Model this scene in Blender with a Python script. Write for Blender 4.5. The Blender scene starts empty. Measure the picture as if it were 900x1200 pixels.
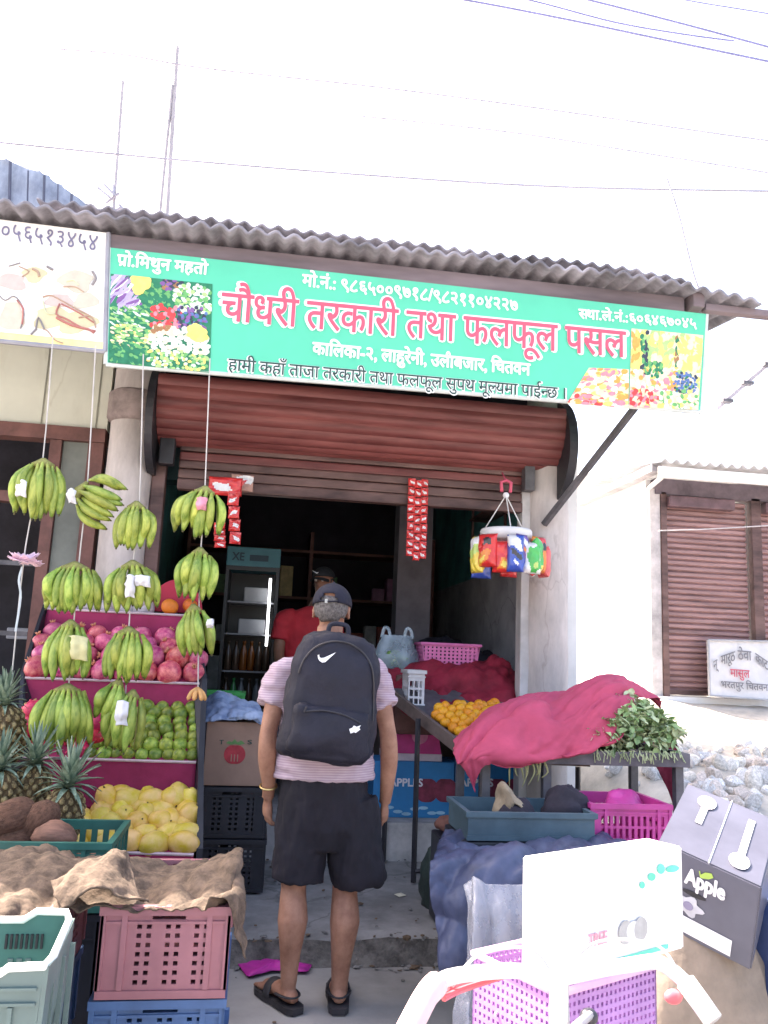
import bpy, bmesh, math, random
from mathutils import Vector, Matrix, Quaternion, noise
S = bpy.context.scene
C = S.collection
rad = math.radians
random.seed(7)
# ---------------------------------------------------------------- camera
F, YAW, PITCH, ROLL, CH = 950.0, rad(8), rad(10), rad(2.5), 1.5
_f = Vector((math.sin(YAW)*math.cos(PITCH), math.cos(YAW)*math.cos(PITCH), math.sin(PITCH)))
_r0 = Vector((math.cos(YAW), -math.sin(YAW), 0)); _u0 = _r0.cross(_f)
_r = _r0*math.cos(ROLL)+_u0*math.sin(ROLL); _u = _u0*math.cos(ROLL)-_r0*math.sin(ROLL)
cam = bpy.data.cameras.new('camera'); cam.sensor_fit = 'VERTICAL'; cam.sensor_height = 36; cam.lens = F/1200*36
cam.clip_start = .05; cam.clip_end = 2000
co = bpy.data.objects.new('camera', cam); C.objects.link(co)
m3 = Matrix((_r, _u, -_f)).transposed().to_4x4(); m3.translation = (0, 0, CH); co.matrix_world = m3
S.camera = co
def at(px, py, Y):
    """point of the place seen at a pixel of the photograph, at the given distance Y from the camera line"""
    d = _f*F + _r*(px-450) + _u*(600-py); d = d*(Y/d.y)
    return Vector((d.x, d.y, d.z+CH))
# ---------------------------------------------------------------- sky, sun, exposure
SUN = Vector((-.50, .46, .80)).normalized()
W = bpy.data.worlds.new('World'); S.world = W; W.use_nodes = True
nt = W.node_tree; bg = nt.nodes['Background']; sk = nt.nodes.new('ShaderNodeTexSky'); sk.sky_type = 'NISHITA'
sk.sun_disc = False; sk.sun_elevation = math.asin(SUN.z); sk.sun_rotation = math.atan2(SUN.x, SUN.y)
sk.air_density = 1.0; sk.dust_density = 7.0; sk.ozone_density = 1.0; sk.altitude = 200
nt.links.new(sk.outputs[0], bg.inputs[0]); bg.inputs[1].default_value = .15
sl = bpy.data.lights.new('sun', 'SUN'); sl.energy = 4.0; sl.angle = rad(.6); sl.color = (1, .95, .88)
so = bpy.data.objects.new('sun', sl); C.objects.link(so); so.rotation_mode = 'QUATERNION'; so.rotation_quaternion = SUN.to_track_quat('Z', 'Y'); so.location = (-6, 4, 12)
vs = S.view_settings; vs.view_transform = 'Standard'; vs.look = 'None'; vs.gamma = 1; vs.exposure = 2.5
vs.use_white_balance = True; vs.white_balance_temperature = 7000; vs.white_balance_tint = 13
S.cycles.max_bounces = 8; S.cycles.diffuse_bounces = 5; S.cycles.use_denoising = True
try: S.cycles.denoiser = 'OPENIMAGEDENOISE'
except Exception: pass
S.cycles.sample_clamp_indirect = 8
# ---------------------------------------------------------------- materials
def mat(name, col, rough=.6, var=.15, scale=6, bump=0., metal=0., hue=0., spec=.4, col2=None, detail=4, trans=0., fac=(.35, .65), stretch=None, rnd=0.):
    m = bpy.data.materials.new(name); m.use_nodes = True; t = m.node_tree; N = t.nodes; L = t.links
    b = N['Principled BSDF']; b.inputs['Roughness'].default_value = rough; b.inputs['Metallic'].default_value = metal
    b.inputs['Specular IOR Level'].default_value = spec
    tc = N.new('ShaderNodeTexCoord'); src = tc.outputs['Object']
    if stretch:
        mp = N.new('ShaderNodeMapping'); mp.inputs['Scale'].default_value = stretch; L.new(src, mp.inputs[0]); src = mp.outputs[0]
    nz = N.new('ShaderNodeTexNoise'); nz.inputs['Scale'].default_value = scale; nz.inputs['Detail'].default_value = detail; nz.inputs['Roughness'].default_value = .65
    L.new(src, nz.inputs['Vector'])
    cr = N.new('ShaderNodeValToRGB'); L.new(nz.outputs['Fac'], cr.inputs[0])
    c1 = [max(0, min(1, c*(1-var))) for c in col]; c2 = list(col2) if col2 else [max(0, min(1, c*(1+var))) for c in col]
    cr.color_ramp.elements[0].color = (*c1, 1); cr.color_ramp.elements[1].color = (*c2, 1)
    cr.color_ramp.elements[0].position = fac[0]; cr.color_ramp.elements[1].position = fac[1]
    out = cr.outputs[0]
    if hue or rnd:
        oi = N.new('ShaderNodeObjectInfo'); hs = N.new('ShaderNodeHueSaturation')
        mr = N.new('ShaderNodeMapRange'); mr.inputs[3].default_value = .5-hue; mr.inputs[4].default_value = .5+hue
        L.new(oi.outputs['Random'], mr.inputs[0]); L.new(mr.outputs[0], hs.inputs['Hue']); L.new(out, hs.inputs['Color'])
        ml = N.new('ShaderNodeMath'); ml.operation = 'MULTIPLY'; ml.inputs[1].default_value = 7.31; L.new(oi.outputs['Random'], ml.inputs[0])
        fr = N.new('ShaderNodeMath'); fr.operation = 'FRACT'; L.new(ml.outputs[0], fr.inputs[0])
        m2 = N.new('ShaderNodeMapRange'); m2.inputs[3].default_value = 1-rnd; m2.inputs[4].default_value = 1+rnd; L.new(fr.outputs[0], m2.inputs[0]); L.new(m2.outputs[0], hs.inputs['Value'])
        out = hs.outputs[0]
    L.new(out, b.inputs['Base Color'])
    if bump:
        bp = N.new('ShaderNodeBump'); bp.inputs['Strength'].default_value = bump; bp.inputs['Distance'].default_value = .01
        n2 = N.new('ShaderNodeTexNoise'); n2.inputs['Scale'].default_value = scale*5; n2.inputs['Detail'].default_value = 5; L.new(src, n2.inputs['Vector'])
        L.new(n2.outputs['Fac'], bp.inputs['Height']); L.new(bp.outputs[0], b.inputs['Normal'])
    if trans:
        tr = N.new('ShaderNodeBsdfTransparent'); mx = N.new('ShaderNodeMixShader'); mx.inputs[0].default_value = trans
        o = N['Material Output']; L.new(b.outputs[0], mx.inputs[1]); L.new(tr.outputs[0], mx.inputs[2]); L.new(mx.outputs[0], o.inputs['Surface'])
    return m
def wavy(m, scale, direction='Z', amount=.25, col=None, dist=.5, bump=0., kind='BANDS'):
    """weave / stripes over a material made by mat()"""
    t = m.node_tree; N = t.nodes; L = t.links; b = N['Principled BSDF']
    w = N.new('ShaderNodeTexWave'); w.wave_type = kind; w.bands_direction = direction; w.inputs['Scale'].default_value = scale; w.inputs['Distortion'].default_value = dist
    tc = N.new('ShaderNodeTexCoord'); L.new(tc.outputs['Object'], w.inputs['Vector'])
    lk = b.inputs['Base Color'].links[0]; src = lk.from_socket
    mx = N.new('ShaderNodeMix'); mx.data_type = 'RGBA'; mx.blend_type = 'MIX'
    mu = N.new('ShaderNodeMath'); mu.operation = 'MULTIPLY'; mu.inputs[1].default_value = amount; L.new(w.outputs['Fac'], mu.inputs[0])
    L.new(mu.outputs[0], mx.inputs[0]); L.new(src, mx.inputs[6]); mx.inputs[7].default_value = (*(col or (0, 0, 0)), 1)
    L.new(mx.outputs[2], b.inputs['Base Color'])
    if bump:
        bp = N.new('ShaderNodeBump'); bp.inputs['Strength'].default_value = bump; bp.inputs['Distance'].default_value = .003
        L.new(w.outputs['Fac'], bp.inputs['Height'])
        if b.inputs['Normal'].links: L.new(b.inputs['Normal'].links[0].from_socket, bp.inputs['Normal'])
        L.new(bp.outputs[0], b.inputs['Normal'])
    return m
def weather(m, crack=1.2, cw=.012, stain=3., amount=.55, dark=(.05, .045, .04), stretch=(1, 1, 1), crk=.6):
    """cracks and stains with a shape of their own over a material made by mat()"""
    t = m.node_tree; N = t.nodes; L = t.links; b = N['Principled BSDF']; src = b.inputs['Base Color'].links[0].from_socket
    tc = N.new('ShaderNodeTexCoord'); mp = N.new('ShaderNodeMapping'); mp.inputs['Scale'].default_value = stretch; L.new(tc.outputs['Object'], mp.inputs[0])
    nz = N.new('ShaderNodeTexNoise'); nz.inputs['Scale'].default_value = 3.5; nz.inputs['Detail'].default_value = 6; L.new(mp.outputs[0], nz.inputs['Vector'])
    va = N.new('ShaderNodeVectorMath'); va.operation = 'MULTIPLY_ADD'; va.inputs[1].default_value = (.35, .35, .35); L.new(nz.outputs['Color'], va.inputs[0]); L.new(mp.outputs[0], va.inputs[2])
    vo = N.new('ShaderNodeTexVoronoi'); vo.feature = 'DISTANCE_TO_EDGE'; vo.inputs['Scale'].default_value = crack; L.new(va.outputs[0], vo.inputs['Vector'])
    r1 = N.new('ShaderNodeMapRange'); r1.inputs[1].default_value = 0; r1.inputs[2].default_value = cw; r1.inputs[3].default_value = crk; r1.inputs[4].default_value = 0; L.new(vo.outputs['Distance'], r1.inputs[0])
    n2 = N.new('ShaderNodeTexNoise'); n2.inputs['Scale'].default_value = stain; n2.inputs['Detail'].default_value = 9; n2.inputs['Roughness'].default_value = .7; L.new(mp.outputs[0], n2.inputs['Vector'])
    r2 = N.new('ShaderNodeMapRange'); r2.inputs[1].default_value = .54; r2.inputs[2].default_value = .72; r2.inputs[3].default_value = 0; r2.inputs[4].default_value = amount; L.new(n2.outputs['Fac'], r2.inputs[0])
    mx = N.new('ShaderNodeMath'); mx.operation = 'MAXIMUM'; L.new(r1.outputs[0], mx.inputs[0]); L.new(r2.outputs[0], mx.inputs[1])
    mm = N.new('ShaderNodeMix'); mm.data_type = 'RGBA'; L.new(mx.outputs[0], mm.inputs[0]); L.new(src, mm.inputs[6]); mm.inputs[7].default_value = (*dark, 1); L.new(mm.outputs[2], b.inputs['Base Color']); return m
def emit(name, col, s):
    m = bpy.data.materials.new(name); m.use_nodes = True; b = m.node_tree.nodes['Principled BSDF']
    b.inputs['Base Color'].default_value = (*col, 1); b.inputs['Emission Color'].default_value = (*col, 1); b.inputs['Emission Strength'].default_value = s
    return m
# ---------------------------------------------------------------- object helpers (all bmeshes are in world coordinates)
ORG = {}
def thing(name, label, cat, loc, group=None, kind=None):
    o = bpy.data.objects.new(name, None); C.objects.link(o); o.empty_display_size = .1; o.location = loc
    ORG[o] = Vector(loc); tag(o, label, cat, group); return o
def tag(o, label, cat, group=None):
    o['label'] = label; o['category'] = cat
    if group: o['group'] = group
    return o
def obj(name, bm, m, parent=None, smooth=False, label=None, cat=None, group=None, kind=None, origin=None):
    bmesh.ops.recalc_face_normals(bm, faces=bm.faces) if smooth != 'keep' else None
    if parent is not None: org = ORG[parent]
    elif origin is not None: org = Vector(origin)
    else:
        vs_ = [v.co for v in bm.verts]; org = Vector((sum(v.x for v in vs_)/len(vs_), sum(v.y for v in vs_)/len(vs_), min(v.z for v in vs_)))
    bmesh.ops.translate(bm, verts=bm.verts, vec=-org)
    me = bpy.data.meshes.new(name); bm.to_mesh(me); bm.free()
    for x in (m if isinstance(m, (list, tuple)) else [m]): me.materials.append(x)
    if smooth:
        for p in me.polygons: p.use_smooth = True
    o = bpy.data.objects.new(name, me); C.objects.link(o); ORG[o] = org
    if parent is not None: o.parent = parent
    else: o.location = org
    if label: o['label'] = label
    if cat: o['category'] = cat
    if group: o['group'] = group
    if kind: o['kind'] = kind
    return o
def inst(name, me, loc, rot=(0, 0, 0), sc=(1, 1, 1), parent=None, label=None, cat=None, group=None):
    """a real object on shared mesh data, placed in the world"""
    o = bpy.data.objects.new(name, me); C.objects.link(o); o.rotation_euler = rot; o.scale = sc if not isinstance(sc, (int, float)) else (sc,)*3
    if parent is not None: o.parent = parent; o.location = Vector(loc)-ORG[parent]
    else: o.location = loc
    ORG[o] = Vector(loc)
    if label: tag(o, label, cat, group)
    return o
def mesh_of(name, bm, m, smooth=True):
    bmesh.ops.recalc_face_normals(bm, faces=bm.faces)
    me = bpy.data.meshes.new(name); bm.to_mesh(me); bm.free()
    for x in (m if isinstance(m, (list, tuple)) else [m]): me.materials.append(x)
    for p in me.polygons: p.use_smooth = smooth
    return me
def box(bm, c, s, rz=0, bev=0., mi=0, mtx=None):
    g = bmesh.ops.create_cube(bm, size=1); v = g['verts']
    M = Matrix.Translation(Vector(c)) @ Matrix.Rotation(rz, 4, 'Z') @ Matrix.Diagonal((*s, 1))
    if mtx is not None: M = mtx @ M
    bmesh.ops.transform(bm, matrix=M, verts=v)
    fs = {f for x in v for f in x.link_faces}
    if bev:
        es = {e for f in fs for e in f.edges}
        r = bmesh.ops.bevel(bm, geom=list(es), offset=bev, segments=2, affect='EDGES', profile=.6); fs = set(r['faces']) | {f for f in fs if f.is_valid}
    for f in fs:
        if f.is_valid: f.material_index = mi
    return v
def bx(c, s, rz=0, bev=0.):
    bm = bmesh.new(); box(bm, c, s, rz, bev); return bm
def lohi(bm, lo, hi, bev=0., mi=0):
    box(bm, [(a+b)/2 for a, b in zip(lo, hi)], [abs(b-a) for a, b in zip(lo, hi)], 0, bev, mi); return bm
def quad(bm, pts, mi=0, thick=0.):
    vs_ = [bm.verts.new(p) for p in pts]; f = bm.faces.new(vs_); f.material_index = mi; f.normal_update(); return f
def slab(bm, pts, back, mi=0):
    f = quad(bm, pts, mi); e = bmesh.ops.extrude_face_region(bm, geom=[f]); bmesh.ops.translate(bm, verts=[v for v in e['geom'] if isinstance(v, bmesh.types.BMVert)], vec=back)
    quad(bm, pts, mi) if not f.is_valid else None
    return bm
def tube(bm, pts, radii, n=10, flat=1., mi=0, cap=True, up=None):
    pts = [Vector(p) for p in pts]
    if isinstance(radii, (int, float)): radii = [radii]*len(pts)
    rings = []; ref = None
    for i, p in enumerate(pts):
        d = (pts[min(i+1, len(pts)-1)]-pts[max(i-1, 0)])
        d = d.normalized() if d.length > 1e-9 else Vector((0, 0, 1))
        if ref is None:
            ref = Vector(up) if up is not None else (Vector((1, 0, 0)) if abs(d.x) < .8 else Vector((0, 1, 0)))
        a = (ref-d*ref.dot(d)).normalized(); b = d.cross(a); ref = a
        rings.append([bm.verts.new(p+(a*math.cos(2*math.pi*k/n)+b*math.sin(2*math.pi*k/n)*flat)*radii[i]) for k in range(n)])
    for i in range(len(rings)-1):
        for k in range(n):
            f = bm.faces.new((rings[i][k], rings[i][(k+1) % n], rings[i+1][(k+1) % n], rings[i+1][k])); f.material_index = mi
    if cap:
        for r in (rings[0], rings[-1]): f = bm.faces.new(r); f.material_index = mi
    return rings
def loft(bm, rings, n=24, mi=0, p=2., cap=True):
    """rings of (cx, cy, z, rx, ry) bottom to top, superellipse power p"""
    R = []
    for cx, cy, z, rx, ry in rings:
        r = []
        for k in range(n):
            a = 2*math.pi*k/n; c, s = math.cos(a), math.sin(a)
            r.append(bm.verts.new((cx+rx*math.copysign(abs(c)**(2/p), c), cy+ry*math.copysign(abs(s)**(2/p), s), z)))
        R.append(r)
    for i in range(len(R)-1):
        for k in range(n):
            f = bm.faces.new((R[i][k], R[i][(k+1) % n], R[i+1][(k+1) % n], R[i+1][k])); f.material_index = mi
    if cap:
        bm.faces.new(R[0]).material_index = mi; bm.faces.new(R[-1]).material_index = mi
def ball(bm, c, r, u=16, v=10, mi=0, rot=None):
    g = bmesh.ops.create_uvsphere(bm, u_segments=u, v_segments=v, radius=1)['verts']
    r = (r,)*3 if isinstance(r, (int, float)) else r
    M = Matrix.Translation(Vector(c)) @ (rot.to_4x4() if rot else Matrix.Identity(4)) @ Matrix.Diagonal((*r, 1))
    bmesh.ops.transform(bm, matrix=M, verts=g)
    for f in {f for x in g for f in x.link_faces}: f.material_index = mi
    return g
def cat_rom(p0, p1, p2, p3, t):
    return .5*((2*p1)+(p2-p0)*t+(2*p0-5*p1+4*p2-p3)*t*t+(3*p1-p0-3*p2+p3)*t*t*t)
def spline(pts, sub):
    pts = [Vector(p) for p in pts]; out = []
    for i in range(len(pts)-1):
        a, b, c, d = pts[max(i-1, 0)], pts[i], pts[i+1], pts[min(i+2, len(pts)-1)]
        for k in range(sub): out.append(cat_rom(a, b, c, d, k/sub))
    out.append(pts[-1]); return out
def proj(p):
    d = Vector(p)-Vector((0, 0, CH)); return 450+F*d.dot(_r)/d.dot(_f), 600-F*d.dot(_u)/d.dot(_f)
def ridged(x, y, z, o):
    s = 0; a = 1.; f = 1.
    for k in range(3): s += a*(1-abs(noise.noise(Vector((x*f+o, y*f-o, z*f+k*7)))))**3.5; a *= .5; f *= 2.1
    return s-.75
def sheet(grid, sub=6, wr=.01, wsc=7., thick=.004, seed=0, fold=0., rag=0., crease=0., csc=4., skew=.6):
    """cloth through a grid of world points, with wrinkles and real thickness"""
    rows = [spline(r, sub) for r in grid]
    cols = [spline([r[j] for r in rows], sub) for j in range(len(rows[0]))]
    nu, nv = len(cols), len(cols[0]); bm = bmesh.new(); off = Vector((seed*13.1, seed*7.7, seed*3.3))
    su_ = [0.]; sv_ = [0.]; jm = nv//2; im = nu//2
    for i in range(1, nu): su_.append(su_[-1]+(cols[i][jm]-cols[i-1][jm]).length)
    for j in range(1, nv): sv_.append(sv_[-1]+(cols[im][j]-cols[im][j-1]).length)
    V = []
    for i in range(nu):
        col = []
        for j in range(nv):
            a = cols[min(i+1, nu-1)][j]-cols[max(i-1, 0)][j]; b = cols[i][min(j+1, nv-1)]-cols[i][max(j-1, 0)]
            n = a.cross(b); n = n.normalized() if n.length > 1e-9 else Vector((0, 0, 1)); p = cols[i][j]
            d = noise.fractal(p*wsc+off, .8, 2.1, 4)*wr
            if fold:
                q = p*wsc*.55+off; d += (abs(noise.noise(q))**.7-.35)*-fold
            if crease:
                s_, t_ = su_[i], sv_[j]; d += crease*ridged((s_+skew*t_)*csc, (t_-skew*s_)*csc*.33, seed, seed*3.1)
            pp = p+n*d
            if rag and (i in (0, nu-1) or j in (0, nv-1)): pp = pp+Vector((noise.noise(p*40+off), noise.noise(p*43-off), noise.noise(p*37)))*rag
            col.append(bm.verts.new(pp))
        V.append(col)
    for i in range(nu-1):
        for j in range(nv-1): bm.faces.new((V[i][j], V[i+1][j], V[i+1][j+1], V[i][j+1]))
    bmesh.ops.recalc_face_normals(bm, faces=bm.faces); bm.normal_update()
    B_ = [[bm.verts.new(v.co-v.normal*thick) for v in col] for col in V]
    for i in range(nu-1):
        for j in range(nv-1): bm.faces.new((B_[i][j], B_[i][j+1], B_[i+1][j+1], B_[i+1][j]))
    for i in range(nu-1):
        for j in (0, nv-1): bm.faces.new((V[i][j], V[i+1][j], B_[i+1][j], B_[i][j]))
    for j in range(nv-1):
        for i in (0, nu-1): bm.faces.new((V[i][j], V[i][j+1], B_[i][j+1], B_[i][j]))
    return bm
def remesh(bm, voxel, smooth=3, fac=.5):
    me = bpy.data.meshes.new('tmp'); bm.to_mesh(me); bm.free(); o = bpy.data.objects.new('tmp', me); C.objects.link(o)
    r = o.modifiers.new('r', 'REMESH'); r.mode = 'VOXEL'; r.voxel_size = voxel
    s = o.modifiers.new('s', 'SMOOTH'); s.iterations = smooth; s.factor = fac
    dg = bpy.context.evaluated_depsgraph_get(); ev = o.evaluated_get(dg); m2 = bpy.data.meshes.new_from_object(ev)
    bpy.data.objects.remove(o); bpy.data.meshes.remove(me)
    out = bmesh.new(); out.from_mesh(m2); bpy.data.meshes.remove(m2); return out
def wrinkle(bm, amp, sc, seed=0, aniso=(1, 1, 1)):
    bm.normal_update(); off = Vector((seed*5.1, seed*3.7, seed))
    ds = [(v, v.normal.copy()*noise.fractal(Vector((v.co.x*aniso[0], v.co.y*aniso[1], v.co.z*aniso[2]))*sc+off, .9, 2., 3)*amp) for v in bm.verts]
    for v, d in ds: v.co += d
    return bm
# ---------------------------------------------------------------- lettering (built as meshes; Devanagari half forms composed by hand)
def _glyphs(s, bold):
    c = bpy.data.curves.new('t', 'FONT'); c.body = s; c.size = 1; c.resolution_u = 3; c.align_x = 'LEFT'; c.fill_mode = 'FRONT'
    o = bpy.data.objects.new('t', c); C.objects.link(o); dg = bpy.context.evaluated_depsgraph_get()
    me = bpy.data.meshes.new_from_object(o.evaluated_get(dg)); bpy.data.objects.remove(o); bpy.data.curves.remove(c)
    b = bmesh.new(); b.from_mesh(me); bpy.data.meshes.remove(me); return b
def _adv(s):
    a = _glyphs(s+'।', 0); b = _glyphs('।', 0)
    r = max(v.co.x for v in a.verts)-max(v.co.x for v in b.verts); a.free(); b.free(); return r
def text(segs, bold=0.):
    """flat lettering in the xy plane starting at x = 0; tokens: ('half', k) consonant without its stem, ('ra', k) consonant with the r-stroke, ('reph', k)"""
    if isinstance(segs, str): segs = [segs]
    out = bmesh.new(); x = 0
    for s in segs:
        kind = None
        if isinstance(s, tuple): kind, s = s
        if not s.strip(): x += .26*len(s); continue
        g = _glyphs(s, bold); w = _adv(s)
        if kind == 'half':
            cut = w-.15
            bmesh.ops.bisect_plane(g, geom=g.verts[:]+g.edges[:]+g.faces[:], plane_co=(cut, 0, 0), plane_no=(1, 0, 0), clear_outer=True); w = cut-.01
        if kind == 'ra':
            q = [(w-.13, .17), (w-.13, .25), (w-.42, .05), (w-.38, -.01)]; g.faces.new([g.verts.new((a, b, 0)) for a, b in q])
        if kind == 'reph':
            for k in range(6):
                a0, a1 = math.pi*(1-k/5.), math.pi*(1-(k+1)/5.)
                if k == 5: break
                ii = [(w-.12+.13*math.cos(a)*q_, .66+.2*math.sin(a)*q_) for a, q_ in ((a0, 1), (a1, 1), (a1, .6), (a0, .6))]
                g.faces.new([g.verts.new((a, b, 0)) for a, b in ii])
        bmesh.ops.translate(g, verts=g.verts, vec=(x, 0, 0))
        me = bpy.data.meshes.new('t'); g.to_mesh(me); g.free(); out.from_mesh(me); bpy.data.meshes.remove(me); x += w
    return out
def letter(name, segs, m, parent, left, right, height, bold=0., up=(0, 0, 1), out=(0, -1, 0), lift=.003, thick=.0015, sub=None):
    """fit lettering between two world points on its baseline; `height` is the size of one em"""
    b0 = text(segs); left = Vector(left); right = Vector(right)
    x0 = min(v.co.x for v in b0.verts); x1 = max(v.co.x for v in b0.verts)
    X = (right-left)/(x1-x0); U = Vector(up)*height; O = Vector(out).normalized()
    isl = {}; k = 0
    for v in b0.verts:
        if v in isl: continue
        st_ = [v]; isl[v] = k
        while st_:
            q = st_.pop()
            for e in q.link_edges:
                w_ = e.other_vert(q)
                if w_ not in isl: isl[w_] = k; st_.append(w_)
        k += 1
    for v, i in isl.items(): v.co.z = i % 5
    me0 = bpy.data.meshes.new('t'); b0.to_mesh(me0); b0.free(); b = bmesh.new(); kx = height/X.length
    # heavier strokes: the same letters struck again a little to each side
    steps = [(0, 0)] if bold < .004 else [(bold*math.cos(math.pi*q/4), bold*math.sin(math.pi*q/4)) for q in range(8)]+[(0, 0)]
    for q, (dx, dy) in enumerate(steps):
        n_ = len(b.verts); b.from_mesh(me0); b.verts.ensure_lookup_table()
        for v in b.verts[n_:]: v.co = left+X*(v.co.x-x0+dx*kx)+U*(v.co.y+dy)+O*(lift+.00022*v.co.z+.00004*q)
    bpy.data.meshes.remove(me0)
    ext = bmesh.ops.extrude_face_region(b, geom=b.faces[:])
    bmesh.ops.translate(b, verts=[g for g in ext['geom'] if isinstance(g, bmesh.types.BMVert)], vec=O*thick)
    o = obj(name, b, m, parent); return o
# ================================================================ the setting
def grid_ground(name, x0, x1, y0, y1, nx, ny, zf, m, kind='structure'):
    bm = bmesh.new(); V = []
    for i in range(nx+1):
        V.append([bm.verts.new((x0+(x1-x0)*i/nx, y0+(y1-y0)*j/ny, 0)) for j in range(ny+1)])
    for c in V:
        for v in c: v.co.z = zf(v.co.x, v.co.y)
    for i in range(nx):
        for j in range(ny): bm.faces.new((V[i][j], V[i+1][j], V[i+1][j+1], V[i][j+1]))
    return obj(name, bm, m, smooth=True, kind=kind)
m_conc = mat('worn_concrete', (.23, .225, .22), .9, .3, 3.2, .5, detail=8)
m_conc2 = mat('dirty_concrete', (.17, .165, .16), .9, .4, 9, .8, detail=8)
weather(m_conc, .75, .010, 2.2, .45, (.09, .085, .08)); weather(m_conc2, 2, .02, 6, .5)
m_dust = mat('pale_dusty_ground', (.52, .48, .42), .95, .25, 2.5, .8, detail=8)
m_white = mat('lime_washed_wall', (.78, .77, .76), .8, .06, 2.5, .15)
m_cream = mat('cream_painted_plaster', (.60, .61, .52), .75, .06, 2, .1)
m_teal = mat('teal_wall_paint', (.07, .24, .25), .6, .3, 2.5, .1)
m_greyw = mat('grey_plaster', (.33, .31, .33), .8, .25, 2.2, .2)
m_darkw = mat('dark_interior_wall', (.022, .02, .03), .8, .3, 3)  # wall colour darkened so the shop interior reads as deep shade
m_pillar = mat('unpainted_round_pillar', (.50, .45, .43), .85, .22, 4, .3, detail=8, stretch=(1, 1, .35))
weather(m_pillar, 1.1, .006, 3., .35, (.20, .16, .14), (1, 1, .35), .3); weather(m_cream, .5, .004, 2.5, .22, (.30, .28, .20), (1, 1, .3), .25); weather(m_greyw, 1, .008, 3, .3, (.12, .11, .11)); weather(m_white, .6, .003, 2.2, .22, (.40, .37, .33), (1, 1, .4), .2)
m_rust = mat('red_oxide_shutter', (.17, .045, .045), .5, .35, 5, .1, stretch=(.25, 1, 2.5), col2=(.24, .075, .07))
m_rustd = mat('brown_shutter_rail', (.085, .04, .038), .5, .45, 6, .1, stretch=(.3, 1, 1), col2=(.17, .095, .085))
m_blk = mat('black_painted_steel', (.025, .024, .03), .5, .3, 8)
m_dgrey = mat('dark_grey_steel', (.10, .095, .105), .5, .3, 8)
m_roof = mat('weathered_corrugated_sheet', (.23, .22, .245), .85, .5, 3.5, .3, detail=8)
m_fascia = mat('old_timber_fascia', (.15, .12, .13), .8, .35, 4, .3, stretch=(.2, 1, 1))
m_wood = mat('brown_painted_wood', (.14, .06, .05), .6, .3, 5, .1)
m_tile = mat('plinth_plaster', (.42, .40, .39), .85, .3, 5, .3, detail=8)

grid_ground('ground', -150, 150, -100, 250, 60, 60, lambda x, y: 0, weather(mat('dusty_road_ground', (.27, .26, .25), .95, .25, 1.1, .6, detail=10), .5, .008, 1.8, .4, (.12, .115, .11)))
def pav(x, y): return .12+.02*(y-4.3)/1.5
bm = bmesh.new()
xs = [-9+.12*i for i in range(101)]
top0 = [bm.verts.new((x, 4.30+.03*noise.noise((x*3, 1, 0))+.012*noise.noise((x*14, 3, 0)), .104+.025*noise.noise((x*5, 0, 2)))) for x in xs]
mid = [bm.verts.new((x, 4.38, .120)) for x in xs]; top1 = [bm.verts.new((x, 9.8, .14)) for x in xs]; bot = [bm.verts.new((x, 4.22+.05*noise.noise((x*4, 5, 0)), -.02)) for x in xs]
for i in range(100):
    for q_, (a, b) in enumerate(((bot, top0), (top0, mid), (mid, top1))): bm.faces.new((a[i], a[i+1], b[i+1], b[i])).material_index = int(q_ == 0)
obj('pavement', bm, [m_conc, mat('crumbled_step_face', (.125, .115, .105), .95, .5, 12, 1., detail=8)], smooth=False, kind='structure')
# ramp of pale earth up to the shed, and the mound under the rubble
def slope(x, y):
    e = max(0, min(1, (x-2.42)/.6)); e = e*e*(3-2*e); t = max(0, min(1, (y-4.7)/.8)); t = t*t*(3-2*t)
    return -.05+(.62*t+max(0, min(1, (y-5.5)/2.9))*.56)*e+(.05*noise.noise((x*1.5, y*1.5, 0))+.02*noise.noise((x*5, y*5, 0)))*e
grid_ground('dirt_slope', 2.31, 14, 4.4, 14, 110, 90, slope, m_dust)

# ================================================================ the shop
shop = thing('shop_building', 'open fronted fruit shop with round pillars and a half raised red brown shutter', 'shop', (.6, 5.75, .12))
def part(name, bm, m, parent=None, smooth=False): return obj(name, bm, m, parent or shop, smooth)
# floor plinth with worn riser
part('floor_plinth', bx((.55, 8.0, .24), (3.3, 4.5, .27), bev=.012), m_tile)
for n, cx in (('pillar', -.985), ('pillar', 2.005)):
    bm = bmesh.new(); loft(bm, [(cx+.01*noise.noise((z*3, cx, 0)), 5.65, z, .155, .155) for z in [.1+.2*i for i in range(19)]], 28); p = part(n, bm, m_pillar, smooth=True)
    bm = bmesh.new(); loft(bm, [(cx, 5.65, 3.0, .162, .162), (cx, 5.65, 3.03, .185, .185), (cx, 5.65, 3.2, .185, .185), (cx, 5.65, 3.22, .16, .16)], 24); part('collar', bm, mat('pillar_stain', (.25, .2, .19), .8, .4, 6), p, True)
# side, back walls, ceiling
bm = bmesh.new(); lohi(bm, (-1.16, 5.86, .37), (-1.04, 10.2, 3.6)); part('side_wall', bm, m_teal)
bm = bmesh.new(); lohi(bm, (2.06, 5.86, .37), (2.18, 10.2, 2.3)); part('side_wall', bm, m_greyw)
bm = bmesh.new(); lohi(bm, (2.063, 5.863, 2.3), (2.178, 10.2, 3.6)); part('side_wall', bm, m_teal)
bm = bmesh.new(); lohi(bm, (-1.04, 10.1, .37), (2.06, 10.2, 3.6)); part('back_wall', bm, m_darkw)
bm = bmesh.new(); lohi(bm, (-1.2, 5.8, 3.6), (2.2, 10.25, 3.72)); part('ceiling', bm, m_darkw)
bm = bmesh.new(); lohi(bm, (-1.03, 7.4, 2.98), (2.05, 7.65, 3.59)); part('ceiling_beam', bm, mat('teal_beam', (.05, .10, .11), .7, .3, 3))
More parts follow.
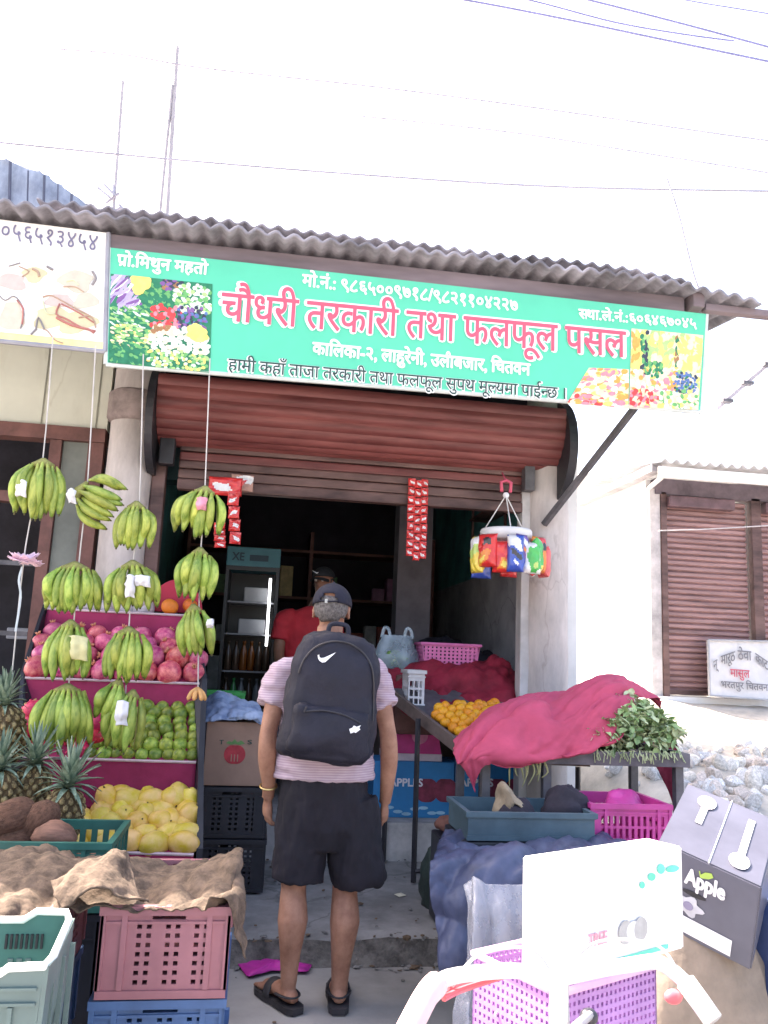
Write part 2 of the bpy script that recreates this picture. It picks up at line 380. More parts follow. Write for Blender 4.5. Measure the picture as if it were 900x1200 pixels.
bm = bmesh.new(); lohi(bm, (1.20, 7.45, .37), (1.52, 7.72, 3.0)); part('inner_column', bm, mat('grey_column', (.17, .155, .175), .8, .2, 3, .1))
bm = bmesh.new(); lohi(bm, (1.80, 5.60, .30), (1.87, 5.72, 2.75), bev=.006); part('door_jamb', bm, mat('pale_jamb', (.50, .48, .47), .6, .2, 3))
bm = bmesh.new(); lohi(bm, (-.83, 5.63, .30), (-.74, 5.73, 2.75), bev=.006); part('door_jamb', bm, m_rustd)
# outer white gable wall on the right
bm = bmesh.new(); lohi(bm, (2.183, 5.80, .0), (2.30, 10.3, 3.35)); part('outer_wall', bm, m_white)
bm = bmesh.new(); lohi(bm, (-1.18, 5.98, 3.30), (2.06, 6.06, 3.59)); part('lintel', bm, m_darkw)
# roller shutter: rolled curtain bulging above the opening, end plates, bottom rails
rs = bmesh.new(); prof = []
nsl = 15
for i in range(nsl*6+1):
    a = rad(78)+rad(200)*i/(nsl*6.); k = (i % 6)/6.
    r = .335+.012*abs(math.sin(math.pi*k)); prof.append((5.62-r*.93*math.sin(a-rad(0)), 3.21+r*math.cos(a)))
prof = [(y, z) for y, z in prof]
x0, x1 = -.80, 2.02
ra = [rs.verts.new((x0, y, z)) for y, z in prof]; rb = [rs.verts.new((x1, y, z)) for y, z in prof]
for i in range(len(prof)-1): rs.faces.new((ra[i], rb[i], rb[i+1], ra[i+1]))
shut = part('roller_shutter', rs, m_rust)
def disc_plate(x, r, t):
    b = bmesh.new(); n = 40; A = [b.verts.new((x, 5.62+r*math.cos(2*math.pi*i/n), 3.02+r*math.sin(2*math.pi*i/n))) for i in range(n)]
    f = b.faces.new(A); e = bmesh.ops.extrude_face_region(b, geom=[f]); bmesh.ops.translate(b, verts=[v for v in e['geom'] if isinstance(v, bmesh.types.BMVert)], vec=(t, 0, 0)); return b
part('end_plate', disc_plate(x0-.055, .375, .05), m_blk, shut); part('end_plate', disc_plate(x1+.004, .385, .06), m_blk, shut)
for i, (z, h, d, mm) in enumerate([(2.865, .06, .07, m_rustd), (2.80, .06, .05, m_rust), (2.74, .055, .075, m_rustd), (2.675, .065, .055, m_rustd), (2.60, .075, .085, m_rustd)]):
    part('bottom_rail', bx((.575, 5.64, z), (2.46, d, h), bev=.012), mm, shut)
part('guide_channel', bx((1.825, 5.545, 2.80), (.075, .09, .18), bev=.008), m_dgrey, shut)
part('guide_channel', bx((-.73, 5.545, 2.80), (.10, .09, .18), bev=.008), m_blk, shut)
# strut from pillar to roof edge
bm = bmesh.new(); tube(bm, [(1.93, 5.49, 2.47), (2.27, 4.68, 3.16)], .028, 6); strut = part('roof_strut', bm, m_dgrey)
# corrugated roof in two overlapping sheets + fascia
def corr(x0, x1, y0, y1, z0, z1, wl, amp, th, bm=None, jitter=.01, seed=0):
    bm = bm or bmesh.new(); n = int((x1-x0)/wl*8); ny = 10; V = []
    for i in range(n+1):
        x = x0+(x1-x0)*i/n; r = []
        for j in range(ny+1):
            t = j/ny; y = y0+(y1-y0)*t; sag = .018*noise.noise((x*.8+seed, y, 3)); jj = (jitter*noise.noise((math.floor((x-x0)/(wl*6))*3.3+seed, 1, 0)) if j == 0 else 0)
            r.append(bm.verts.new((x, y+jj*3, z0+(z1-z0)*t+amp*(1+.35*noise.noise((x*1.3, seed, 8)))*math.sin(2*math.pi*x/wl+.5*noise.noise((x*.9, seed, 2)))+sag-(.055*max(0, x-1.8)**2 if seed in (0, 5) else 0)+jitter*.4*noise.noise((x*7, y*2, seed)))))
        V.append(r)
    for i in range(n):
        for j in range(ny): bm.faces.new((V[i][j], V[i+1][j], V[i+1][j+1], V[i][j+1]))
    bmesh.ops.recalc_face_normals(bm, faces=bm.faces); bmesh.ops.solidify(bm, geom=bm.faces[:], thickness=th); return bm
part('roof_sheet', corr(-4.6, 3.02, 4.48, 7.2, 3.90, 4.25, .108, .016, .018, jitter=.022), m_roof, smooth=True)
part('roof_sheet', corr(-1.6, 2.80, 4.98, 9.0, 4.235, 4.5, .108, .014, .014, jitter=.02, seed=5), m_roof, smooth=True)
part('fascia', bx((-.95, 4.64, 3.80), (7.0, .07, .13), bev=.008), m_fascia)
part('rafter_end', bx((2.62, 5.2, 3.832), (.08, 1.3, .1), bev=.01), m_fascia)
part('rafter_end', bx((2.95, 4.60, 3.80), (.55, .06, .05), bev=.01), m_fascia)
bm = bmesh.new(); lohi(bm, (-1.2, 5.72, 3.64), (2.3, 5.84, 4.0)); part('wall_plate', bm, m_darkw)
# ================================================================ left neighbour
nb = thing('neighbouring_shop', 'cream plastered shop front with brown wooden frames left of the fruit shop', 'shop', (-3, 5.8, .12))
bm = bmesh.new(); lohi(bm, (-6.5, 5.66, 2.95), (-1.165, 5.86, 3.86)); w = obj('front_beam', bm, m_cream, nb)
for x in (-1.60, -1.24, -2.1, -2.9): obj('panel_joint', bx((x, 5.657, 3.38), (.009, .006, .84)), mat('joint_line', (.22, .22, .18), .9), w)
bm = bmesh.new(); lohi(bm, (-6.5, 5.62, 2.85), (-1.165, 5.76, 2.947)); obj('door_frame', bm, m_wood, nb)
bm = bmesh.new(); lohi(bm, (-1.27, 5.63, .12), (-1.168, 5.74, 2.848)); obj('door_frame', bm, m_wood, nb)
bm = bmesh.new(); lohi(bm, (-1.44, 5.66, .12), (-1.275, 5.78, 2.848)); obj('door_post', bm, mat('grey_green_post', (.16, .17, .15), .7, .2, 3), nb)
bm = bmesh.new(); lohi(bm, (-1.52, 5.63, .12), (-1.445, 5.74, 2.848)); obj('door_frame', bm, m_wood, nb)
bm = bmesh.new(); lohi(bm, (-6.5, 5.60, 2.40), (-1.525, 5.70, 2.47)); obj('transom', bm, m_wood, nb)
bm = bmesh.new(); lohi(bm, (-1.90, 5.62, .12), (-1.83, 5.70, 2.39)); obj('window_frame', bm, m_dgrey, nb)
bm = bmesh.new(); lohi(bm, (-1.825, 5.64, 1.98), (-1.525, 5.68, 2.01)); obj('window_bar', bm, m_dgrey, nb)
bm = bmesh.new(); lohi(bm, (-1.825, 5.64, 1.52), (-1.525, 5.68, 1.55)); obj('window_bar', bm, m_dgrey, nb)
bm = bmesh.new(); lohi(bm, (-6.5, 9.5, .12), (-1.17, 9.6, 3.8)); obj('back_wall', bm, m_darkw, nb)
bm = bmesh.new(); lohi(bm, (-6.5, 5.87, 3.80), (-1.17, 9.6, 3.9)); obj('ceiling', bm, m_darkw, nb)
bm = bmesh.new(); lohi(bm, (-1.6, 6.4, 2.50), (-1.3, 7.1, 2.84)); obj('wall_cabinet', bm, mat('dim_cabinet', (.12, .11, .12), .6, .3, 4), nb)
bm = bmesh.new(); lohi(bm, (-1.82, 6.2, 1.50), (-1.4, 6.6, 1.58), .01); obj('shelf', bm, mat('dim_shelf', (.3, .3, .33), .6, .2, 4), nb)
# tin sheet standing up behind the roof edge
tg = [[at(-160, 150, 6.2), at(-60, 168, 6.2), at(-5, 183, 6.2), at(45, 202, 6.25), at(85, 228, 6.3), at(118, 252, 6.35)],
      [at(-160, 215, 6.2), at(-60, 220, 6.2), at(-5, 228, 6.2), at(45, 238, 6.2), at(85, 250, 6.25), at(122, 262, 6.3)],
      [at(-160, 290, 6.15), at(-60, 295, 6.15), at(-5, 300, 6.15), at(45, 300, 6.15), at(85, 300, 6.2), at(125, 300, 6.25)]]
bm = sheet(tg, 8, .03, 5, .008, 3, rag=.03)
obj('tin_sheet', bm, mat('blue_grey_old_tin', (.24, .28, .36), .6, .3, 4, .2, stretch=(1.2, 1, .6), detail=8, col2=(.40, .45, .54)), smooth=True, label='weathered blue grey tin sheet rising behind the roof edge at far left', cat='roof sheet')
tin = bpy.data.objects['tin_sheet']
for x0, y0, x1, y1, r_ in ((12, 190, 10, 285, .012), (52, 206, 50, 285, .010), (33, 200, 31, 285, .006), (84, 228, 81, 285, .010), (-40, 176, -42, 285, .010), (68, 216, 66, 285, .005)):
    bm = bmesh.new(); tube(bm, [at(x0, y0, 6.17), at((x0+x1)/2, (y0+y1)/2, 6.14), at(x1, y1, 6.10)], r_, 5); obj('seam', bm, mat('tin_seam_%d' % x0, (.07, .08, .12), .7), tin)
# ================================================================ the shed on the right
shed = thing('shuttered_shed', 'white walled shed with closed brown slatted shutters and corrugated eave', 'shed', (5.5, 8.6, 1.2))
bm = bmesh.new(); lohi(bm, (4.24, 8.62, .2), (4.36, 14, 3.62)); obj('side_wall', bm, m_white, shed)
bm = bmesh.new(); lohi(bm, (4.20, 8.46, .2), (9.5, 8.8, 1.19)); obj('base_wall', bm, m_white, shed)
bm = bmesh.new(); lohi(bm, (4.24, 8.52, 1.19), (4.36, 8.62, 3.5)); obj('corner_post', bm, mat('pale_post', (.45, .42, .42), .7, .3, 5), shed)
m_slat = mat('brown_slatted_shutter', (.29, .17, .165), .5, .3, 4, .1, stretch=(.3, 1, 3))
def slatdoor(x0, x1, z0, z1):
    b = bmesh.new(); n = 34; P = []
    for i in range(n):
        z = z0+(z1-z0)*i/n; h = (z1-z0)/n
        P += [(8.60, z), (8.572, z+h*.25), (8.572, z+h*.72), (8.60, z+h*.98)]
    A = [b.verts.new((x0, y, z)) for y, z in P]; B = [b.verts.new((x1, y, z)) for y, z in P]
    for i in range(len(P)-1): b.faces.new((A[i], B[i], B[i+1], A[i+1]))
    return b
for x0, x1 in ((4.44, 5.44), (5.62, 6.7), (6.88, 8.0)):
    d = obj('shutter_door', slatdoor(x0, x1, 1.22, 3.42), m_slat, shed)
    obj('bottom_rail', bx(((x0+x1)/2, 8.56, 1.235), (x1-x0, .05, .05)), m_rustd, d)
    obj('shutter_box', bx(((x0+x1)/2-.1, 8.50, 3.36), (x1-x0-.2, .12, .13), bev=.02), mat('shutter_box_brown', (.13, .075, .085), .5, .3, 6), d)
for x in (4.40, 5.53, 6.79, 8.05): obj('door_post', bx((x, 8.545, 2.33), (.12 if x > 4.5 else .07, .09, 2.28), bev=.006), m_rustd, shed)
bm = bmesh.new(); lohi(bm, (4.30, 8.50, 3.44), (9.5, 8.62, 3.62)); obj('shutter_head', bm, mat('head_beam', (.14, .11, .13), .7, .3, 4), shed)
obj('eave_board', bx((6.9, 8.12, 3.60), (5.5, .04, .12)), m_white, shed)
obj('roof_sheet', corr(4.12, 9.7, 8.05, 14, 3.72, 4.6, .13, .022, .012, seed=9), mat('galvanised_sheet', (.55, .55, .57), .5, .2, 4, .1), shed, True)
obj('roof_soffit', bx((4.17, 11.0, 3.66), (.12, 5.6, .08)), m_greyw, shed)
obj('corner_pipe', (lambda b: (tube(b, [(4.16, 8.42, 1.1), (4.16, 8.42, 3.45), (4.22, 8.2, 3.56)], .03, 8), b)[1])(bmesh.new()), m_white, shed, True)
# leaning signboard in front of the shed
sg = thing('painted_board', 'white hand painted board with arched grey words and a red word below brown shutters', 'sign', at(868, 815, 8.3))
A, B, Cc, D = at(831, 815, 8.30), at(912, 821, 8.30), at(910, 752, 8.42), at(829, 750, 8.42)
bm = bmesh.new(); slab(bm, [A, B, Cc, D], (0, .02, 0)); obj('panel', bm, mat('white_sign_paint', (.66, .64, .64), .6, .1, 4), sg)
bm = bmesh.new()
for p, q in ((A, B), (B, Cc), (Cc, D), (D, A)): tube(bm, [p+Vector((0, -.02, 0)), q+Vector((0, -.02, 0))], .012, 6)
obj('frame', bm, mat('grey_sign_frame', (.4, .4, .42), .5), sg)
U = (D-A).normalized(); X = (B-A).normalized(); O = X.cross(U).normalized()
if O.y > 0: O = -O
def onb(u, v): return A+(B-A)*u+(D-A)*v
m_ink = mat('faded_grey_ink', (.20, .19, .20), .7); m_red_ink = mat('faded_red_ink', (.55, .10, .14), .7)
for s, u0, v0, u1, v1, h, mm in (('न्', .06, .44, .13, .50, .16, m_ink), ('मारूठ', .17, .55, .38, .66, .16, m_ink), ('ठेवा', .42, .68, .62, .68, .16, m_ink), ('काट', .68, .66, .86, .52, .16, m_ink), ('मासुल', .30, .36, .58, .36, .13, m_red_ink), ('भरतपुर चितवन', .16, .15, .84, .15, .11, m_ink)):
    letter('lettering', s if s != 'भरतपुर चितवन' else 'भरतपुर चतिवन'.replace('चति', 'िचत'), mm, sg, onb(u0, v0), onb(u1, v1), h, .012, U, O, .026)
# far roof edge on the right
fr = thing('neighbour_roof', 'white roof edge with short dark battens at the right edge of the photo', 'roof', (6.2, 9.4, 4.4))
e0, e1 = at(838, 478, 9.4), at(960, 372, 9.4)
bm = bmesh.new(); tube(bm, [e0, e1], .05, 4); obj('verge_board', bm, mat('lilac_grey_verge', (.30, .29, .34), .7), fr)
bm = bmesh.new(); slab(bm, [e0+Vector((0, .05, .08)), e1+Vector((0, .05, .08)), e1+Vector((1, 6, .1)), e0+Vector((1, 6, .1))], (0, 0, .03)); obj('roof_sheet', bm, m_white, fr)
for t in (.08, .27, .47, .68): obj('batten', bx(e0+(e1-e0)*t+Vector((.0, -.06, -.03)), (.14, .1, .04)), m_dgrey, fr)
bm = bmesh.new(); lohi(bm, (6.0, 9.6, 1.0), (12, 9.75, 4.2)); obj('wall', bm, m_white, fr)
# ================================================================ the big green signboard
m_green = mat('sea_green_flex', (.09, .55, .35), .45, .05, 2); m_wtxt = mat('white_print', (.85, .85, .84), .5, .02); m_rtxt = mat('pink_red_print', (.70, .10, .16), .5, .04); m_btxt = mat('dark_print', (.02, .06, .05), .5, .04)
SY = 4.5985
def sp(px, py): return at(px, py, SY)
sb = thing('signboard', 'long green signboard with red Nepali shop name, phone numbers and vegetable pictures', 'sign', at(470, 470, 4.6))
TL, BL, TR, BR = at(128, 290, 4.6), at(124, 426, 4.6), at(829, 368, 4.6), at(822, 482, 4.6)
bm = bmesh.new(); slab(bm, [BL, BR, TR, TL], (0, .025, 0)); obj('panel', bm, m_green, sb)
bm = bmesh.new()
for p, q in ((BL, BR), (BL, TL), (BR, TR)): tube(bm, [p+Vector((0, .012, 0)), q+Vector((0, .012, 0))], .016, 6)
obj('frame', bm, mat('aluminium_edge', (.55, .6, .58), .4, .1), sb)
def em(p, q): return (sp(*p)-sp(*q)).length
def slet(segs, l, r, hpx, m, bold, lift=.010, nm='lettering'):
    return letter(nm, segs, m, sb, sp(*l), sp(*r), hpx*SY/950*1.0, bold, lift=.003, thick=.0006)
# name: white outline under red letters
name = ['चौधरी', ' ', 'तरकारी', ' ', 'तथा', ' ', 'फलफूल', ' ', 'पसल']
nl, nr = (258, 375), (733, 419)
o1 = letter('lettering', name, m_wtxt, sb, sp(nl[0]-2.5, nl[1]), sp(nr[0]+2.5, nr[1]), 56*SY/950, .050, lift=.0028, thick=.0006)
o2 = letter('lettering', name, m_rtxt, sb, sp(*nl), sp(*nr), 56*SY/950, .010, lift=.0052, thick=.0006)
slet([('ra', 'प'), 'ो', '.', 'िमथुन', ' ', 'महतो'], (137, 311), (243, 322), 22, m_wtxt, .03)
slet(['मो.नं.:', ' ', '९८६५००९७१८', '/', '९८२११०४२२७'], (354, 335), (606, 365), 24, m_wtxt, .028)
slet([('half', 'स'), 'था.ले.नं.:६०६४६७०४५'], (678, 373), (816, 385), 20, m_wtxt, .03)
slet(['कािलका-२,', ' ', 'लाहुरेनी,', ' ', 'उ', ('reph', 'ल'), 'ाबजार,', ' ', 'िचतवन'], (366, 415), (621, 440), 24, m_wtxt, .03)
hl = ['हामी', ' ', 'कहाँ', ' ', 'ताजा', ' ', 'तरकारी', ' ', 'तथा', ' ', 'फलफूल', ' ', 'सुपथ', ' ', 'मू', ('half', 'ल'), 'यमा', ' ', 'पाई', ('half', 'न'), 'छ', ' ', '।']
letter('lettering', hl, m_wtxt, sb, sp(266, 434.5), sp(663, 468.5), 23*SY/950, .05, lift=.0028, thick=.0006)
letter('lettering', hl, m_btxt, sb, sp(267, 434), sp(662, 468), 23*SY/950, .006, lift=.0052, thick=.0006)
# printed heaps of vegetables and fruit: small flat print patches on the panel
PAL = {'purple': (.22, .10, .30), 'violet': (.45, .38, .60), 'yellow': (.85, .70, .18), 'dgreen': (.02, .20, .10), 'green': (.14, .42, .14), 'lgreen': (.38, .62, .22), 'red': (.72, .06, .06), 'white': (.80, .82, .72), 'black': (.04, .05, .08), 'orange': (.80, .35, .08), 'cream': (.78, .66, .45), 'brown': (.35, .18, .08), 'blue': (.10, .18, .40), 'pink': (.75, .25, .30), 'pale': (.62, .74, .62)}
PM = {k: mat('print_'+k, v, .5, .12, 30) for k, v in PAL.items()}; PK = list(PM)
def picture(name, quadpx, regions, base, seed, parent=None, Y=SY, fn=None):
    rg = random.Random(seed); bm = bmesh.new(); a, b, c, d = [fn(*q) if fn else at(*q, Y) for q in quadpx]
    def pt(u, v): return (a*(1-u)+b*u)*(1-v)+(d*(1-u)+c*u)*v
    n0 = (b-a).cross(d-a).normalized(); n0 = n0 if n0.y < 0 else -n0
    k0 = PK.index(base); f = quad(bm, [p+n0*.002 for p in (a, b, c, d)], k0)
    W_, H_ = (b-a).length, (d-a).length; lift = .0022
    for (u0, u1, v0, v1, cols, n, ru, rv, ang) in regions:
        cu, cv, hu, hv = (u0+u1)/2, (v0+v1)/2, (u1-u0)/2, (v1-v0)/2
        for i in range(n):
            while True:
                x, y = rg.uniform(-1, 1), rg.uniform(-1, 1)
                if x*x*x*x+y*y*y*y < 1: break
            u, v = cu+x*hu, cv+y*hv; lift += .0000035
            su, sv = ru*rg.uniform(.7, 1.25), rv*rg.uniform(.7, 1.25); an = ang+rg.uniform(-.5, .5)
            P = []
            for q in range(9):
                t = 2*math.pi*q/9; ex, ey = su*math.cos(t), sv*math.sin(t); ex, ey = ex*math.cos(an)-ey*math.sin(an), ex*math.sin(an)+ey*math.cos(an)
                P.append((min(1, max(0, u+ex/W_)), min(1, max(0, v+ey/H_))))
            try: quad(bm, [pt(*p)+n0*lift for p in P], PK.index(rg.choice(cols)))
            except Exception: pass
    return obj(name, bm, [PM[k] for k in PK], parent or sb, smooth='keep')
veg = [(0, .35, .0, .34, ['violet', 'purple', 'white', 'violet'], 70, .055, .009, -.9), (.26, .46, .68, 1, ['yellow', 'yellow', 'white'], 0, .03, .03, 0),
       (.28, .60, .06, .42, ['dgreen', 'dgreen', 'green'], 170, .014, .010, .5), (.50, .72, .0, .12, ['brown', 'purple', 'black'], 40, .014, .012, 0), (.62, 1, .03, .36, ['lgreen', 'green', 'pale', 'white'], 150, .013, .011, 0),
       (0, .38, .36, .60, ['green', 'dgreen', 'lgreen', 'pale'], 120, .018, .007, .3), (.40, .70, .30, .58, ['red', 'red', 'pink'], 85, .014, .014, 0), (.66, .95, .28, .56, ['black', 'purple', 'blue'], 85, .011, .011, 0),
       (.02, .42, .56, .80, ['yellow', 'lgreen', 'cream', 'green'], 110, .016, .008, .2), (.40, .98, .54, .82, ['white', 'white', 'pale', 'cream'], 120, .018, .014, 0), (.40, .62, .53, .62, ['brown', 'cream'], 30, .014, .01, 0),
       (0, .40, .76, 1, ['dgreen', 'green', 'dgreen'], 140, .013, .009, .4), (.38, 1, .80, 1, ['lgreen', 'green', 'pale', 'yellow'], 150, .011, .009, 0), (.24, .35, .0, .16, ['yellow'], 26, .03, .024, -.6), (.80, .95, .50, .64, ['yellow'], 22, .026, .024, 0)]
picture('vegetable_picture', [(130, 321), (249, 333), (246, 437), (127, 425)], veg, 'dgreen', 3)
fru = [(0, 1, 0, 1, ['cream', 'orange', 'pink', 'cream', 'white', 'yellow'], 420, .02, .018, 0), (.0, .55, .75, 1, ['orange', 'pink', 'red', 'cream'], 50, .016, .016, 0)]
picture('fruit_picture', [(690, 431), (737, 433), (736, 478), (664, 473)], fru, 'cream', 4)
fr2 = [(0, 1, 0, 1, ['cream', 'yellow', 'white', 'lgreen'], 300, .018, .022, 0), (.0, .5, .0, .5, ['yellow', 'yellow', 'lgreen'], 40, .016, .05, .1), (.0, .12, .02, .5, ['yellow', 'orange'], 16, .014, .03, 0), (.14, .24, .02, .55, ['dgreen', 'green', 'black'], 30, .012, .02, 0), (.24, .58, .04, .5, ['yellow', 'cream', 'lgreen'], 60, .018, .03, .3), (.6, .66, .05, .45, ['brown', 'dgreen'], 12, .01, .025, 0), (.68, 1, .06, .5, ['yellow', 'cream', 'yellow'], 60, .018, .03, -.2),
       (.0, .7, .5, .8, ['cream', 'pink', 'orange', 'white'], 60, .018, .016, 0), (.2, .45, .42, .6, ['dgreen', 'green'], 25, .012, .016, 0), (.62, .95, .52, .80, ['blue', 'black', 'blue', 'dgreen'], 90, .010, .010, 0), (.0, .4, .78, 1, ['red', 'pink', 'red', 'cream'], 60, .015, .014, 0), (.4, 1, .76, 1, ['yellow', 'cream', 'white', 'green'], 70, .016, .015, 0)]
picture('fruit_picture', [(740, 385), (824, 393), (818, 480.5), (737, 477)], fr2, 'cream', 5)
# ================================================================ the white signboard at the far left
wsb = thing('signboard', 'white signboard with grey digits and faded sketches at the far left', 'sign', at(60, 410, 4.6))
a, b, c, d = at(-170, 236, 4.6), at(127, 273, 4.6), at(123, 412, 4.6), at(-170, 383, 4.6)
bm = bmesh.new(); slab(bm, [a, b, c, d], (0, .025, 0)); obj('panel', bm, mat('white_flex', (.80, .79, .76), .5, .03, 3), wsb)
bm = bmesh.new()
for p, q in ((a, d), (b, c), (c, d)): tube(bm, [p, q], .014, 6)
obj('frame', bm, mat('steel_edge', (.3, .3, .34), .4), wsb)
bm = bmesh.new(); f = quad(bm, [at(-168, 372, SY), at(122, 401, SY), at(121.5, 410, SY), at(-168, 381, SY)]); obj('yellow_stripe', bm, mat('pale_yellow_print', (.82, .70, .32), .5), wsb)
letter('lettering', '०५६५१३४५४', mat('grey_violet_print', (.17, .16, .25), .5), wsb, at(1, 279, SY), at(113, 294, SY), 30*SY/950, .0, lift=.004)
rgs = random.Random(5); bm = bmesh.new()
for k, (cx_, cy_, rx_, ry_, mi_) in enumerate(((14, 370, 14, 20, 0), (60, 372, 22, 14, 1), (88, 378, 24, 12, 1), (40, 322, 14, 8, 1), (90, 330, 20, 12, 0), (14, 330, 18, 10, 2), (70, 352, 16, 9, 2), (100, 352, 14, 10, 0))):
    quad(bm, [at(cx_+rx_*math.cos(t)*(1+.25*math.sin(3*t+k)), cy_+ry_*math.sin(t)*(1+.2*math.cos(2*t+k)), SY-.0008-.00025*k) for t in [2*math.pi*q/18 for q in range(18)]], mi_)
obj('sketch_wash', bm, [mat('wash_cream', (.56, .52, .42), .6, .06, 20), mat('wash_yellow', (.58, .53, .34), .6, .06, 20), mat('wash_rose', (.56, .46, .42), .6, .06, 20)], wsb, 'keep')
bm = bmesh.new()
def stroke(bm, pts, r, mi): tube(bm, spline([at(x, y, SY-.004) for x, y in pts], 3), r*.95, 5, mi=mi)
for pts, r, mi in (([(-2, 345), (6, 352), (16, 347), (24, 355), (28, 368), (24, 385)], .004, 0), ([(20, 352), (27, 362), (26, 380)], .006, 1), ([(42, 386), (45, 372), (52, 386)], .006, 0), ([(36, 392), (43, 385)], .006, 0),
                   ([(50, 348), (60, 346), (72, 352), (90, 362), (108, 372), (112, 384)], .005, 2), ([(70, 356), (66, 368), (78, 374), (96, 384), (112, 388)], .006, 1), ([(66, 372), (84, 381), (104, 386), (110, 390)], .008, 1), ([(50, 385), (56, 388), (64, 398), (74, 402)], .004, 2), ([(72, 356), (92, 366), (110, 378)], .005, 1), ([(38, 315), (44, 318), (46, 324)], .008, 2), ([(10, 312), (24, 308)], .004, 0), ([(22, 312), (34, 318), (26, 324)], .004, 2), ([(108, 318), (112, 326), (108, 334)], .008, 0), ([(55, 312), (62, 316)], .008, 0), ([(74, 336), (88, 336), (98, 342)], .004, 2), ([(78, 330), (86, 328), (92, 334)], .005, 3), ([(50, 352), (54, 366), (64, 368)], .005, 3), ([(92, 372), (104, 370)], .006, 2)):
    stroke(bm, pts, r, mi)
obj('sketch', bm, [mat('sk_grey', (.24, .22, .22), .6), mat('sk_red', (.42, .16, .14), .6), mat('sk_tan', (.44, .30, .22), .6), mat('sk_green', (.60, .62, .42), .6)], wsb)
# ================================================================ wires, poles, aerial
m_wire = mat('wire_grey', (.32, .31, .36), .6); m_bam = mat('bamboo_grey', (.34, .32, .34), .8)
def wire(pts, Y, r, label, m=None, sag=0):
    bm = bmesh.new(); tube(bm, spline([at(x, y, Y) for x, y in pts], 6), r, 5); obj('overhead_wire', bm, m or m_wire, label=label, cat='wire', group='overhead wires')
m_bl = mat('blue_violet_cable', (.17, .17, .34), .5)
wire([(-150, 152), (10, 168), (205, 187), (440, 206), (660, 219), (900, 224), (1050, 226)], 5.6, .0082, 'thin grey wire running lowest across the sky just above the shop roof')
wire([(60, 57), (145, 64), (240, 80), (450, 103), (640, 128), (850, 158), (1050, 185)], 7.5, .0085, 'faint thin wire crossing the middle of the sky from the tall twin poles')
wire([(420, 136), (500, 144), (620, 158), (790, 185), (1000, 218)], 8, .0085, 'faint short looking wire between the middle wire and the lowest wire')
wire([(430, -18), (545, 0), (660, 22), (770, 45), (900, 72), (1050, 104)], 7, .011, 'blue violet cable lowest of the bundle at top right', m_bl)
wire([(520, -20), (620, 0), (720, 26), (800, 40), (860, 48)], 7, .009, 'blue violet cable second lowest of the bundle at top right', m_bl)
wire([(590, -24), (690, 0), (800, 28), (900, 55), (1050, 96)], 7, .0105, 'blue violet cable third from below in the bundle at top right', m_bl)
wire([(750, -10), (820, 3), (900, 16), (1050, 42)], 7, .007, 'thin cable highest in the bundle at top right corner', m_bl)
wire([(772, 622), (830, 620), (900, 616), (980, 612)], 8.0, .007, 'pale string stretched across the brown shed shutters', mat('pale_string', (.5, .46, .46), .7))
wire([(782, 210), (795, 250), (812, 318), (822, 345)], 5.2, .008, 'short grey stay wire slanting down to the right end of the shop roof')
def pole(pts, Y, r, name, label, cat):
    bm = bmesh.new(); tube(bm, [at(x, y, Y) for x, y in pts], r, 6); obj(name, bm, m_bam, label=label, cat=cat)
pole([(208, 55), (195, 265)], 8.5, .024, 'bamboo_pole', 'taller thin pole of the pair rising behind the roof', 'pole')
pole([(202, 100), (186, 265)], 8.5, .019, 'bamboo_pole', 'shorter thin pole just left of the taller pole behind the roof', 'pole')
ae = thing('television_aerial', 'thin mast with small aerial prongs above the left roof edge', 'aerial', at(133, 260, 7))
bm = bmesh.new(); tube(bm, [at(131, 275, 7), at(144, 95, 7)], .016, 6); obj('mast', bm, m_bam, ae)
for p, q in (((115, 220), (130, 232)), ((122, 216), (136, 230)), ((124, 238), (140, 226)), ((128, 250), (142, 243)), ((133, 217), (133, 230)), ((140, 240), (150, 250))):
    bm = bmesh.new(); tube(bm, [at(*p, 7), at(*q, 6.95)], .013, 5); obj('prong', bm, m_wire, ae)
# ================================================================ crates
def holes_panel(bm, O_, X, Z, N, w, h, nx, nz, hole, th=.012, mi=0):
    """panel with real holes: X, Z unit axes, N inward axis; hole(i, j) tells which cells are open"""
    vv = {}
    def V(i, j, k):
        if (i, j, k) not in vv: vv[(i, j, k)] = bm.verts.new(O_+X*(w*i/nx)+Z*(h*j/nz)+N*(th*k))
        return vv[(i, j, k)]
    solid = lambda i, j: 0 <= i < nx and 0 <= j < nz and not hole(i, j)
    for i in range(nx):
        for j in range(nz):
            if not solid(i, j): continue
            for k in (0, 1): bm.faces.new([V(i, j, k), V(i+1, j, k), V(i+1, j+1, k), V(i, j+1, k)]).material_index = mi
            if not solid(i-1, j): bm.faces.new([V(i, j, 0), V(i, j, 1), V(i, j+1, 1), V(i, j+1, 0)])
            if not solid(i+1, j): bm.faces.new([V(i+1, j, 0), V(i+1, j, 1), V(i+1, j+1, 1), V(i+1, j+1, 0)])
            if not solid(i, j-1): bm.faces.new([V(i, j, 0), V(i, j, 1), V(i+1, j, 1), V(i+1, j, 0)])
            if not solid(i, j+1): bm.faces.new([V(i, j+1, 0), V(i, j+1, 1), V(i+1, j+1, 1), V(i+1, j+1, 0)])
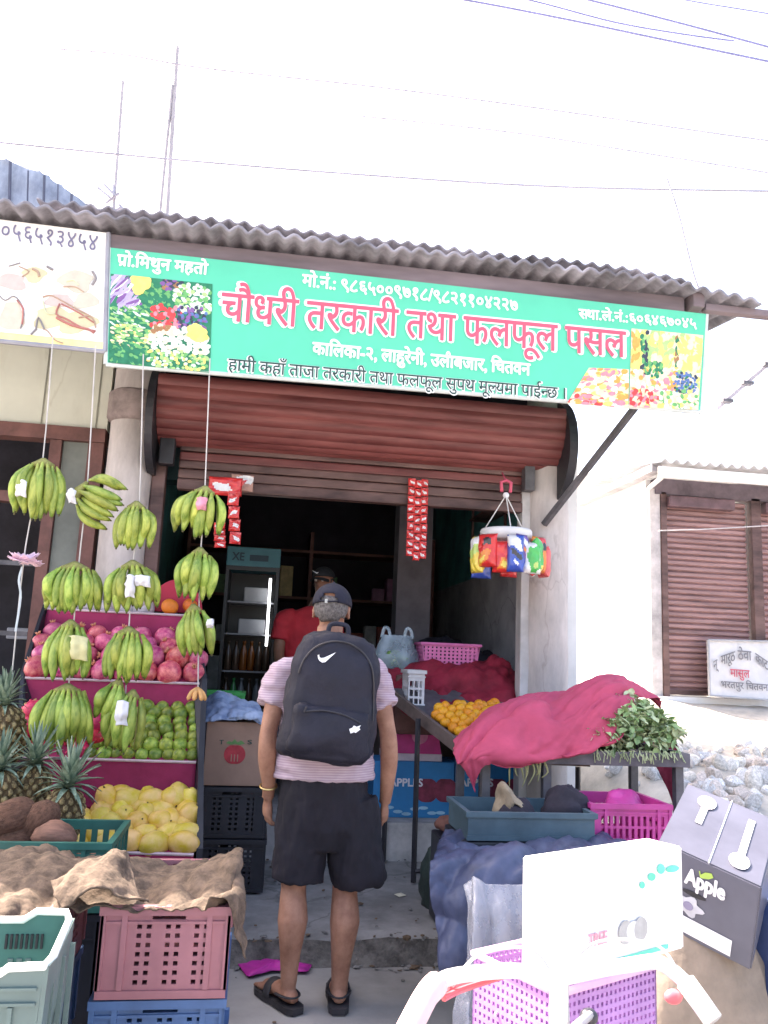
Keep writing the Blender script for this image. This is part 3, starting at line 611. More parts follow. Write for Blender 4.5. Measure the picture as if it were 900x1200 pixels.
def crate(label, fl, w, d, h, rz, m, group=None, hole=None, nx=26, nz=20, name='plastic_crate', cat='crate', ribs=True, slot=True):
    """fl = front-left-bottom corner; front faces the viewer"""
    fl = Vector(fl); X = Vector((math.cos(rz), math.sin(rz), 0)); Y = Vector((-math.sin(rz), math.cos(rz), 0)); Z = Vector((0, 0, 1))
    t = thing(name, label, cat, fl+X*w/2+Y*d/2, group)
    def dflt(i, j):
        if slot and nz*.84 <= j < nz*.93 and nx*.36 <= i < nx*.64: return True
        return nx*.2 <= i < nx*.82 and nz*.12 <= j < nz*.78 and i % 2 == 1 and (i//2) % 3 != 2 and j % 2 == 1
    hole = hole or dflt
    bm = bmesh.new()
    holes_panel(bm, fl, X, Z, Y, w, h, nx, nz, hole); holes_panel(bm, fl+Y*(d-.012), X, Z, Y, w, h, nx, nz, hole)
    nyy = max(8, int(nx*d/w))
    h2 = lambda i, j: hole(int(i*nx/nyy), j)
    holes_panel(bm, fl+Y*.012, Y, Z, X, d-.024, h, nyy, nz, h2); holes_panel(bm, fl+X*(w-.012)+Y*.012, Y, Z, X, d-.024, h, nyy, nz, h2)
    obj('body', bm, m, t)
    M = Matrix.Translation(fl) @ Matrix.Rotation(rz, 4, 'Z')
    bm = bmesh.new(); box(bm, (w/2, d/2, .008), (w-.03, d-.03, .012), mtx=M); obj('base', bm, m, t)
    bm = bmesh.new(); e = .012
    for c, s in (((w/2, -e/2, h-.012), (w+2*e, e, .024)), ((w/2, d+e/2, h-.012), (w+2*e, e, .024)), ((-e/2, d/2, h-.012), (e, d, .024)), ((w+e/2, d/2, h-.012), (e, d, .024)),
                 ((w/2, -e/4, .012), (w+e, e/2, .022)), ((w/2, -e/4, h*.82), (w+e, e/2, .008))): box(bm, c, s, mtx=M)
    obj('rim', bm, m, t)
    if ribs:
        for x in (0, w*.17, w*.85, w):
            bm = bmesh.new(); box(bm, (x, -.004, h*.5), (.016, .008, h-.05), mtx=M); obj('rib', bm, m, t)
        for y in (0, d):
            for x in (w+.003, -.003): bm = bmesh.new(); box(bm, (x, y, h*.5), (.008, .016, h-.05), mtx=M); obj('rib', bm, m, t)
    return t
m_pinkc = mat('faded_pink_plastic', (.31, .130, .152), .5, .12, 5, .05); m_bluec = mat('blue_plastic', (.055, .12, .26), .5, .2, 5); m_blackc = mat('black_crate_plastic', (.020, .022, .030), .45, .2, 6)
m_dgc = mat('dark_green_plastic', (.02, .11, .09), .5, .2, 5); m_mag = mat('magenta_plastic', (.50, .05, .26), .45, .15, 5); m_slate = mat('slate_blue_plastic', (.06, .105, .135), .5, .2, 5)
# left foreground stack
crate('blue plastic crate on the ground under the front pink crate stack', (-.405, 2.62, 0), .365, .55, .245, .0, m_bluec, 'blue crates under pink crates')
crate('blue plastic crate directly beneath the faded pink crate with the handle slot', (-.41, 2.61, .25), .365, .55, .245, .01, m_bluec, 'blue crates under pink crates')
crate('faded pink crate with square holes and a handle slot, sacking lying over its top', (-.40, 2.60, .50), .355, .54, .25, 0, m_pinkc, 'pink plastic crates')
crate('blue plastic crate below the pink crate that is mostly hidden by the pale green crate', (-.915, 2.50, .25), .365, .55, .245, -.02, m_bluec, 'blue crates under pink crates')
crate('pink plastic crate mostly hidden behind the pale green crate at lower left', (-.91, 2.48, .50), .37, .55, .25, -.02, m_pinkc, 'pink plastic crates')
crate('lower blue plastic crate standing on the ground below the half hidden pink crate', (-.915, 2.50, 0), .365, .55, .245, -.02, m_bluec, 'blue crates under pink crates')
# pale green crate with stepped rim, on an upturned one
m_pale = mat('pale_mint_plastic', (.12, .175, .165), .4, .1, 5); m_teald = mat('deep_green_inner_wall', (.045, .14, .12), .5, .15, 6)
pg = thing('stepped_crate', 'pale mint crate with white stepped rim and green inner wall at lower left corner', 'crate', (-.62, 2.0, .42))
YF, YB = 1.98, 2.36; zb = .42
fA, fB, fC = at(-150, 1152, YF), at(2, 1140, YF), at(10, 1134, YF); fD = at(52, 1132, YF); bD = at(83, 1076, YB); bC = at(78, 1069, YB); bB = at(44, 1068, YB); bA = at(28, 1078, YB); b0 = at(-150, 1082, YB); fE = at(62, 1122, YF+.07)
X0 = fA.x; dn = lambda p, x=None: Vector((p.x if x is None else x, p.y, zb))
bm = bmesh.new(); slab(bm, [dn(fA), dn(fD, fD.x-.012), fD, fC, fB, fA], (0, .012, 0)); obj('front_wall', bm, m_pale, pg)
bm = bmesh.new(); slab(bm, [dn(fD, fD.x-.010), Vector((bD.x-.012, YB, zb)), bD, fE, fD], (.010, 0, 0)); obj('side_wall', bm, m_pale, pg)
bm = bmesh.new(); slab(bm, [Vector((X0, YB, zb)), Vector((bD.x-.014, YB, zb)), bD, bC, bB, bA, Vector((X0, YB, bA.z))], (0, .012, 0)); obj('back_wall', bm, m_teald, pg)
bm = bmesh.new(); tube(bm, [fA, fB, fC, fD, fE, bD+Vector((0, -.02, 0)), bC, bB, bA, Vector((X0, YB, bA.z))], .0095, 8); obj('rim', bm, mat('pale_mint_rim', (.78, .84, .82), .35, .04, 5), pg, True)
bm = bmesh.new(); lohi(bm, (X0, YF+.014, zb+.001), (fD.x-.014, YB-.002, zb+.012)); obj('base', bm, m_pale, pg)
for i in range(8): obj('slot', bx((at(8, 1100, YB).x+.0125*i, YB-.001, at(20, 1103, YB).z), (.006, .008, .035)), m_blk, pg)
for i in range(3): obj('slot', bx((at(15, 1100, YB).x+.022*i, YB-.001, at(20, 1126, YB).z), (.013, .006, .012)), m_pale, pg)
for x in (.06, .17, .28, .36): obj('rib', bx((fD.x-x, YF-.004, (zb+fD.z)/2-.03), (.010, .008, fD.z-zb-.10)), m_pale, pg)
for z in (.045, .075): obj('rib', bx(((fD.x+X0)/2, YF-.003, fD.z-z), (fD.x-X0-.02, .007, .006)), m_pale, pg)
for k in range(3): obj('rib', bx((fD.x-.001+.02*k*.1, YF+.1+.09*k, (zb+fD.z)/2-.02), (.012, .010, fD.z-zb-.05)), m_pale, pg)
xr = fD.x
crate('pale mint crate on the ground under the stepped mint crate', (xr-.52, 1.99, 0), .5, .36, .41, 0, m_pale)
# dark green crate with pineapples and coconuts, on a dark crate
dg = at(130, 985, 3.4)
crate('dark green crate holding coconuts below the pineapples', (dg.x-.62, 3.38, .50), .62, .42, .25, 0, m_dgc, hole=lambda i, j: 6 < j < 17 and i % 2 == 1 and 3 < i < 24)
crate('dark crate on the ground under the green coconut crate', (dg.x-.62, 3.40, 0), .60, .40, .49, 0, m_blackc)
# black crates below the brown box
crate('black plastic crate on the pavement under another black crate, left of the man', (-.34, 4.98, .135), .43, .38, .285, 0, m_blackc, 'black crates left of the man')
crate('black plastic crate directly under the brown apple box', (-.335, 4.99, .425), .42, .38, .28, .02, m_blackc, 'black crates left of the man')
# ================================================================ sacking over the left crates
m_bur = wavy(mat('jute_sacking', (.125, .088, .064), .95, .55, 22, .5, detail=8), 160, 'X', .25, (.14, .10, .07), 1.5, .5)
g = [[at(-60, 1000, 3.1), at(-20, 997, 3.1), at(30, 995, 3.12), at(80, 998, 3.1), at(140, 1000, 3.05), at(200, 1004, 3.1), at(250, 1000, 3.1), at(275, 996, 3.1), at(277, 1002, 3.1)],
     [at(-60, 1030, 2.8), at(-10, 1018, 2.85), at(40, 1012, 2.85), at(95, 1006, 2.85), at(140, 1010, 2.9), at(190, 1022, 2.9), at(240, 1014, 2.9), at(280, 1000, 2.9), at(284, 1020, 2.9)],
     [at(-60, 1058, 2.6), at(0, 1045, 2.65), at(50, 1036, 2.7), at(100, 1020, 2.75), at(140, 1030, 2.75), at(190, 1044, 2.78), at(240, 1042, 2.75), at(276, 1030, 2.72), at(284, 1058, 2.75)],
     [at(-60, 1082, 2.5), at(10, 1062, 2.55), at(60, 1054, 2.62), at(100, 1040, 2.66), at(140, 1050, 2.65), at(190, 1056, 2.64), at(240, 1054, 2.62), at(272, 1048, 2.6), at(286, 1094, 2.66)],
     [at(-60, 1092, 2.45), at(10, 1078, 2.5), at(60, 1066, 2.52), at(85, 1062, 2.56), at(130, 1061, 2.57), at(180, 1060, 2.58), at(230, 1058, 2.57), at(266, 1058, 2.55), at(287, 1126, 2.60)]]
sk_ = obj('sacking', sheet(g, 14, .008, 14, .003, 4, fold=.03, rag=.008, crease=.034, csc=4.2, skew=.35), m_bur, smooth=True, label='brown jute sacking spread over the pink crates with a ragged end hanging at right', cat='sack')
g = [[at(60, 1028, 2.62), at(90, 1012, 2.66), at(130, 1000, 2.7), at(150, 1003, 2.75)], [at(62, 1045, 2.56), at(90, 1026, 2.58), at(125, 1018, 2.6), at(165, 1038, 2.62)], [at(70, 1062, 2.5), at(95, 1046, 2.5), at(130, 1040, 2.52), at(175, 1056, 2.55)]]
obj('sacking', sheet(g, 12, .012, 11, .005, 9, fold=.03, rag=.003, crease=.010, csc=8), m_bur, smooth=True, label='small bunched fold of jute sacking lying upon the larger sacking', cat='sack')
# ================================================================ stepped fruit stand
m_mar = mat('maroon_cloth', (.30, .025, .085), .85, .15, 6, .2); m_edge = mat('pale_shelf_edge', (.55, .42, .45), .6, .2, 8)
st = thing('fruit_stand', 'stepped fruit stand covered in maroon cloth with four tiers left of the man', 'stand', (-.75, 4.7, .12))
def lv(px0, px1, py0, py1, Y): return at(px0, py0, Y), at(px1, py1, Y)
T1l, T1r = lv(56, 217, 714, 722, 5.32); T1bl, T1br = lv(48, 217, 744, 750, 5.30)
T2l, T2r = lv(30, 234, 795, 802, 4.92); T2bl, T2br = lv(26, 232, 832, 838, 4.90)
T3l, T3r = lv(26, 230, 888, 894, 4.66); T3bl, T3br = lv(30, 226, 945, 950, 4.64)
T4l, T4r = lv(60, 227, 997, 1002, 4.22)
def riser(a, b, c, d, sd):
    g = [[a, a*.67+b*.33, a*.33+b*.67, b], [(a+d)/2, (a*.67+b*.33+d*.67+c*.33)/2, (a*.33+b*.67+d*.33+c*.67)/2, (b+c)/2], [d, d*.67+c*.33, d*.33+c*.67, c]]
    obj('riser_cloth', sheet(g, 8, .008, 8, .006, sd), m_mar, st, True)
    bm = bmesh.new(); tube(bm, [a+Vector((0, -.01, .004)), b+Vector((0, -.01, .004))], .008, 6); obj('shelf_edge', bm, m_edge, st)
def shelf(a, b, c, d):
    bm = bmesh.new(); slab(bm, [a, b, c, d], (0, 0, -.015)); obj('shelf', bm, m_mar, st)
back = Vector((0, .22, .01))
shelf(T1l, T1r, T1r+back, T1l+back); riser(T1l, T1r, T1br, T1bl, 1)
shelf(T2l, T2r, T1br, T1bl); riser(T2l, T2r, T2br, T2bl, 2)
shelf(T3l, T3r, T2br, T2bl); riser(T3l, T3r, T3br, T3bl, 3)
shelf(T4l, T4r, T3br, T3bl); f0 = Vector((T4l.x, T4l.y, .13)); f1 = Vector((T4r.x, T4r.y, .13)); riser(T4l, T4r, f1, f0, 4)
bm = bmesh.new(); xo = Vector((.012, 0, 0)); up = Vector((0, 0, .03))
slab(bm, [T4r+xo+up, T3r+xo+up+Vector((0, -.05, 0)), T2r+xo+up, T1r+xo*2+up, T1r+xo*2+back, Vector((T1r.x+.03, T1r.y+.22, .13)), Vector((T4r.x+.012, T4r.y, .13))], (.03, 0, 0)); obj('side_board', bm, m_blackc, st)
bm = bmesh.new(); slab(bm, [T4l-xo+up, T3l-xo+up, T2l-xo+up, T1l-xo+up, T1l-xo+back, Vector((T1l.x-.012, T1l.y+.22, .13)), Vector((T4l.x-.012, T4l.y, .13))], (-.02, 0, 0)); obj('side_board', bm, m_blackc, st)
bm = bmesh.new(); slab(bm, [Vector((T1l.x, 5.56, .14)), Vector((T1r.x, 5.56, .14)), Vector((T1r.x, 5.56, T1r.z+.02)), Vector((T1l.x, 5.56, T1l.z+.02))], (0, .02, 0)); obj('back_board', bm, m_blackc, st)
# round red backing on the top tier
bm = bmesh.new(); c0 = at(206, 712, 5.45); R_ = .17
vsx = [c0+Vector((R_*math.cos(math.pi*k/20), .0, R_*1.25*math.sin(math.pi*k/20)-.03)) for k in range(21)]; slab(bm, vsx, (0, .02, 0))
obj('round_tray', bm, mat('crimson_tray', (.42, .02, .05), .6, .1, 5), label='dark red round tray standing upright behind the two oranges', cat='tray')
# ---------------------------------------------------------------- fruit meshes (shared data)
def fruit_mesh(name, m, r=(1, 1, 1), lump=.03, seed=0, stem=None, calyx=False, p=1.):
    bm = bmesh.new(); ball(bm, (0, 0, 0), 1, 18, 12)
    for v in bm.verts:
        n = noise.noise(v.co*1.7+Vector((seed, 0, 0)))*lump+1
        dim = 1-.10*math.exp(-((v.co.x**2+v.co.y**2)/.06)) if v.co.z > 0 else 1-.05*math.exp(-((v.co.x**2+v.co.y**2)/.05))
        v.co = Vector((v.co.x*r[0], v.co.y*r[1], v.co.z*r[2]*dim))*n
    if calyx:
        for k in range(6):
            a = 2*math.pi*k/6; d = Vector((math.cos(a), math.sin(a), 0))
            tube(bm, [d*.10+Vector((0, 0, .88)), d*.16+Vector((0, 0, 1.02)), d*.28+Vector((0, 0, 1.16))], [.09, .08, .02], 5, mi=1)
    if stem: tube(bm, [(0, 0, .86*r[2]), (.02, .01, 1.03*r[2])], [.07, .05], 5, mi=1)
    return mesh_of(name, bm, m)
m_pom = mat('pomegranate_skin', (.54, .03, .13), .32, .2, 1.8, .08, hue=.03, col2=(.76, .22, .24), rnd=.2); m_pcal = mat('pomegranate_crown', (.60, .25, .14), .6)
m_gm = mat('green_mango_skin', (.14, .25, .03), .32, .3, 1.6, .06, hue=.02, col2=(.36, .43, .07), rnd=.32); m_stm = mat('fruit_stem', (.12, .08, .03), .8)
m_ym = mat('yellow_mango_skin', (.74, .54, .025), .4, .15, 1.0, .05, hue=.018, col2=(.80, .55, .20), rnd=.12); m_drg = mat('dragon_fruit_skin', (.58, .03, .11), .45, .25, 3, .2, hue=.02, rnd=.15)
m_foam = mat('white_foam_net', (.72, .66, .68), .8, .08, 12, .8); m_org = mat('orange_peel', (.62, .17, .02), .5, .1, 3, .15, hue=.012, rnd=.1); m_tan = mat('tangerine_peel', (.72, .28, .015), .45, .1, 3, .1, hue=.015, rnd=.1)
m_coco = mat('coconut_husk', (.17, .085, .055), .95, .35, 8, 1., stretch=(1, 1, .3), rnd=.2)
pomM = fruit_mesh('pomegranate', [m_pom, m_pcal], (1, 1, .92), .06, 1, calyx=True); gmM = fruit_mesh('green_mango', [m_gm, m_stm], (.92, .92, 1.0), .05, 2, stem=True)
ymM = [fruit_mesh('yellow_mango', [m_ym, m_stm], (.86, .80, 1.18), .09, s, stem=True) for s in (3, 4)]; foamM = fruit_mesh('wrapped_apple', [m_foam], (1, 1, .95), .06, 5); orgM = fruit_mesh('orange', [m_org, m_stm], (1, 1, .94), .02, 6); tanM = fruit_mesh('tangerine', [m_tan, m_stm], (1, 1, .86), .03, 7)
cocM = fruit_mesh('coconut', [m_coco], (.92, .9, 1.1), .10, 8)
def drg_mesh():
    bm = bmesh.new(); ball(bm, (0, 0, 0), (1, .9, .95), 16, 10); rg = random.Random(2)
    for k in range(22):
        a = k*2.4; z = -.75+1.5*k/22; rr = math.sqrt(max(.05, 1-z*z)); d = Vector((math.cos(a)*rr, math.sin(a)*rr*.9, z*.95))
        tube(bm, [d*.93, d*1.12+Vector((0, 0, .12)), d*1.18+Vector((0, 0, .34))], [.17, .12, .01], 5, flat=.4, mi=1 if k % 3 == 0 else 0)
    return mesh_of('dragon_fruit', bm, [m_drg, mat('dragon_scale_tip', (.45, .25, .10), .6, .3, 5)])
drgM = drg_mesh()
rf = random.Random(11)
def rr3(): return (rf.uniform(-3, 3), rf.uniform(-3, 3), rf.uniform(-3, 3))
def tilt(a=.8): return (rf.uniform(-a, a)+.7, rf.uniform(-a, a), rf.uniform(-3, 3))
def heap(name, me, px, Y, r, rot, label, cat, group, js=.12):
    for x, y in px:
        s = r*rf.uniform(1-js, 1+js); M_ = rf.choice(me) if isinstance(me, list) else me
        inst(name, M_, at(x, y, Y+rf.uniform(-.012, .012)), rot(), s, None, label, cat, group)
def row(x0, x1, y0, y1, n, j=2.): return [(x0+(x1-x0)*i/(n-1)+rf.uniform(-j, j), y0+(y1-y0)*i/(n-1)+rf.uniform(-j*.6, j*.6)) for i in range(n)]
PL = 'pink pomegranate heaped on the second tier of the maroon fruit stand'
heap('pomegranate', pomM, row(44, 226, 783, 789, 8), 4.95, .068, tilt, PL, 'pomegranate', 'pomegranates')
heap('pomegranate', pomM, row(52, 232, 766, 773, 8), 5.04, .068, tilt, PL, 'pomegranate', 'pomegranates')
heap('pomegranate', pomM, row(48, 224, 752, 758, 8), 5.13, .066, tilt, PL, 'pomegranate', 'pomegranates')
heap('pomegranate', pomM, row(62, 218, 740, 748, 7), 5.22, .062, tilt, PL, 'pomegranate', 'pomegranates')
GL = 'small green mango heaped on the third tier of the maroon stand'
for k, (x0, x1, y, n, Y) in enumerate(((106, 226, 884, 9, 4.70), (112, 226, 872, 8, 4.74), (118, 228, 862, 8, 4.78), (108, 228, 853, 8, 4.80), (140, 228, 845, 6, 4.84), (164, 229, 836, 5, 4.88), (172, 226, 828, 4, 4.90))):
    heap('green_mango', gmM, row(x0, x1, y-1, y+2, n, 1.4), Y, .0425, tilt, GL, 'mango', 'green mangoes')
DL = 'red scaly dragon fruit left of the green mangoes on the maroon stand'
heap('dragon_fruit', drgM, [(48, 872), (70, 884), (92, 880), (36, 850), (58, 848), (84, 862), (112, 862), (40, 832), (118, 846), (66, 832), (96, 884)], 4.74, .060, rr3, DL, 'dragon fruit', 'dragon fruits')
YL = 'yellow mango heaped on the lowest tier of the maroon stand'
for x0, x1, y, n, Y in ((92, 214, 988, 5, 4.26), (86, 222, 976, 6, 4.32), (98, 214, 964, 5, 4.38), (92, 222, 958, 6, 4.42), (120, 216, 948, 5, 4.48), (126, 220, 938, 5, 4.52), (142, 208, 932, 3, 4.55)):
    heap('yellow_mango', ymM, row(x0, x1, y, y+2, n, 4), Y, .066, rr3, YL, 'mango', 'yellow mangoes', .16)
WL = 'white foam wrapped apple on the top tier of the maroon stand'
heap('wrapped_apple', foamM, row(66, 168, 709, 713, 6, 2)+row(78, 164, 700, 702, 4, 2), 5.40, .068, rr3, WL, 'apple', 'foam wrapped apples')
inst('orange', orgM, at(199, 711, 5.36), (.3, .2, 1), .055, None, 'left one of the two oranges in front of the round red tray', 'orange', 'two oranges on the top tier')
inst('orange', orgM, at(223, 710, 5.38), (.5, -.3, 2), .050, None, 'right one of the two oranges in front of the round red tray', 'orange', 'two oranges on the top tier')
for (x, y, r, lb) in ((16, 958, .085, 'brown coconut at the left end of the dark green crate'), (48, 962, .078, 'brown coconut in the middle of the dark green crate'), (22, 982, .08, 'brown coconut lowest and nearest in the dark green crate')):
    inst('coconut', cocM, at(x, y, 3.62), rr3(), r, None, lb, 'coconut', 'coconuts')
bm = bmesh.new(); tube(bm, spline([at(40, 982, 3.55), at(58, 976, 3.52), at(76, 978, 3.52), at(86, 986, 3.55)], 4), [.02, .03, .05, .06, .065, .066, .065, .06, .055, .05, .04, .03, .02], 10, .7)
obj('banana_flower', wrinkle(bm, .006, 30), mat('dry_brown_husk', (.20, .10, .07), .8, .4, 9, .5, stretch=(.3, 2, 2)), smooth=True, label='brown pointed husk lying right of the coconuts in the dark green crate', cat='husk')
# ---------------------------------------------------------------- pineapples
m_pine = mat('pineapple_skin', (.24, .15, .06), .75, .35, 9, .6, col2=(.46, .36, .17), rnd=.15); m_pl = mat('pineapple_leaf', (.13, .22, .14), .55, .35, 4, .1, stretch=(1, 1, .3), col2=(.30, .38, .28))
def pine_body():
    bm = bmesh.new(); loft(bm, [(0, 0, -1+2*i/56., .72*(1-abs(-1+2*i/56.)**3.2)**.5+.02, .72*(1-abs(-1+2*i/56.)**3.2)**.5+.02) for i in range(57)], 84)
    for v in bm.verts:
        a = math.atan2(v.co.y, v.co.x); q = abs(math.sin(a*6+v.co.z*7.5))*abs(math.sin(a*6-v.co.z*7.5)); s = .84+.22*q
        v.co.x *= s; v.co.y *= s
    for f in bm.faces:
        c = f.calc_center_median(); a = math.atan2(c.y, c.x); q = abs(math.sin(a*6+c.z*7.5))*abs(math.sin(a*6-c.z*7.5)); f.material_index = 1 if q > .42 else 0
    return mesh_of('skin', bm, [mat('pineapple_groove', (.10, .065, .03), .85, .3, 12, .3), m_pine])
pbM = pine_body()
def pine_crown(seed, n=44, spread=1.):
    rg = random.Random(seed); bm = bmesh.new()
    for k in range(n):
        a = k*2.399; t = k/n; el = (1.35-1.15*t*spread); L_ = 1.75-.75*t if k > 6 else 1.5; d = Vector((math.cos(a)*math.cos(el), math.sin(a)*math.cos(el), math.sin(el))); side = d.cross(Vector((0, 0, 1)))
        side = side.normalized() if side.length > .01 else Vector((1, 0, 0)); nrm = side.cross(d); ps = []
        for q in range(6):
            u = q/5.; ps.append(Vector((0, 0, .0+.25*(1-t)))+d*L_*u+Vector((0, 0, -1))*(.55*u*u*(t*1.3))+nrm*.08*u)
        w = [.11, .12, .10, .08, .05, .006]; A = [bm.verts.new(ps[q]-side*w[q]+nrm*.04) for q in range(6)]; M_ = [bm.verts.new(ps[q]) for q in range(6)]; B = [bm.verts.new(ps[q]+side*w[q]+nrm*.04) for q in range(6)]
        for q in range(5): bm.faces.new((A[q], A[q+1], M_[q+1], M_[q])); bm.faces.new((M_[q], M_[q+1], B[q+1], B[q]))
    return mesh_of('leaf_crown', bm, m_pl)
pcM = [pine_crown(s, 46, sp_) for s, sp_ in ((1, .9), (2, 1.1), (3, 1.2))]
for x, y, Y, r, k, lb, tl, cs in ((4, 862, 4.35, .15, 0, 'topmost pineapple at the left edge above the others', (.1, -.05, 0), .115), (0, 938, 4.05, .135, 1, 'pineapple at the left photo edge just above the coconuts', (.1, -.1, 1), .12),
                          (36, 928, 4.12, .125, 2, 'pineapple between the leftmost one and the spiky topped front one', (.1, .05, 2), .12), (73, 958, 3.95, .13, 2, 'front pineapple with the large spiky grey green crown beside the yellow mangoes', (.06, .1, .5), .135)):
    p = at(x, y, Y); t = thing('pineapple', lb, 'pineapple', p-Vector((0, 0, r)), 'pineapples'); q = Matrix.Rotation(tl[0], 3, 'X') @ Matrix.Rotation(tl[1], 3, 'Y')
    inst('skin', pbM, p, (tl[0], tl[1], tl[2]), (r*.95, r*.95, r), t); inst('leaf_crown', pcM[k], p+q @ Vector((0, 0, r*.93)), (tl[0], tl[1], tl[2]), cs, t)
bm = bmesh.new(); lohi(bm, (-1.42, 3.84, .01), (-.80, 4.18, .61), .01); obj('display_step', bm, m_blackc, label='lower dark step behind the coconut crate carrying the front pineapples', cat='stand')
bm = bmesh.new(); lohi(bm, (-1.46, 4.19, .01), (-1.08, 4.55, .90), .01); obj('display_step', bm, m_blackc, label='taller dark step carrying the topmost pineapple at the left edge', cat='stand')
bm = bmesh.new(); lohi(bm, (dg.x-.60, 3.40, .52), (dg.x-.02, 3.78, .66), .02); obj('crate_liner', bm, m_coco, label='brown fibre packing under the coconuts in the dark green crate', cat='packing')
# ================================================================ banana hands on strings
m_ban = mat('green_banana_skin', (.20, .32, .045), .42, .25, 6, .05, hue=.018, col2=(.42, .49, .10), rnd=.25, stretch=(1, 1, .4)); m_tip = mat('banana_tip', (.10, .09, .04), .8); m_crown = mat('banana_crown', (.20, .20, .06), .8, .4, 20, .4)
def banana(seed, bend):
    bm = bmesh.new(); n = 11; P = []; L_ = 1.
    for i in range(n):
        u = i/(n-1); th = bend*(u-.15); P.append(Vector((0, -.30*math.sin(min(1., u*1.05)*math.pi)*bend, -u*L_)))
    r = [.035, .05, .075, .105, .118, .122, .121, .117, .107, .082, .045]
    tube(bm, P, r, 7); bmesh.ops.bevel(bm, geom=[], offset=0) if False else None
    tube(bm, [P[-1]+Vector((0, 0, .005)), P[-1]+Vector((0, .012, -.045))], [.030, .022], 6, mi=1)
    return mesh_of('banana', bm, [m_ban, m_tip])
banM = [banana(s, b) for s, b in ((1, .75), (2, 1.0), (3, .5))]
m_paper = mat('white_plastic_scrap', (.72, .70, .72), .5, .08, 9); m_pinkp = mat('pink_plastic_scrap', (.72, .28, .36), .5, .1, 9)
rb_ = random.Random(21)
def hand(px, py, wpx, hpx, label, n=7, roll=0., yaw=0., scrap=None, Y=4.3, fan=.32, rows=2):
    """a hand of bananas whose crown is at the top centre of the pixel box"""
    top = at(px, py-hpx/2, Y); s = Y/950; w = wpx*s*.93; L_ = hpx*s*1.02
    cen = at(px, py, Y); Rm = Matrix.Rotation(roll, 3, 'Y') @ Matrix.Rotation(yaw, 3, 'Z'); top = cen+Rm @ (top-cen)
    t = thing('banana_hand', label, 'bananas', top, 'green banana hands on strings')
    for r_ in range(rows):
        k = n if r_ == 0 else n-1
        for i in range(k):
            u = (i-(k-1)/2)/max(1, (k-1)/2); a = u*fan+rb_.uniform(-.05, .05)
            off = Vector((u*(w*.5-.022)*.62, (-.018 if r_ == 0 else .030)+.03*u*u, -.01-.012*u*u))
            ln = L_*(rb_.uniform(.78, .95) if r_ == 0 else rb_.uniform(.93, 1.02))*(1-.10*abs(u)); th = rb_.uniform(.17, .22)
            e = Matrix.Rotation(roll, 3, 'Y') @ Matrix.Rotation(yaw, 3, 'Z') @ Matrix.Rotation(-a*.50, 3, 'Y') @ Matrix.Rotation(rb_.uniform(-.10, .10)-(.0 if r_ == 0 else .22), 3, 'X') @ Matrix.Rotation(u*.45+rb_.uniform(-.3, .3), 3, 'Z')
            inst('banana', banM[rb_.randrange(3)], top+Rm @ off, e.to_euler(), (th, th, ln), t)
    bm = bmesh.new(); loft(bm, [(top.x, top.y, top.z-.03, w*.22, .022), (top.x, top.y, top.z-.012, w*.23, .026), (top.x, top.y, top.z, w*.15, .018), (top.x, top.y, top.z+.018, .010, .010)], 12)
    bmesh.ops.transform(bm, matrix=Matrix.Translation(top) @ Rm.to_4x4() @ Matrix.Translation(-top), verts=bm.verts); obj('crown', bm, m_crown, t, True)
    for q, (sx, sy, mm, sw, sh) in enumerate(scrap or []):
        c = at(sx, sy, Y-.075); h_, w_ = sh*s, sw*s
        g = [[c+Vector((-w_/2, 0, h_/2)), c+Vector((0, -.015, h_*.55)), c+Vector((w_/2, .0, h_*.45))], [c+Vector((-w_*.55, -.01, 0)), c+Vector((0, -.025, 0)), c+Vector((w_*.5, -.008, 0))], [c+Vector((-w_*.4, 0, -h_/2)), c+Vector((.0, -.01, -h_*.45)), c+Vector((w_*.55, .01, -h_*.5))]]
        obj('plastic_scrap', sheet(g, 5, .012, 30, .002, px+q), mm, t, True)
B = []
hand(51, 574, 60, 66, 'topmost hand of green bananas on the leftmost string', 7, 0, .1, [(25, 573, m_paper, 10, 18)])
hand(116, 584, 64, 50, 'sideways hanging hand of green bananas near the top, left of the pillar', 5, -1.15, -.2, [(84, 582, m_paper, 9, 16)], fan=.45)
hand(160, 617, 50, 52, 'hand of green bananas hanging right in front of the left round pillar', 6, 0, .0)
hand(237, 601, 58, 56, 'topmost hand of green bananas on the rightmost string, with a pink scrap', 6, .12, -.1, [(236, 591, m_pinkp, 11, 14)], fan=.5)
hand(88, 688, 76, 52, 'widest hand of green bananas, hanging at the top left corner of the stand', 9, 0, .0, fan=.42)
hand(158, 687, 60, 54, 'hand of green bananas with white plastic scraps above the second tier', 7, -.1, .1, [(153, 688, m_paper, 10, 24), (167, 681, m_paper, 16, 12)], fan=.55)
hand(233, 673, 46, 56, 'second hand of green bananas from the top on the rightmost string', 6, .05, -.1)
hand(83, 761, 48, 62, 'hand of green bananas with a yellowish plastic tag in front of the pomegranates', 6, 0, .05, [(90, 760, mat('straw_plastic_scrap', (.62, .58, .30), .5, .15, 9), 22, 26)])
hand(151, 766, 58, 56, 'hand of green bananas without any tag, in the middle of the pomegranates', 7, 0, 0)
hand(231, 739, 40, 56, 'third and lowest large hand of green bananas on the rightmost string', 5, -.15, -.1, [(246, 731, m_paper, 7, 10)])
hand(79, 838, 66, 66, 'lowest left hand of green bananas, hanging in front of the dragon fruits', 8, 0, 0, fan=.45)
hand(134, 820, 30, 44, 'small drooping hand of green bananas beside the lowest white scrap', 4, .25, .2)
hand(152, 843, 38, 62, 'lowest right hand of green bananas with a white scrap, before green mangoes', 5, .12, -.1, [(143, 836, m_paper, 12, 26)])
bm = bmesh.new(); c = at(231, 812, 4.28)
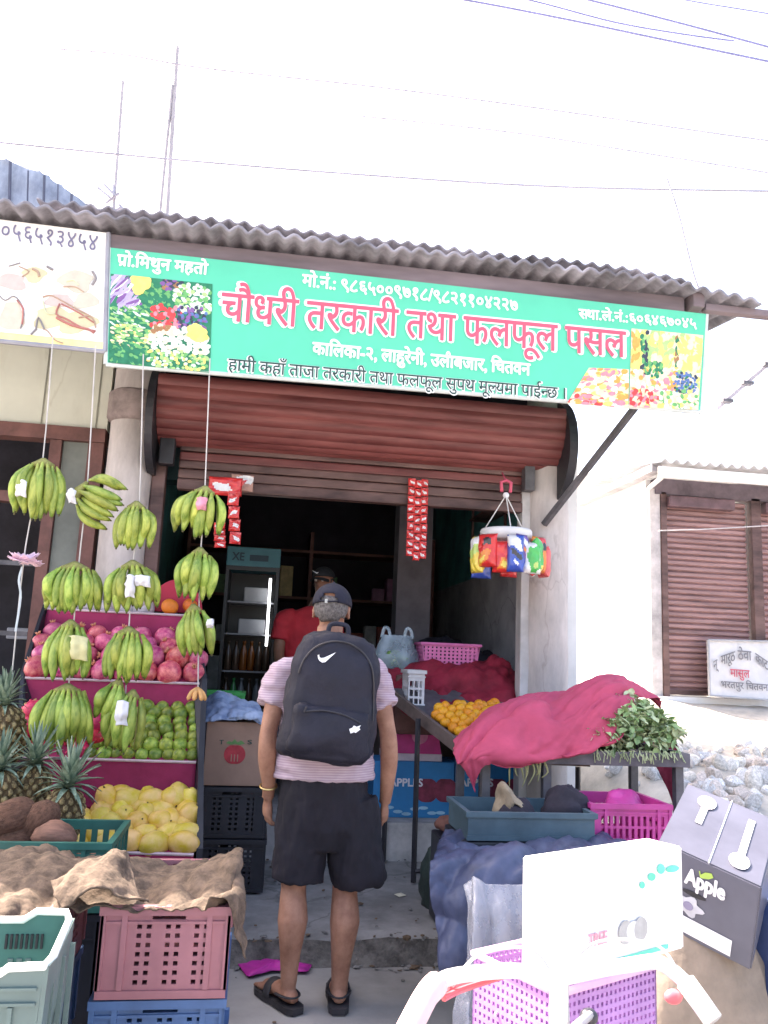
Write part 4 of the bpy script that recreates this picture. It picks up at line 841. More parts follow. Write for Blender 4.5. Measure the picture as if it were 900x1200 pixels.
for k in range(7):
    a = k*.9; tube(bm, spline([c+Vector((0, 0, .02)), c+Vector((.03*math.cos(a), -.02+.02*math.sin(a), -.0)), c+Vector((.045*math.cos(a), -.02+.03*math.sin(a), -.035))], 3), [.012]*6+[.005], 6)
obj('small_bananas', bm, mat('orange_ripe_skin', (.62, .33, .12), .6, .2, 12), smooth=True, label='tiny orange fruit cluster tied at the bottom of the rightmost string', cat='fruit')
m_str = mat('pale_string_fibre', (.52, .49, .46), .8)
def string(pts, label, Y=4.32, r=.0035):
    bm = bmesh.new(); tube(bm, spline([at(x, y, Y) for x, y in pts], 4), r, 5); obj('hanging_string', bm, m_str, label=label, cat='string', group='banana strings')
string([(62, 395), (50, 540), (30, 640), (14, 790)], 'leftmost string, from which the topmost left bananas and the pink flower hang')
string([(112, 405), (103, 560), (92, 665), (80, 810)], 'second string from the left, running down through three banana hands')
string([(168, 415), (163, 600), (155, 670), (147, 815)], 'third string from the left, passing in front of the round pillar')
string([(246, 420), (240, 575), (235, 650), (233, 720), (232, 812)], 'rightmost string, carrying three narrow banana hands and the small orange cluster')
# pink paper flower on the leftmost string
fl = thing('paper_flower', 'pale pink paper flower with ribbon tails hanging on the leftmost string', 'decoration', at(30, 668, 4.28))
bm = bmesh.new(); c = at(30, 657, 4.28)
for k in range(64):
    a = k*2.4; r_ = .055+.045*((k*7) % 5)/5; d = Vector((math.cos(a), math.sin(a)*.8, .45-.9*((k*3) % 8)/8)); s_ = d.cross(Vector((0, 0, 1))).normalized()*.022
    q = c+d*r_; f = bm.faces.new([bm.verts.new(p) for p in (c+s_*.2, q-d*.02+s_, q+s_*.2+Vector((0, 0, .012)), q-d*.02-s_, c-s_*.2)])
bmesh.ops.recalc_face_normals(bm, faces=bm.faces); bmesh.ops.solidify(bm, geom=bm.faces[:], thickness=.002); obj('petals', bm, mat('pale_pink_paper', (.75, .52, .62), .6, .15, 14), fl)
bm = bmesh.new(); tube(bm, spline([at(26, 664, 4.28), at(22, 680, 4.27), at(24, 700, 4.28), at(18, 740, 4.28)], 4), .006, 5, flat=.3); obj('ribbon', bm, mat('grey_green_ribbon', (.45, .50, .52), .5), fl)
# ================================================================ hanging snacks and packets at the opening
sr = thing('snack_hanger', 'round white hanger full of colourful snack bags hung before the right pillar', 'snack hanger', at(593, 640, 5.25))
YS_ = 5.25; c0 = at(593, 628, YS_); R0 = .175
bm = bmesh.new(); loft(bm, [(c0.x, c0.y, c0.z-.035, R0, R0), (c0.x, c0.y, c0.z+.025, R0, R0), (c0.x, c0.y, c0.z+.04, R0*.96, R0*.96)], 32); obj('drum', bm, mat('white_plastic_drum', (.70, .68, .68), .5, .08, 5), sr, True)
hk = at(593, 577, YS_)
for a in (.4, 2.5, 4.6):
    bm = bmesh.new(); tube(bm, [c0+Vector((R0*.95*math.cos(a), R0*.95*math.sin(a), .035)), hk+Vector((0, 0, -.02))], .004, 5); obj('cord', bm, mat('white_cord', (.7, .68, .66), .6), sr)
bm = bmesh.new(); ball(bm, hk+Vector((0, 0, -.02)), .022, 10, 8); obj('knot', bm, m_paper, sr, True)
bm = bmesh.new(); tube(bm, [hk+Vector((-.03, 0, .0)), hk+Vector((-.035, 0, .07)), hk+Vector((-.0, 0, .085)), hk+Vector((.035, 0, .07)), hk+Vector((.03, 0, 0))], .012, 6); tube(bm, [hk+Vector((0, 0, .08)), hk+Vector((0, .10, .16))], .006, 5); obj('hook', bm, mat('pink_red_hook', (.55, .08, .14), .4), sr, True)
def bag(c, w, h, ang, cols, name='snack_bag', parent=None, puff=.035, seed=0):
    """pillow-shaped packet; cols: list of (material, from, to) bands by height, or blobs"""
    bm = bmesh.new(); nx, nz = 18, 26; rg = random.Random(seed)
    X = Vector((math.cos(ang), math.sin(ang), 0)); N = Vector((math.sin(ang), -math.cos(ang), 0)); V = {}
    for sd in (0, 1):
        for i in range(nx+1):
            for j in range(nz+1):
                u, v = 2*i/nx-1, 2*j/nz-1; d = (1-abs(u)**2.6)**.6*max(0, (1-abs(v)**5))**.7*puff*(1 if sd == 0 else -1)
                p = c+X*(u*w/2*(1+.05*abs(v)**3))+Vector((0, 0, v*h/2))+N*d+N*(.009*noise.noise(Vector((u*2.5, v*2.5, seed)))+.004*noise.noise(Vector((u*9, v*5, seed))))
                if sd and (i in (0, nx) or j in (0, nz)): V[(sd, i, j)] = V[(0, i, j)]
                else: V[(sd, i, j)] = bm.verts.new(p)
    ms = [k[0] for k in cols]
    for sd in (0, 1):
        for i in range(nx):
            for j in range(nz):
                f = bm.faces.new((V[(sd, i, j)], V[(sd, i+1, j)], V[(sd, i+1, j+1)], V[(sd, i, j+1)])) if sd == 0 else bm.faces.new((V[(sd, i, j+1)], V[(sd, i+1, j+1)], V[(sd, i+1, j)], V[(sd, i, j)]))
                u, v = (i+.5)/nx, (j+.5)/nz
                for q, (mm, a0, a1, b0, b1) in enumerate(cols):
                    if a0 <= u+.12*math.sin(v*5+seed) <= a1 and b0 <= v+.08*math.sin(u*6+seed) <= b1: f.material_index = q
    return obj(name, bm, ms, parent, 'keep')
def foil(n, c): return mat('foil_'+n, c, .28, .12, 9, .1, spec=.7)
FO = {k: foil(k, c) for k, c in {'red': (.62, .03, .03), 'orange': (.75, .22, .03), 'yellow': (.75, .58, .08), 'blue': (.03, .08, .40), 'white': (.72, .72, .72), 'green': (.05, .42, .08), 'black': (.03, .03, .04), 'violet': (.16, .07, .30), 'pinkred': (.70, .12, .12), 'lime': (.45, .60, .15)}.items()}
def pal(b, *sp_): return [(FO[b], -9, 9, -9, 9)]+[(FO[k], a, b_, c_, d_) for k, a, b_, c_, d_ in sp_]
bags = [(-2.75, pal('yellow', ('white', 0, 1, .7, 1), ('lime', 0, 1, .45, .7))), (-2.35, pal('red', ('orange', .2, .8, .1, .45), ('black', .3, .7, .6, .8), ('yellow', .3, .6, .15, .28))), (-1.95, pal('red', ('orange', .3, .9, .05, .4), ('yellow', .4, .7, .1, .3))), (-1.62, pal('blue', ('white', .1, .9, .62, .95), ('black', .2, .8, .4, .55), ('white', .3, .6, .2, .3))),
        (-1.38, pal('violet', ('white', .2, .8, .7, .9), ('orange', .2, .7, .5, .62), ('blue', 0, 1, 0, .3))), (-1.12, pal('white', ('green', .3, 1, .1, .9), ('lime', .5, .8, .2, .4))), (-.85, pal('green', ('white', .6, 1, .2, 1), ('yellow', .3, .6, .05, .3))), (-.55, pal('orange', ('red', 0, 1, .7, 1), ('black', .3, .7, .55, .75), ('yellow', .2, .6, .1, .3))), (-.2, pal('pinkred', ('red', 0, 1, .8, 1))), (.3, pal('white', ('red', 0, .3, 0, 1))), (1.2, pal('red', ('yellow', .3, .7, .3, .6))), (2.1, pal('blue', ('white', .2, .8, .5, .8)))]
for k, (a, cl) in enumerate(bags):
    rr_ = R0+.060+.022*math.sin(k*2.6); p = Vector((c0.x+rr_*math.cos(a), c0.y+rr_*math.sin(a), c0.z-.150+.022*math.sin(k*2.1)))
    bag(p, .118+.02*math.sin(k*1.3), .225+.02*math.cos(k*1.9), a+math.pi/2+.55*math.sin(k*3.3), cl, 'snack_bag', sr, .040, k)
# strips of small packets
m_redf = FO['red']; m_whf = FO['white']
def strip(name, label, cols_px, Y, wpx, rows, cat='packets', group=None, seed=0):
    t = thing(name, label, cat, at(cols_px[0][0], cols_px[0][2], Y), group)
    for x0, y0, y1, xe in cols_px:
        for k in range(rows):
            u = (k+.5)/rows; c = at(x0+(xe-x0)*u, y0+(y1-y0)*u, Y+.012*math.sin(k*2.2+x0)); s = Y/950
            bag(c, wpx*s, (y1-y0)/rows*s*.96, .25*math.sin(k*1.7+x0), [(m_redf, -9, 9, -9, 9), (m_whf, .25, .75, .3, .6), (FO['pinkred'], -9, 9, .88, 9)], 'sachet', t, .009, k+seed)
strip('sachet_strip', 'two strips of red sachets hanging beside the topmost right bananas', [(273, 578, 638, 276), (257, 612, 642, 258)], 5.3, 13, 4)
strip('sachet_strip', 'wide bundle of shiny red sachet strips hanging in the dark opening', [(483, 560, 652, 480), (490.5, 562, 657, 487.5), (498, 561, 655, 495)], 5.55, 9, 9, seed=3)
t = thing('packet_bundle', 'red packet with white oval and brown white packet tucked under the shutter', 'packets', at(268, 580, 5.35))
bag(at(264, 570, 5.35), 38*5.35/950, 22*5.35/950, 0, [(m_redf, -9, 9, -9, 9), (m_whf, .25, .75, .3, .7)], 'red_packet', t, .012, 5)
bag(at(284, 566, 5.42), 26*5.35/950, 20*5.35/950, .1, [(mat('foil_tan', (.45, .25, .2), .4), -9, 9, -9, 9), (m_whf, .1, .9, .4, .9), (m_redf, .4, .6, .2, .6)], 'brown_packet', t, .010, 7)
# ================================================================ the customer seen from behind
m_skin = mat('tanned_skin', (.27, .125, .08), .55, .2, 9, .15, spec=.3, col2=(.38, .20, .135), detail=8); m_hair = mat('grey_hair', (.085, .075, .075), .85, .3, 90, .5, col2=(.17, .155, .15)); m_blackhair = mat('black_hair', (.012, .010, .010), .5, .3, 40, .3)
m_shirt = wavy(mat('lilac_striped_shirt', (.44, .335, .385), .85, .10, 5, .25, col2=(.50, .40, .45)), 30, 'Z', .60, (.25, .16, .22), .8)
m_short = mat('dark_shorts_cloth', (.009, .0075, .013), .85, .25, 6, .3); m_cap = mat('navy_cap_cloth', (.009, .009, .020), .85, .2, 9, .3); m_pack = mat('black_backpack_nylon', (.0085, .0085, .019), .7, .2, 8, .35); m_sole = mat('dark_rubber_sandal', (.030, .028, .032), .7, .3, 10, .2)
m_eye = mat('eye_white', (.7, .68, .65), .3)
MY = 3.775
def mp(px, py, dy=0.): return at(px, py, MY+dy)
def limb(bm, pts, r, n=14): 
    p = spline(pts, 4); k = len(pts)-1; rr = [r[min(int(i/4), k-1)]*(1-(i % 4)/4)+r[min(int(i/4)+1, k)]*((i % 4)/4) for i in range(len(p))]
    tube(bm, p, rr, n)
def hand_fig(bm, wrist, d, palm_n, s=1., curl=.5, thumb=1):
    """palm, four bent fingers of unequal length and a thumb; d points down the hand, palm_n out of the palm"""
    d = d.normalized(); nrm = (palm_n-d*palm_n.dot(d)).normalized(); sd = d.cross(nrm)*thumb
    tube(bm, [wrist-d*.02*s, wrist+d*.015*s, wrist+d*.05*s, wrist+d*.085*s], [.027*s, .030*s, .038*s, .035*s], 12, .55, up=sd)
    for k, (o, L_) in enumerate(((.029, .070), (.010, .079), (-.009, .074), (-.027, .058))):
        b0 = wrist+d*(.078*s)+sd*o*s; ps = [b0]; a = 0
        for q, f in enumerate((.42, .33, .25)):
            a += curl*(.35+.35*q)+.05*k; ps.append(ps[-1]+(d*math.cos(a)+nrm*math.sin(a)+sd*o*1.3)*L_*f*s)
        tube(bm, ps, [.0095*s, .0092*s, .0083*s, .0062*s], 8)
    b0 = wrist+d*.022*s+sd*.030*s; tube(bm, [b0-sd*.012*s, b0+(sd*.6+d*.6+nrm*.3)*.035*s, b0+(sd*.62+d*.95+nrm*.45)*.058*s, b0+(sd*.60+d*1.2+nrm*.62)*.072*s], [.013*s, .0125*s, .0105*s, .007*s], 8)
def head_fig(bm, c, Q, s=1.):
    """head with brow, nose, lips, chin and ears; +y of Q is the face direction"""
    P = lambda x, y, z: c+Q @ Vector((x*s, y*s, z*s))
    ball(bm, P(0, -.008, .025), (.078*s, .096*s, .095*s), 20, 14, rot=Q); ball(bm, P(0, .020, -.045), (.060*s, .070*s, .072*s), 16, 12, rot=Q); ball(bm, P(0, .066, -.096), (.026*s, .022*s, .018*s), 10, 8, rot=Q)
    tube(bm, [P(0, .080, .022), P(0, .098, -.010), P(0, .108, -.028), P(0, .088, -.036)], [.010*s, .011*s, .014*s, .012*s], 8)
    ball(bm, P(0, .086, -.060), (.024*s, .010*s, .007*s), 10, 6, rot=Q); ball(bm, P(0, .083, -.071), (.020*s, .010*s, .007*s), 10, 6, rot=Q)
    tube(bm, [P(-.05, .070, .036), P(-.02, .084, .040), P(.02, .084, .040), P(.05, .070, .036)], .009*s, 6)
    for sx in (-1, 1):
        for q in range(8):
            a = -1.2+q*.5; 
            if q: tube(bm, [P(sx*.083, -.004-.016*math.cos(a-.5), -.012+.030*math.sin(a-.5)), P(sx*.087, -.008-.017*math.cos(a), -.012+.031*math.sin(a))], .0065*s, 6)
        ball(bm, P(sx*.080, .002, -.012), (.008*s, .016*s, .026*s), 8, 8, rot=Q)
man = thing('person', 'man from behind in lilac shirt, dark shorts, navy cap and sandals facing the shop', 'person', (mp(367, 1180).x, MY, 0))
hc = mp(389, 716, .02); Q = Matrix.Rotation(rad(-14), 3, 'Z') @ Matrix.Rotation(rad(-8), 3, 'X')
bm = bmesh.new(); head_fig(bm, hc, Q, .98)
nb_ = mp(384, 768, .0); tube(bm, [mp(381, 792, -.01), nb_, mp(387, 735, .02)], [.085, .064, .060], 14)
zs = [mp(380, y).z for y in (930, 900, 865, 830, 800, 780)]; cx = mp(383, 850).x
loft(bm, [(cx, MY, mp(380, 965).z, .15, .11), (cx, MY, zs[0], .175, .125), (cx, MY, zs[1], .17, .12), (cx, MY, zs[2], .175, .12), (cx, MY, zs[3], .19, .115), (cx+.005, MY, zs[4], .20, .10), (cx+.005, MY, zs[5], .13, .08)], 24)
shL, shR = mp(333, 790), mp(438, 792)
LA = [shL, mp(316, 850, -.03), mp(313, 888, -.02), mp(315, 918, .02), mp(314, 934, .04)]; RA = [shR, mp(453, 850, -.03), mp(456, 888, -.02), mp(453, 925, .03), mp(451, 940, .05)]
limb(bm, [shL+Vector((.05, 0, 0)), *LA], [.055, .053, .0385, .041, .031, .025]); limb(bm, [shR-Vector((.05, 0, 0)), *RA], [.055, .053, .0385, .041, .031, .025])
hand_fig(bm, LA[-1], mp(313, 965, .06)-LA[-1], Vector((.9, .35, 0)), 1.0, .55, -1); hand_fig(bm, RA[-1], mp(449, 972, .08)-RA[-1], Vector((-.9, .35, 0)), 1.0, .75, 1)
hpL, hpR = mp(354, 935), mp(412, 935)
kL, kR = mp(344, 1040, .01), mp(404, 1040, .01); aL, aR = mp(338, 1158, .0), mp(397, 1166, .0)
limb(bm, [hpL, (hpL+kL)/2, kL, mp(343, 1078, -.02), mp(340, 1118, -.005), Vector((aL.x, aL.y, aL.z)), Vector((aL.x, aL.y, .07))], [.10, .085, .055, .066, .045, .031, .037])
limb(bm, [hpR, (hpR+kR)/2, kR, mp(404, 1080, -.02), mp(400, 1122, -.005), Vector((aR.x, aR.y, aR.z)), Vector((aR.x, aR.y, .07))], [.10, .085, .055, .066, .045, .031, .037])
def foot(bm, heel, ang):
    d = Vector((math.sin(ang), math.cos(ang), 0)); s_ = Vector((d.y, -d.x, 0)); h = Vector((heel.x, heel.y, 0))
    tube(bm, [h-d*.055+Vector((0, 0, .052)), h-d*.02+Vector((0, 0, .058)), h+d*.06+Vector((0, 0, .066)), h+d*.12+Vector((0, 0, .052)), h+d*.17+Vector((0, 0, .044))], [.022, .036, .042, .042, .036], 12, .75, up=s_)
    for k in range(5):
        o = -.030+.0155*k; L_ = .055-.006*k if ang < 0 else .030+.006*k
        tube(bm, [h+d*.16+s_*o+Vector((0, 0, .040)), h+d*(.17+L_*.6)+s_*o*1.1+Vector((0, 0, .040)), h+d*(.17+L_)+s_*o*1.1+Vector((0, 0, .034))], [.012, .011, .008], 7)
foot(bm, aL, rad(-30)); foot(bm, aR, rad(4))
body = remesh(bm, .0062, 4, .5); obj('body', body, m_skin, man, True)
for sx in (-1, 1): 
    bm = bmesh.new(); ball(bm, hc+Q @ Vector((sx*.030, .078, .016)), .012, 10, 8); obj('eye', bm, m_eye, man, True)
# hair below the cap
bm = bmesh.new(); ball(bm, hc+Q @ Vector((0, -.010, .018)), (.083, .100, .100), 28, 20, rot=Q)
Qi = Q.inverted()
dead = [v for v in bm.verts if (lambda p: p.z > .055 or p.z < -.048-.02*(abs(p.x) < .05) or p.y > .030 or (abs(p.x) > .066 and p.y > -.012 and p.z < .01))(Qi @ (v.co-hc))]
bmesh.ops.delete(bm, geom=dead, context='VERTS'); bmesh.ops.recalc_face_normals(bm, faces=bm.faces); bmesh.ops.solidify(bm, geom=bm.faces[:], thickness=.006); obj('hair', wrinkle(bm, .003, 60), m_hair, man, True)
# cap: crown with arched opening over the strap at the back, visor in front
bm = bmesh.new(); ball(bm, hc+Q @ Vector((0, -.006, .030)), (.092, .112, .098), 40, 28, rot=Q)
def capcut(p):
    if p.z < .012-.10*min(0, p.y)*0: return True
    return p.y < -.05 and abs(p.x) < .030 and .022 < p.z < .022+.030*math.sqrt(max(0, 1-(p.x/.031)**2))+.004
bmesh.ops.delete(bm, geom=[v for v in bm.verts if capcut(Qi @ (v.co-hc))], context='VERTS')
bmesh.ops.recalc_face_normals(bm, faces=bm.faces); bmesh.ops.solidify(bm, geom=bm.faces[:], thickness=.005); cap_ = obj('cap', bm, m_cap, man, True)
bm = bmesh.new(); tube(bm, [hc+Q @ Vector((-.040, -.101, .026)), hc+Q @ Vector((0, -.114, .020)), hc+Q @ Vector((.040, -.101, .026))], .009, 6, flat=.4); obj('strap', bm, m_cap, cap_)
bm = bmesh.new(); box(bm, hc+Q @ Vector((-.010, -.119, .022)), (.013, .005, .018)); obj('buckle', bm, mat('steel_buckle', (.4, .4, .4), .3, metal=1), cap_)
bm = bmesh.new(); ball(bm, hc+Q @ Vector((0, -.006, .129)), .009, 10, 8); obj('button', bm, m_cap, cap_, True)
bm = bmesh.new(); V = [[bm.verts.new(hc+Q @ Vector((.078*math.cos(a)*1.0, .055+(.02+.085*t)*math.sin(a)*1.15, .020-.022*t*t-.018*math.cos(a)**2))) for t in (0, .5, 1)] for a in [math.pi*k/14 for k in range(15)]]
for i in range(14):
    for j in range(2): bm.faces.new((V[i][j], V[i+1][j], V[i+1][j+1], V[i][j+1]))
bmesh.ops.recalc_face_normals(bm, faces=bm.faces); bmesh.ops.solidify(bm, geom=bm.faces[:], thickness=.004); obj('visor', bm, m_cap, cap_, True)
# shirt
bm = bmesh.new(); hz = mp(383, 912).z
loft(bm, [(cx, MY, hz, .225, .150), (cx, MY, hz+.03, .226, .152), (cx, MY, zs[2], .212, .148), (cx, MY, zs[3], .212, .140), (cx+.005, MY, zs[4]+.01, .215, .122), (cx+.005, MY, zs[5]+.01, .15, .10), (cx+.005, MY+.005, zs[5]+.045, .085, .082)], 28)
for (a, b, c_) in ((shL, mp(322, 815), mp(316.5, 828, -.01)), (shR, mp(446, 817), mp(452, 830, -.01))):
    s_ = Vector((.06, 0, .01)) if a is shL else Vector((-.06, 0, .01)); limb(bm, [a+s_, a+Vector((0, 0, .0)), b, c_], [.068, .076, .070, .072], 18)
shirt = wrinkle(remesh(bm, .009, 5, .5), .009, 8, 3, (.8, 1, 2.4)); shirt = wrinkle(shirt, .007, 20, 5, (.7, 1, 1.8)); sh_ = obj('shirt', shirt, m_shirt, man, True)
bm = bmesh.new(); n_ = 24; 
R1 = [(mp(385, 760, .0)+Vector((.070*math.cos(2*math.pi*k/n_), .012+.078*math.sin(2*math.pi*k/n_), .008*math.sin(2*math.pi*k/n_)))) for k in range(n_+1)]; tube(bm, R1, .017, 8, cap=False); obj('collar', wrinkle(bm, .004, 30), m_shirt, sh_, True)
# shorts
bm = bmesh.new(); cz = mp(383, 962).z
loft(bm, [(cx+.005, MY, mp(383, 992).z, .13, .11), (cx+.005, MY, cz-.02, .20, .140), (cx+.005, MY, mp(383, 935).z, .205, .143), (cx, MY, mp(383, 912).z, .192, .138), (cx, MY, mp(383, 900).z, .185, .13)], 26)
hmL, hmR = mp(348, 1030, .0), mp(423, 1036, .0)
limb(bm, [mp(357, 935), mp(352, 985), hmL], [.118, .114, .112], 22); limb(bm, [mp(410, 935), mp(416, 985), hmR], [.118, .120, .128], 22)
sh2 = wrinkle(remesh(bm, .009, 4, .5), .012, 7, 8, (1.6, 1, .8)); obj('shorts', wrinkle(sh2, .006, 20, 2, (1.6, 1, .6)), m_short, man, True)
# sandals
for heel, ang in ((aL, rad(-30)), (aR, rad(4))):
    d = Vector((math.sin(ang), math.cos(ang), 0)); s_ = Vector((d.y, -d.x, 0)); h = Vector((heel.x, heel.y, 0)); bm = bmesh.new()
    prof = [(-.085, .026), (-.06, .042), (0, .046), (.06, .046), (.12, .054), (.19, .052), (.235, .03)]
    lo = [h+d*a+s_*w for a, w in prof]+[h+d*a-s_*w for a, w in reversed(prof)]
    f = bm.faces.new([bm.verts.new(p+Vector((0, 0, .005))) for p in lo]); e = bmesh.ops.extrude_face_region(bm, geom=[f]); bmesh.ops.translate(bm, verts=[v for v in e['geom'] if isinstance(v, bmesh.types.BMVert)], vec=(0, 0, .024))
    sd = obj('sandal', bm, m_sole, man)
    bm = bmesh.new(); A = [h+d*.10+s_*(.052*math.cos(t))+Vector((0, 0, .028+.062*math.sin(t))) for t in [math.pi*k/12 for k in range(13)]]
    tube(bm, A, .028, 8, flat=.16, up=d); obj('strap', bm, m_sole, sd, True)
    bm = bmesh.new(); A = [h+d*(.03-.085*math.sin(t))+s_*(.046*math.cos(t))+Vector((0, 0, .062)) for t in [math.pi*k/12 for k in range(13)]]; tube(bm, A, .010, 6, flat=.4); obj('strap', bm, m_sole, sd, True)
bm = bmesh.new(); w = mp(314.5, 921, .022); ax = (LA[-1]-LA[-2]).normalized(); e1 = ax.orthogonal().normalized(); e2 = ax.cross(e1)
tube(bm, [w+e1*.036*math.cos(2*math.pi*k/20)+e2*.036*math.sin(2*math.pi*k/20) for k in range(21)], .005, 6, cap=False); obj('bracelet', bm, mat('brass_bracelet', (.55, .38, .16), .35, .1, metal=.8), label='thin brass bracelet on the left wrist of the man in the lilac shirt', cat='bracelet')
# backpack
bp_ = thing('backpack', 'black backpack with white tick mark worn on the back of the man in lilac', 'backpack', mp(388, 890, -.25))
tl = Matrix.Translation(mp(389, 815, -.20)) @ Matrix.Rotation(rad(4), 4, 'Y')
W2, H2 = (445-333)/2*3.64/950*.93, (890-742)/2*3.64/950*.95
bm = bmesh.new(); loft(bm, [(-.005, .0, -H2*1.0, W2*.70, .075), (-.005, .0, -H2*.975, W2*.90, .105), (0, .0, -H2*.88, W2*1.0, .125), (0, 0, -H2*.5, W2*1.02, .130), (0, 0, 0, W2*.99, .125), (0, 0, H2*.4, W2*.96, .115), (0, 0, H2*.68, W2*.90, .10), (0, 0, H2*.86, W2*.76, .085), (0, 0, H2*.96, W2*.56, .065), (0, 0, H2*1.0, W2*.36, .04)], 36, p=3.2)
bmesh.ops.subdivide_edges(bm, edges=bm.edges[:], cuts=2, use_grid_fill=True); bmesh.ops.transform(bm, matrix=tl, verts=bm.verts); obj('main_compartment', wrinkle(wrinkle(bm, .016, 6, 4, (1, 1, 1.6)), .006, 20, 4, (.6, 1, 1.6)), m_pack, bp_, True)
bm = bmesh.new(); loft(bm, [(.0, -.085, -H2*.95, W2*.72, .05), (0, -.095, -H2*.85, W2*.86, .062), (0, -.10, -H2*.5, W2*.87, .066), (0, -.098, -H2*.20, W2*.80, .050), (0, -.090, -H2*.12, W2*.66, .036)], 32, p=3.5)
bmesh.ops.subdivide_edges(bm, edges=bm.edges[:], cuts=2, use_grid_fill=True); bmesh.ops.transform(bm, matrix=tl, verts=bm.verts); fp = obj('front_pocket', wrinkle(wrinkle(bm, .018, 7, 6, (.8, 1, 1.8)), .006, 20, 1, (.6, 1, 1.6)), m_pack, bp_, True)
T3 = lambda x, y, z: tl @ Vector((x, y, z))
def ysurf(o, x, z, lift=.004):
    """front surface of a finished part, found by a ray through its mesh"""
    me = o.data; org = ORG[o]; from mathutils.bvhtree import BVHTree
    if o not in _bv: _bv[o] = BVHTree.FromPolygons([v.co+org for v in me.vertices], [tuple(p.vertices) for p in me.polygons])
    h = _bv[o].ray_cast(Vector((x, 0.5, z)), Vector((0, 1, 0)))
    return Vector((x, (h[0].y if h[0] else MY-.3)-lift, z))
_bv = {}; mc = [o for o in bp_.children if o.name.startswith('main')][0]
bm = bmesh.new(); zp = [ysurf(mc, *(lambda q: (q.x, q.z))(T3(x*W2, 0, z*H2)), .004) for x, z in ((-.80, .30), (-.72, .52), (-.55, .70), (-.28, .82), (0, .855), (.28, .82), (.55, .70), (.72, .52), (.80, .30), (.86, 0), (.88, -.3))]
tube(bm, spline(zp, 4), .004, 6); obj('zip', bm, m_blk, bp_)
bm = bmesh.new(); zp = [ysurf(fp, *(lambda q: (q.x, q.z))(T3(x*W2, 0, z*H2)), .004) for x, z in ((-.60, -.26), (-.3, -.22), (0, -.22), (.3, -.26), (.58, -.34))]; tube(bm, spline(zp, 4), .004, 6); zz_ = obj('zip', bm, m_blk, fp)
bm = bmesh.new(); tube(bm, [zp[0]+Vector((0, -.006, 0)), zp[0]+Vector((.008, -.010, .02))], .004, 5); obj('zip_pull', bm, m_blk, fp)
m_wlogo = mat('white_emblem', (.82, .82, .82), .5, .02)
def decal(name, pts, o, parent):
    b = bmesh.new(); P = [ysurf(o, *(lambda q: (q.x, q.z))(at(x, y, MY-.24)), .003) for x, y in pts]; f = b.faces.new([b.verts.new(p) for p in P]); e = bmesh.ops.extrude_face_region(b, geom=[f]); bmesh.ops.translate(b, verts=[v for v in e['geom'] if isinstance(v, bmesh.types.BMVert)], vec=(0, -.002, 0))
    bmesh.ops.triangulate(b, faces=b.faces[:]); obj(name, b, m_wlogo, parent)
decal('tick_emblem', [(371, 767.5), (371.5, 771.5), (373, 774), (376, 776), (379.5, 775.6), (392, 764.5), (378.5, 770.5), (375.5, 771), (373.5, 770.3), (372.8, 768.5), (373, 767)], mc, bp_)
decal('label_patch', [(405.5, 851), (409, 849.5), (411, 847), (414, 848.5), (419, 847), (417, 850), (418.5, 851.5), (413, 855.5), (411, 854.5), (407, 856)], fp, fp)
for sx, sh in ((-1, shL), (1, shR)):
    bm = bmesh.new(); x = cx+sx*.115
    tube(bm, spline([(x, MY-.13, zs[4]-.04), (x, MY-.10, zs[4]+.035), (x-sx*.005, MY-.02, zs[5]+.012), (x+sx*.005, MY+.07, zs[5]-.01), (x+sx*.03, MY+.14, zs[4]-.03), (x+sx*.06, MY+.155, zs[3]-.02), (x+sx*.085, MY+.11, zs[2]-.02), (x+sx*.06, MY-.10, zs[2]-.06)], 5), .030, 8, flat=.22, up=(1, 0, 0)); obj('shoulder_strap', bm, m_pack, bp_, True)
bm = bmesh.new(); tube(bm, spline([T3(-.045, .06, H2*.95), T3(-.035, .07, H2*1.13), T3(.035, .07, H2*1.13), T3(.045, .06, H2*.95)], 5), .011, 8, flat=.5); obj('carry_handle', bm, m_pack, bp_, True)
# ================================================================ the shopkeeper in the dark interior
SYk = 6.7; kp = lambda px, py, dy=0.: at(px, py, SYk+dy)
kz = .375; man2 = thing('person', 'shopkeeper in red shirt and dark cap standing in the dark shop interior', 'person', (kp(368, 720).x, SYk, kz))
h2 = kp(379, 683); Q2 = Matrix.Rotation(rad(150), 3, 'Z'); m_skd = mat('brown_skin', (.20, .09, .055), .6, .12, 5); m_redsh = mat('red_shirt', (.42, .02, .03), .8, .15, 6, .2); m_trs = mat('dark_trousers', (.02, .02, .03), .8)
bm = bmesh.new(); head_fig(bm, h2, Q2, .98); k0 = h2.x-.10; z_ = h2.z
tube(bm, [(k0+.05, SYk, z_-.26), (h2.x-.02, SYk, z_-.14), (h2.x, SYk, z_-.06)], [.09, .06, .055], 12)
loft(bm, [(k0, SYk, z_-.86, .16, .11), (k0, SYk, z_-.60, .16, .11), (k0, SYk, z_-.36, .20, .11), (k0+.02, SYk, z_-.24, .12, .08)], 20)
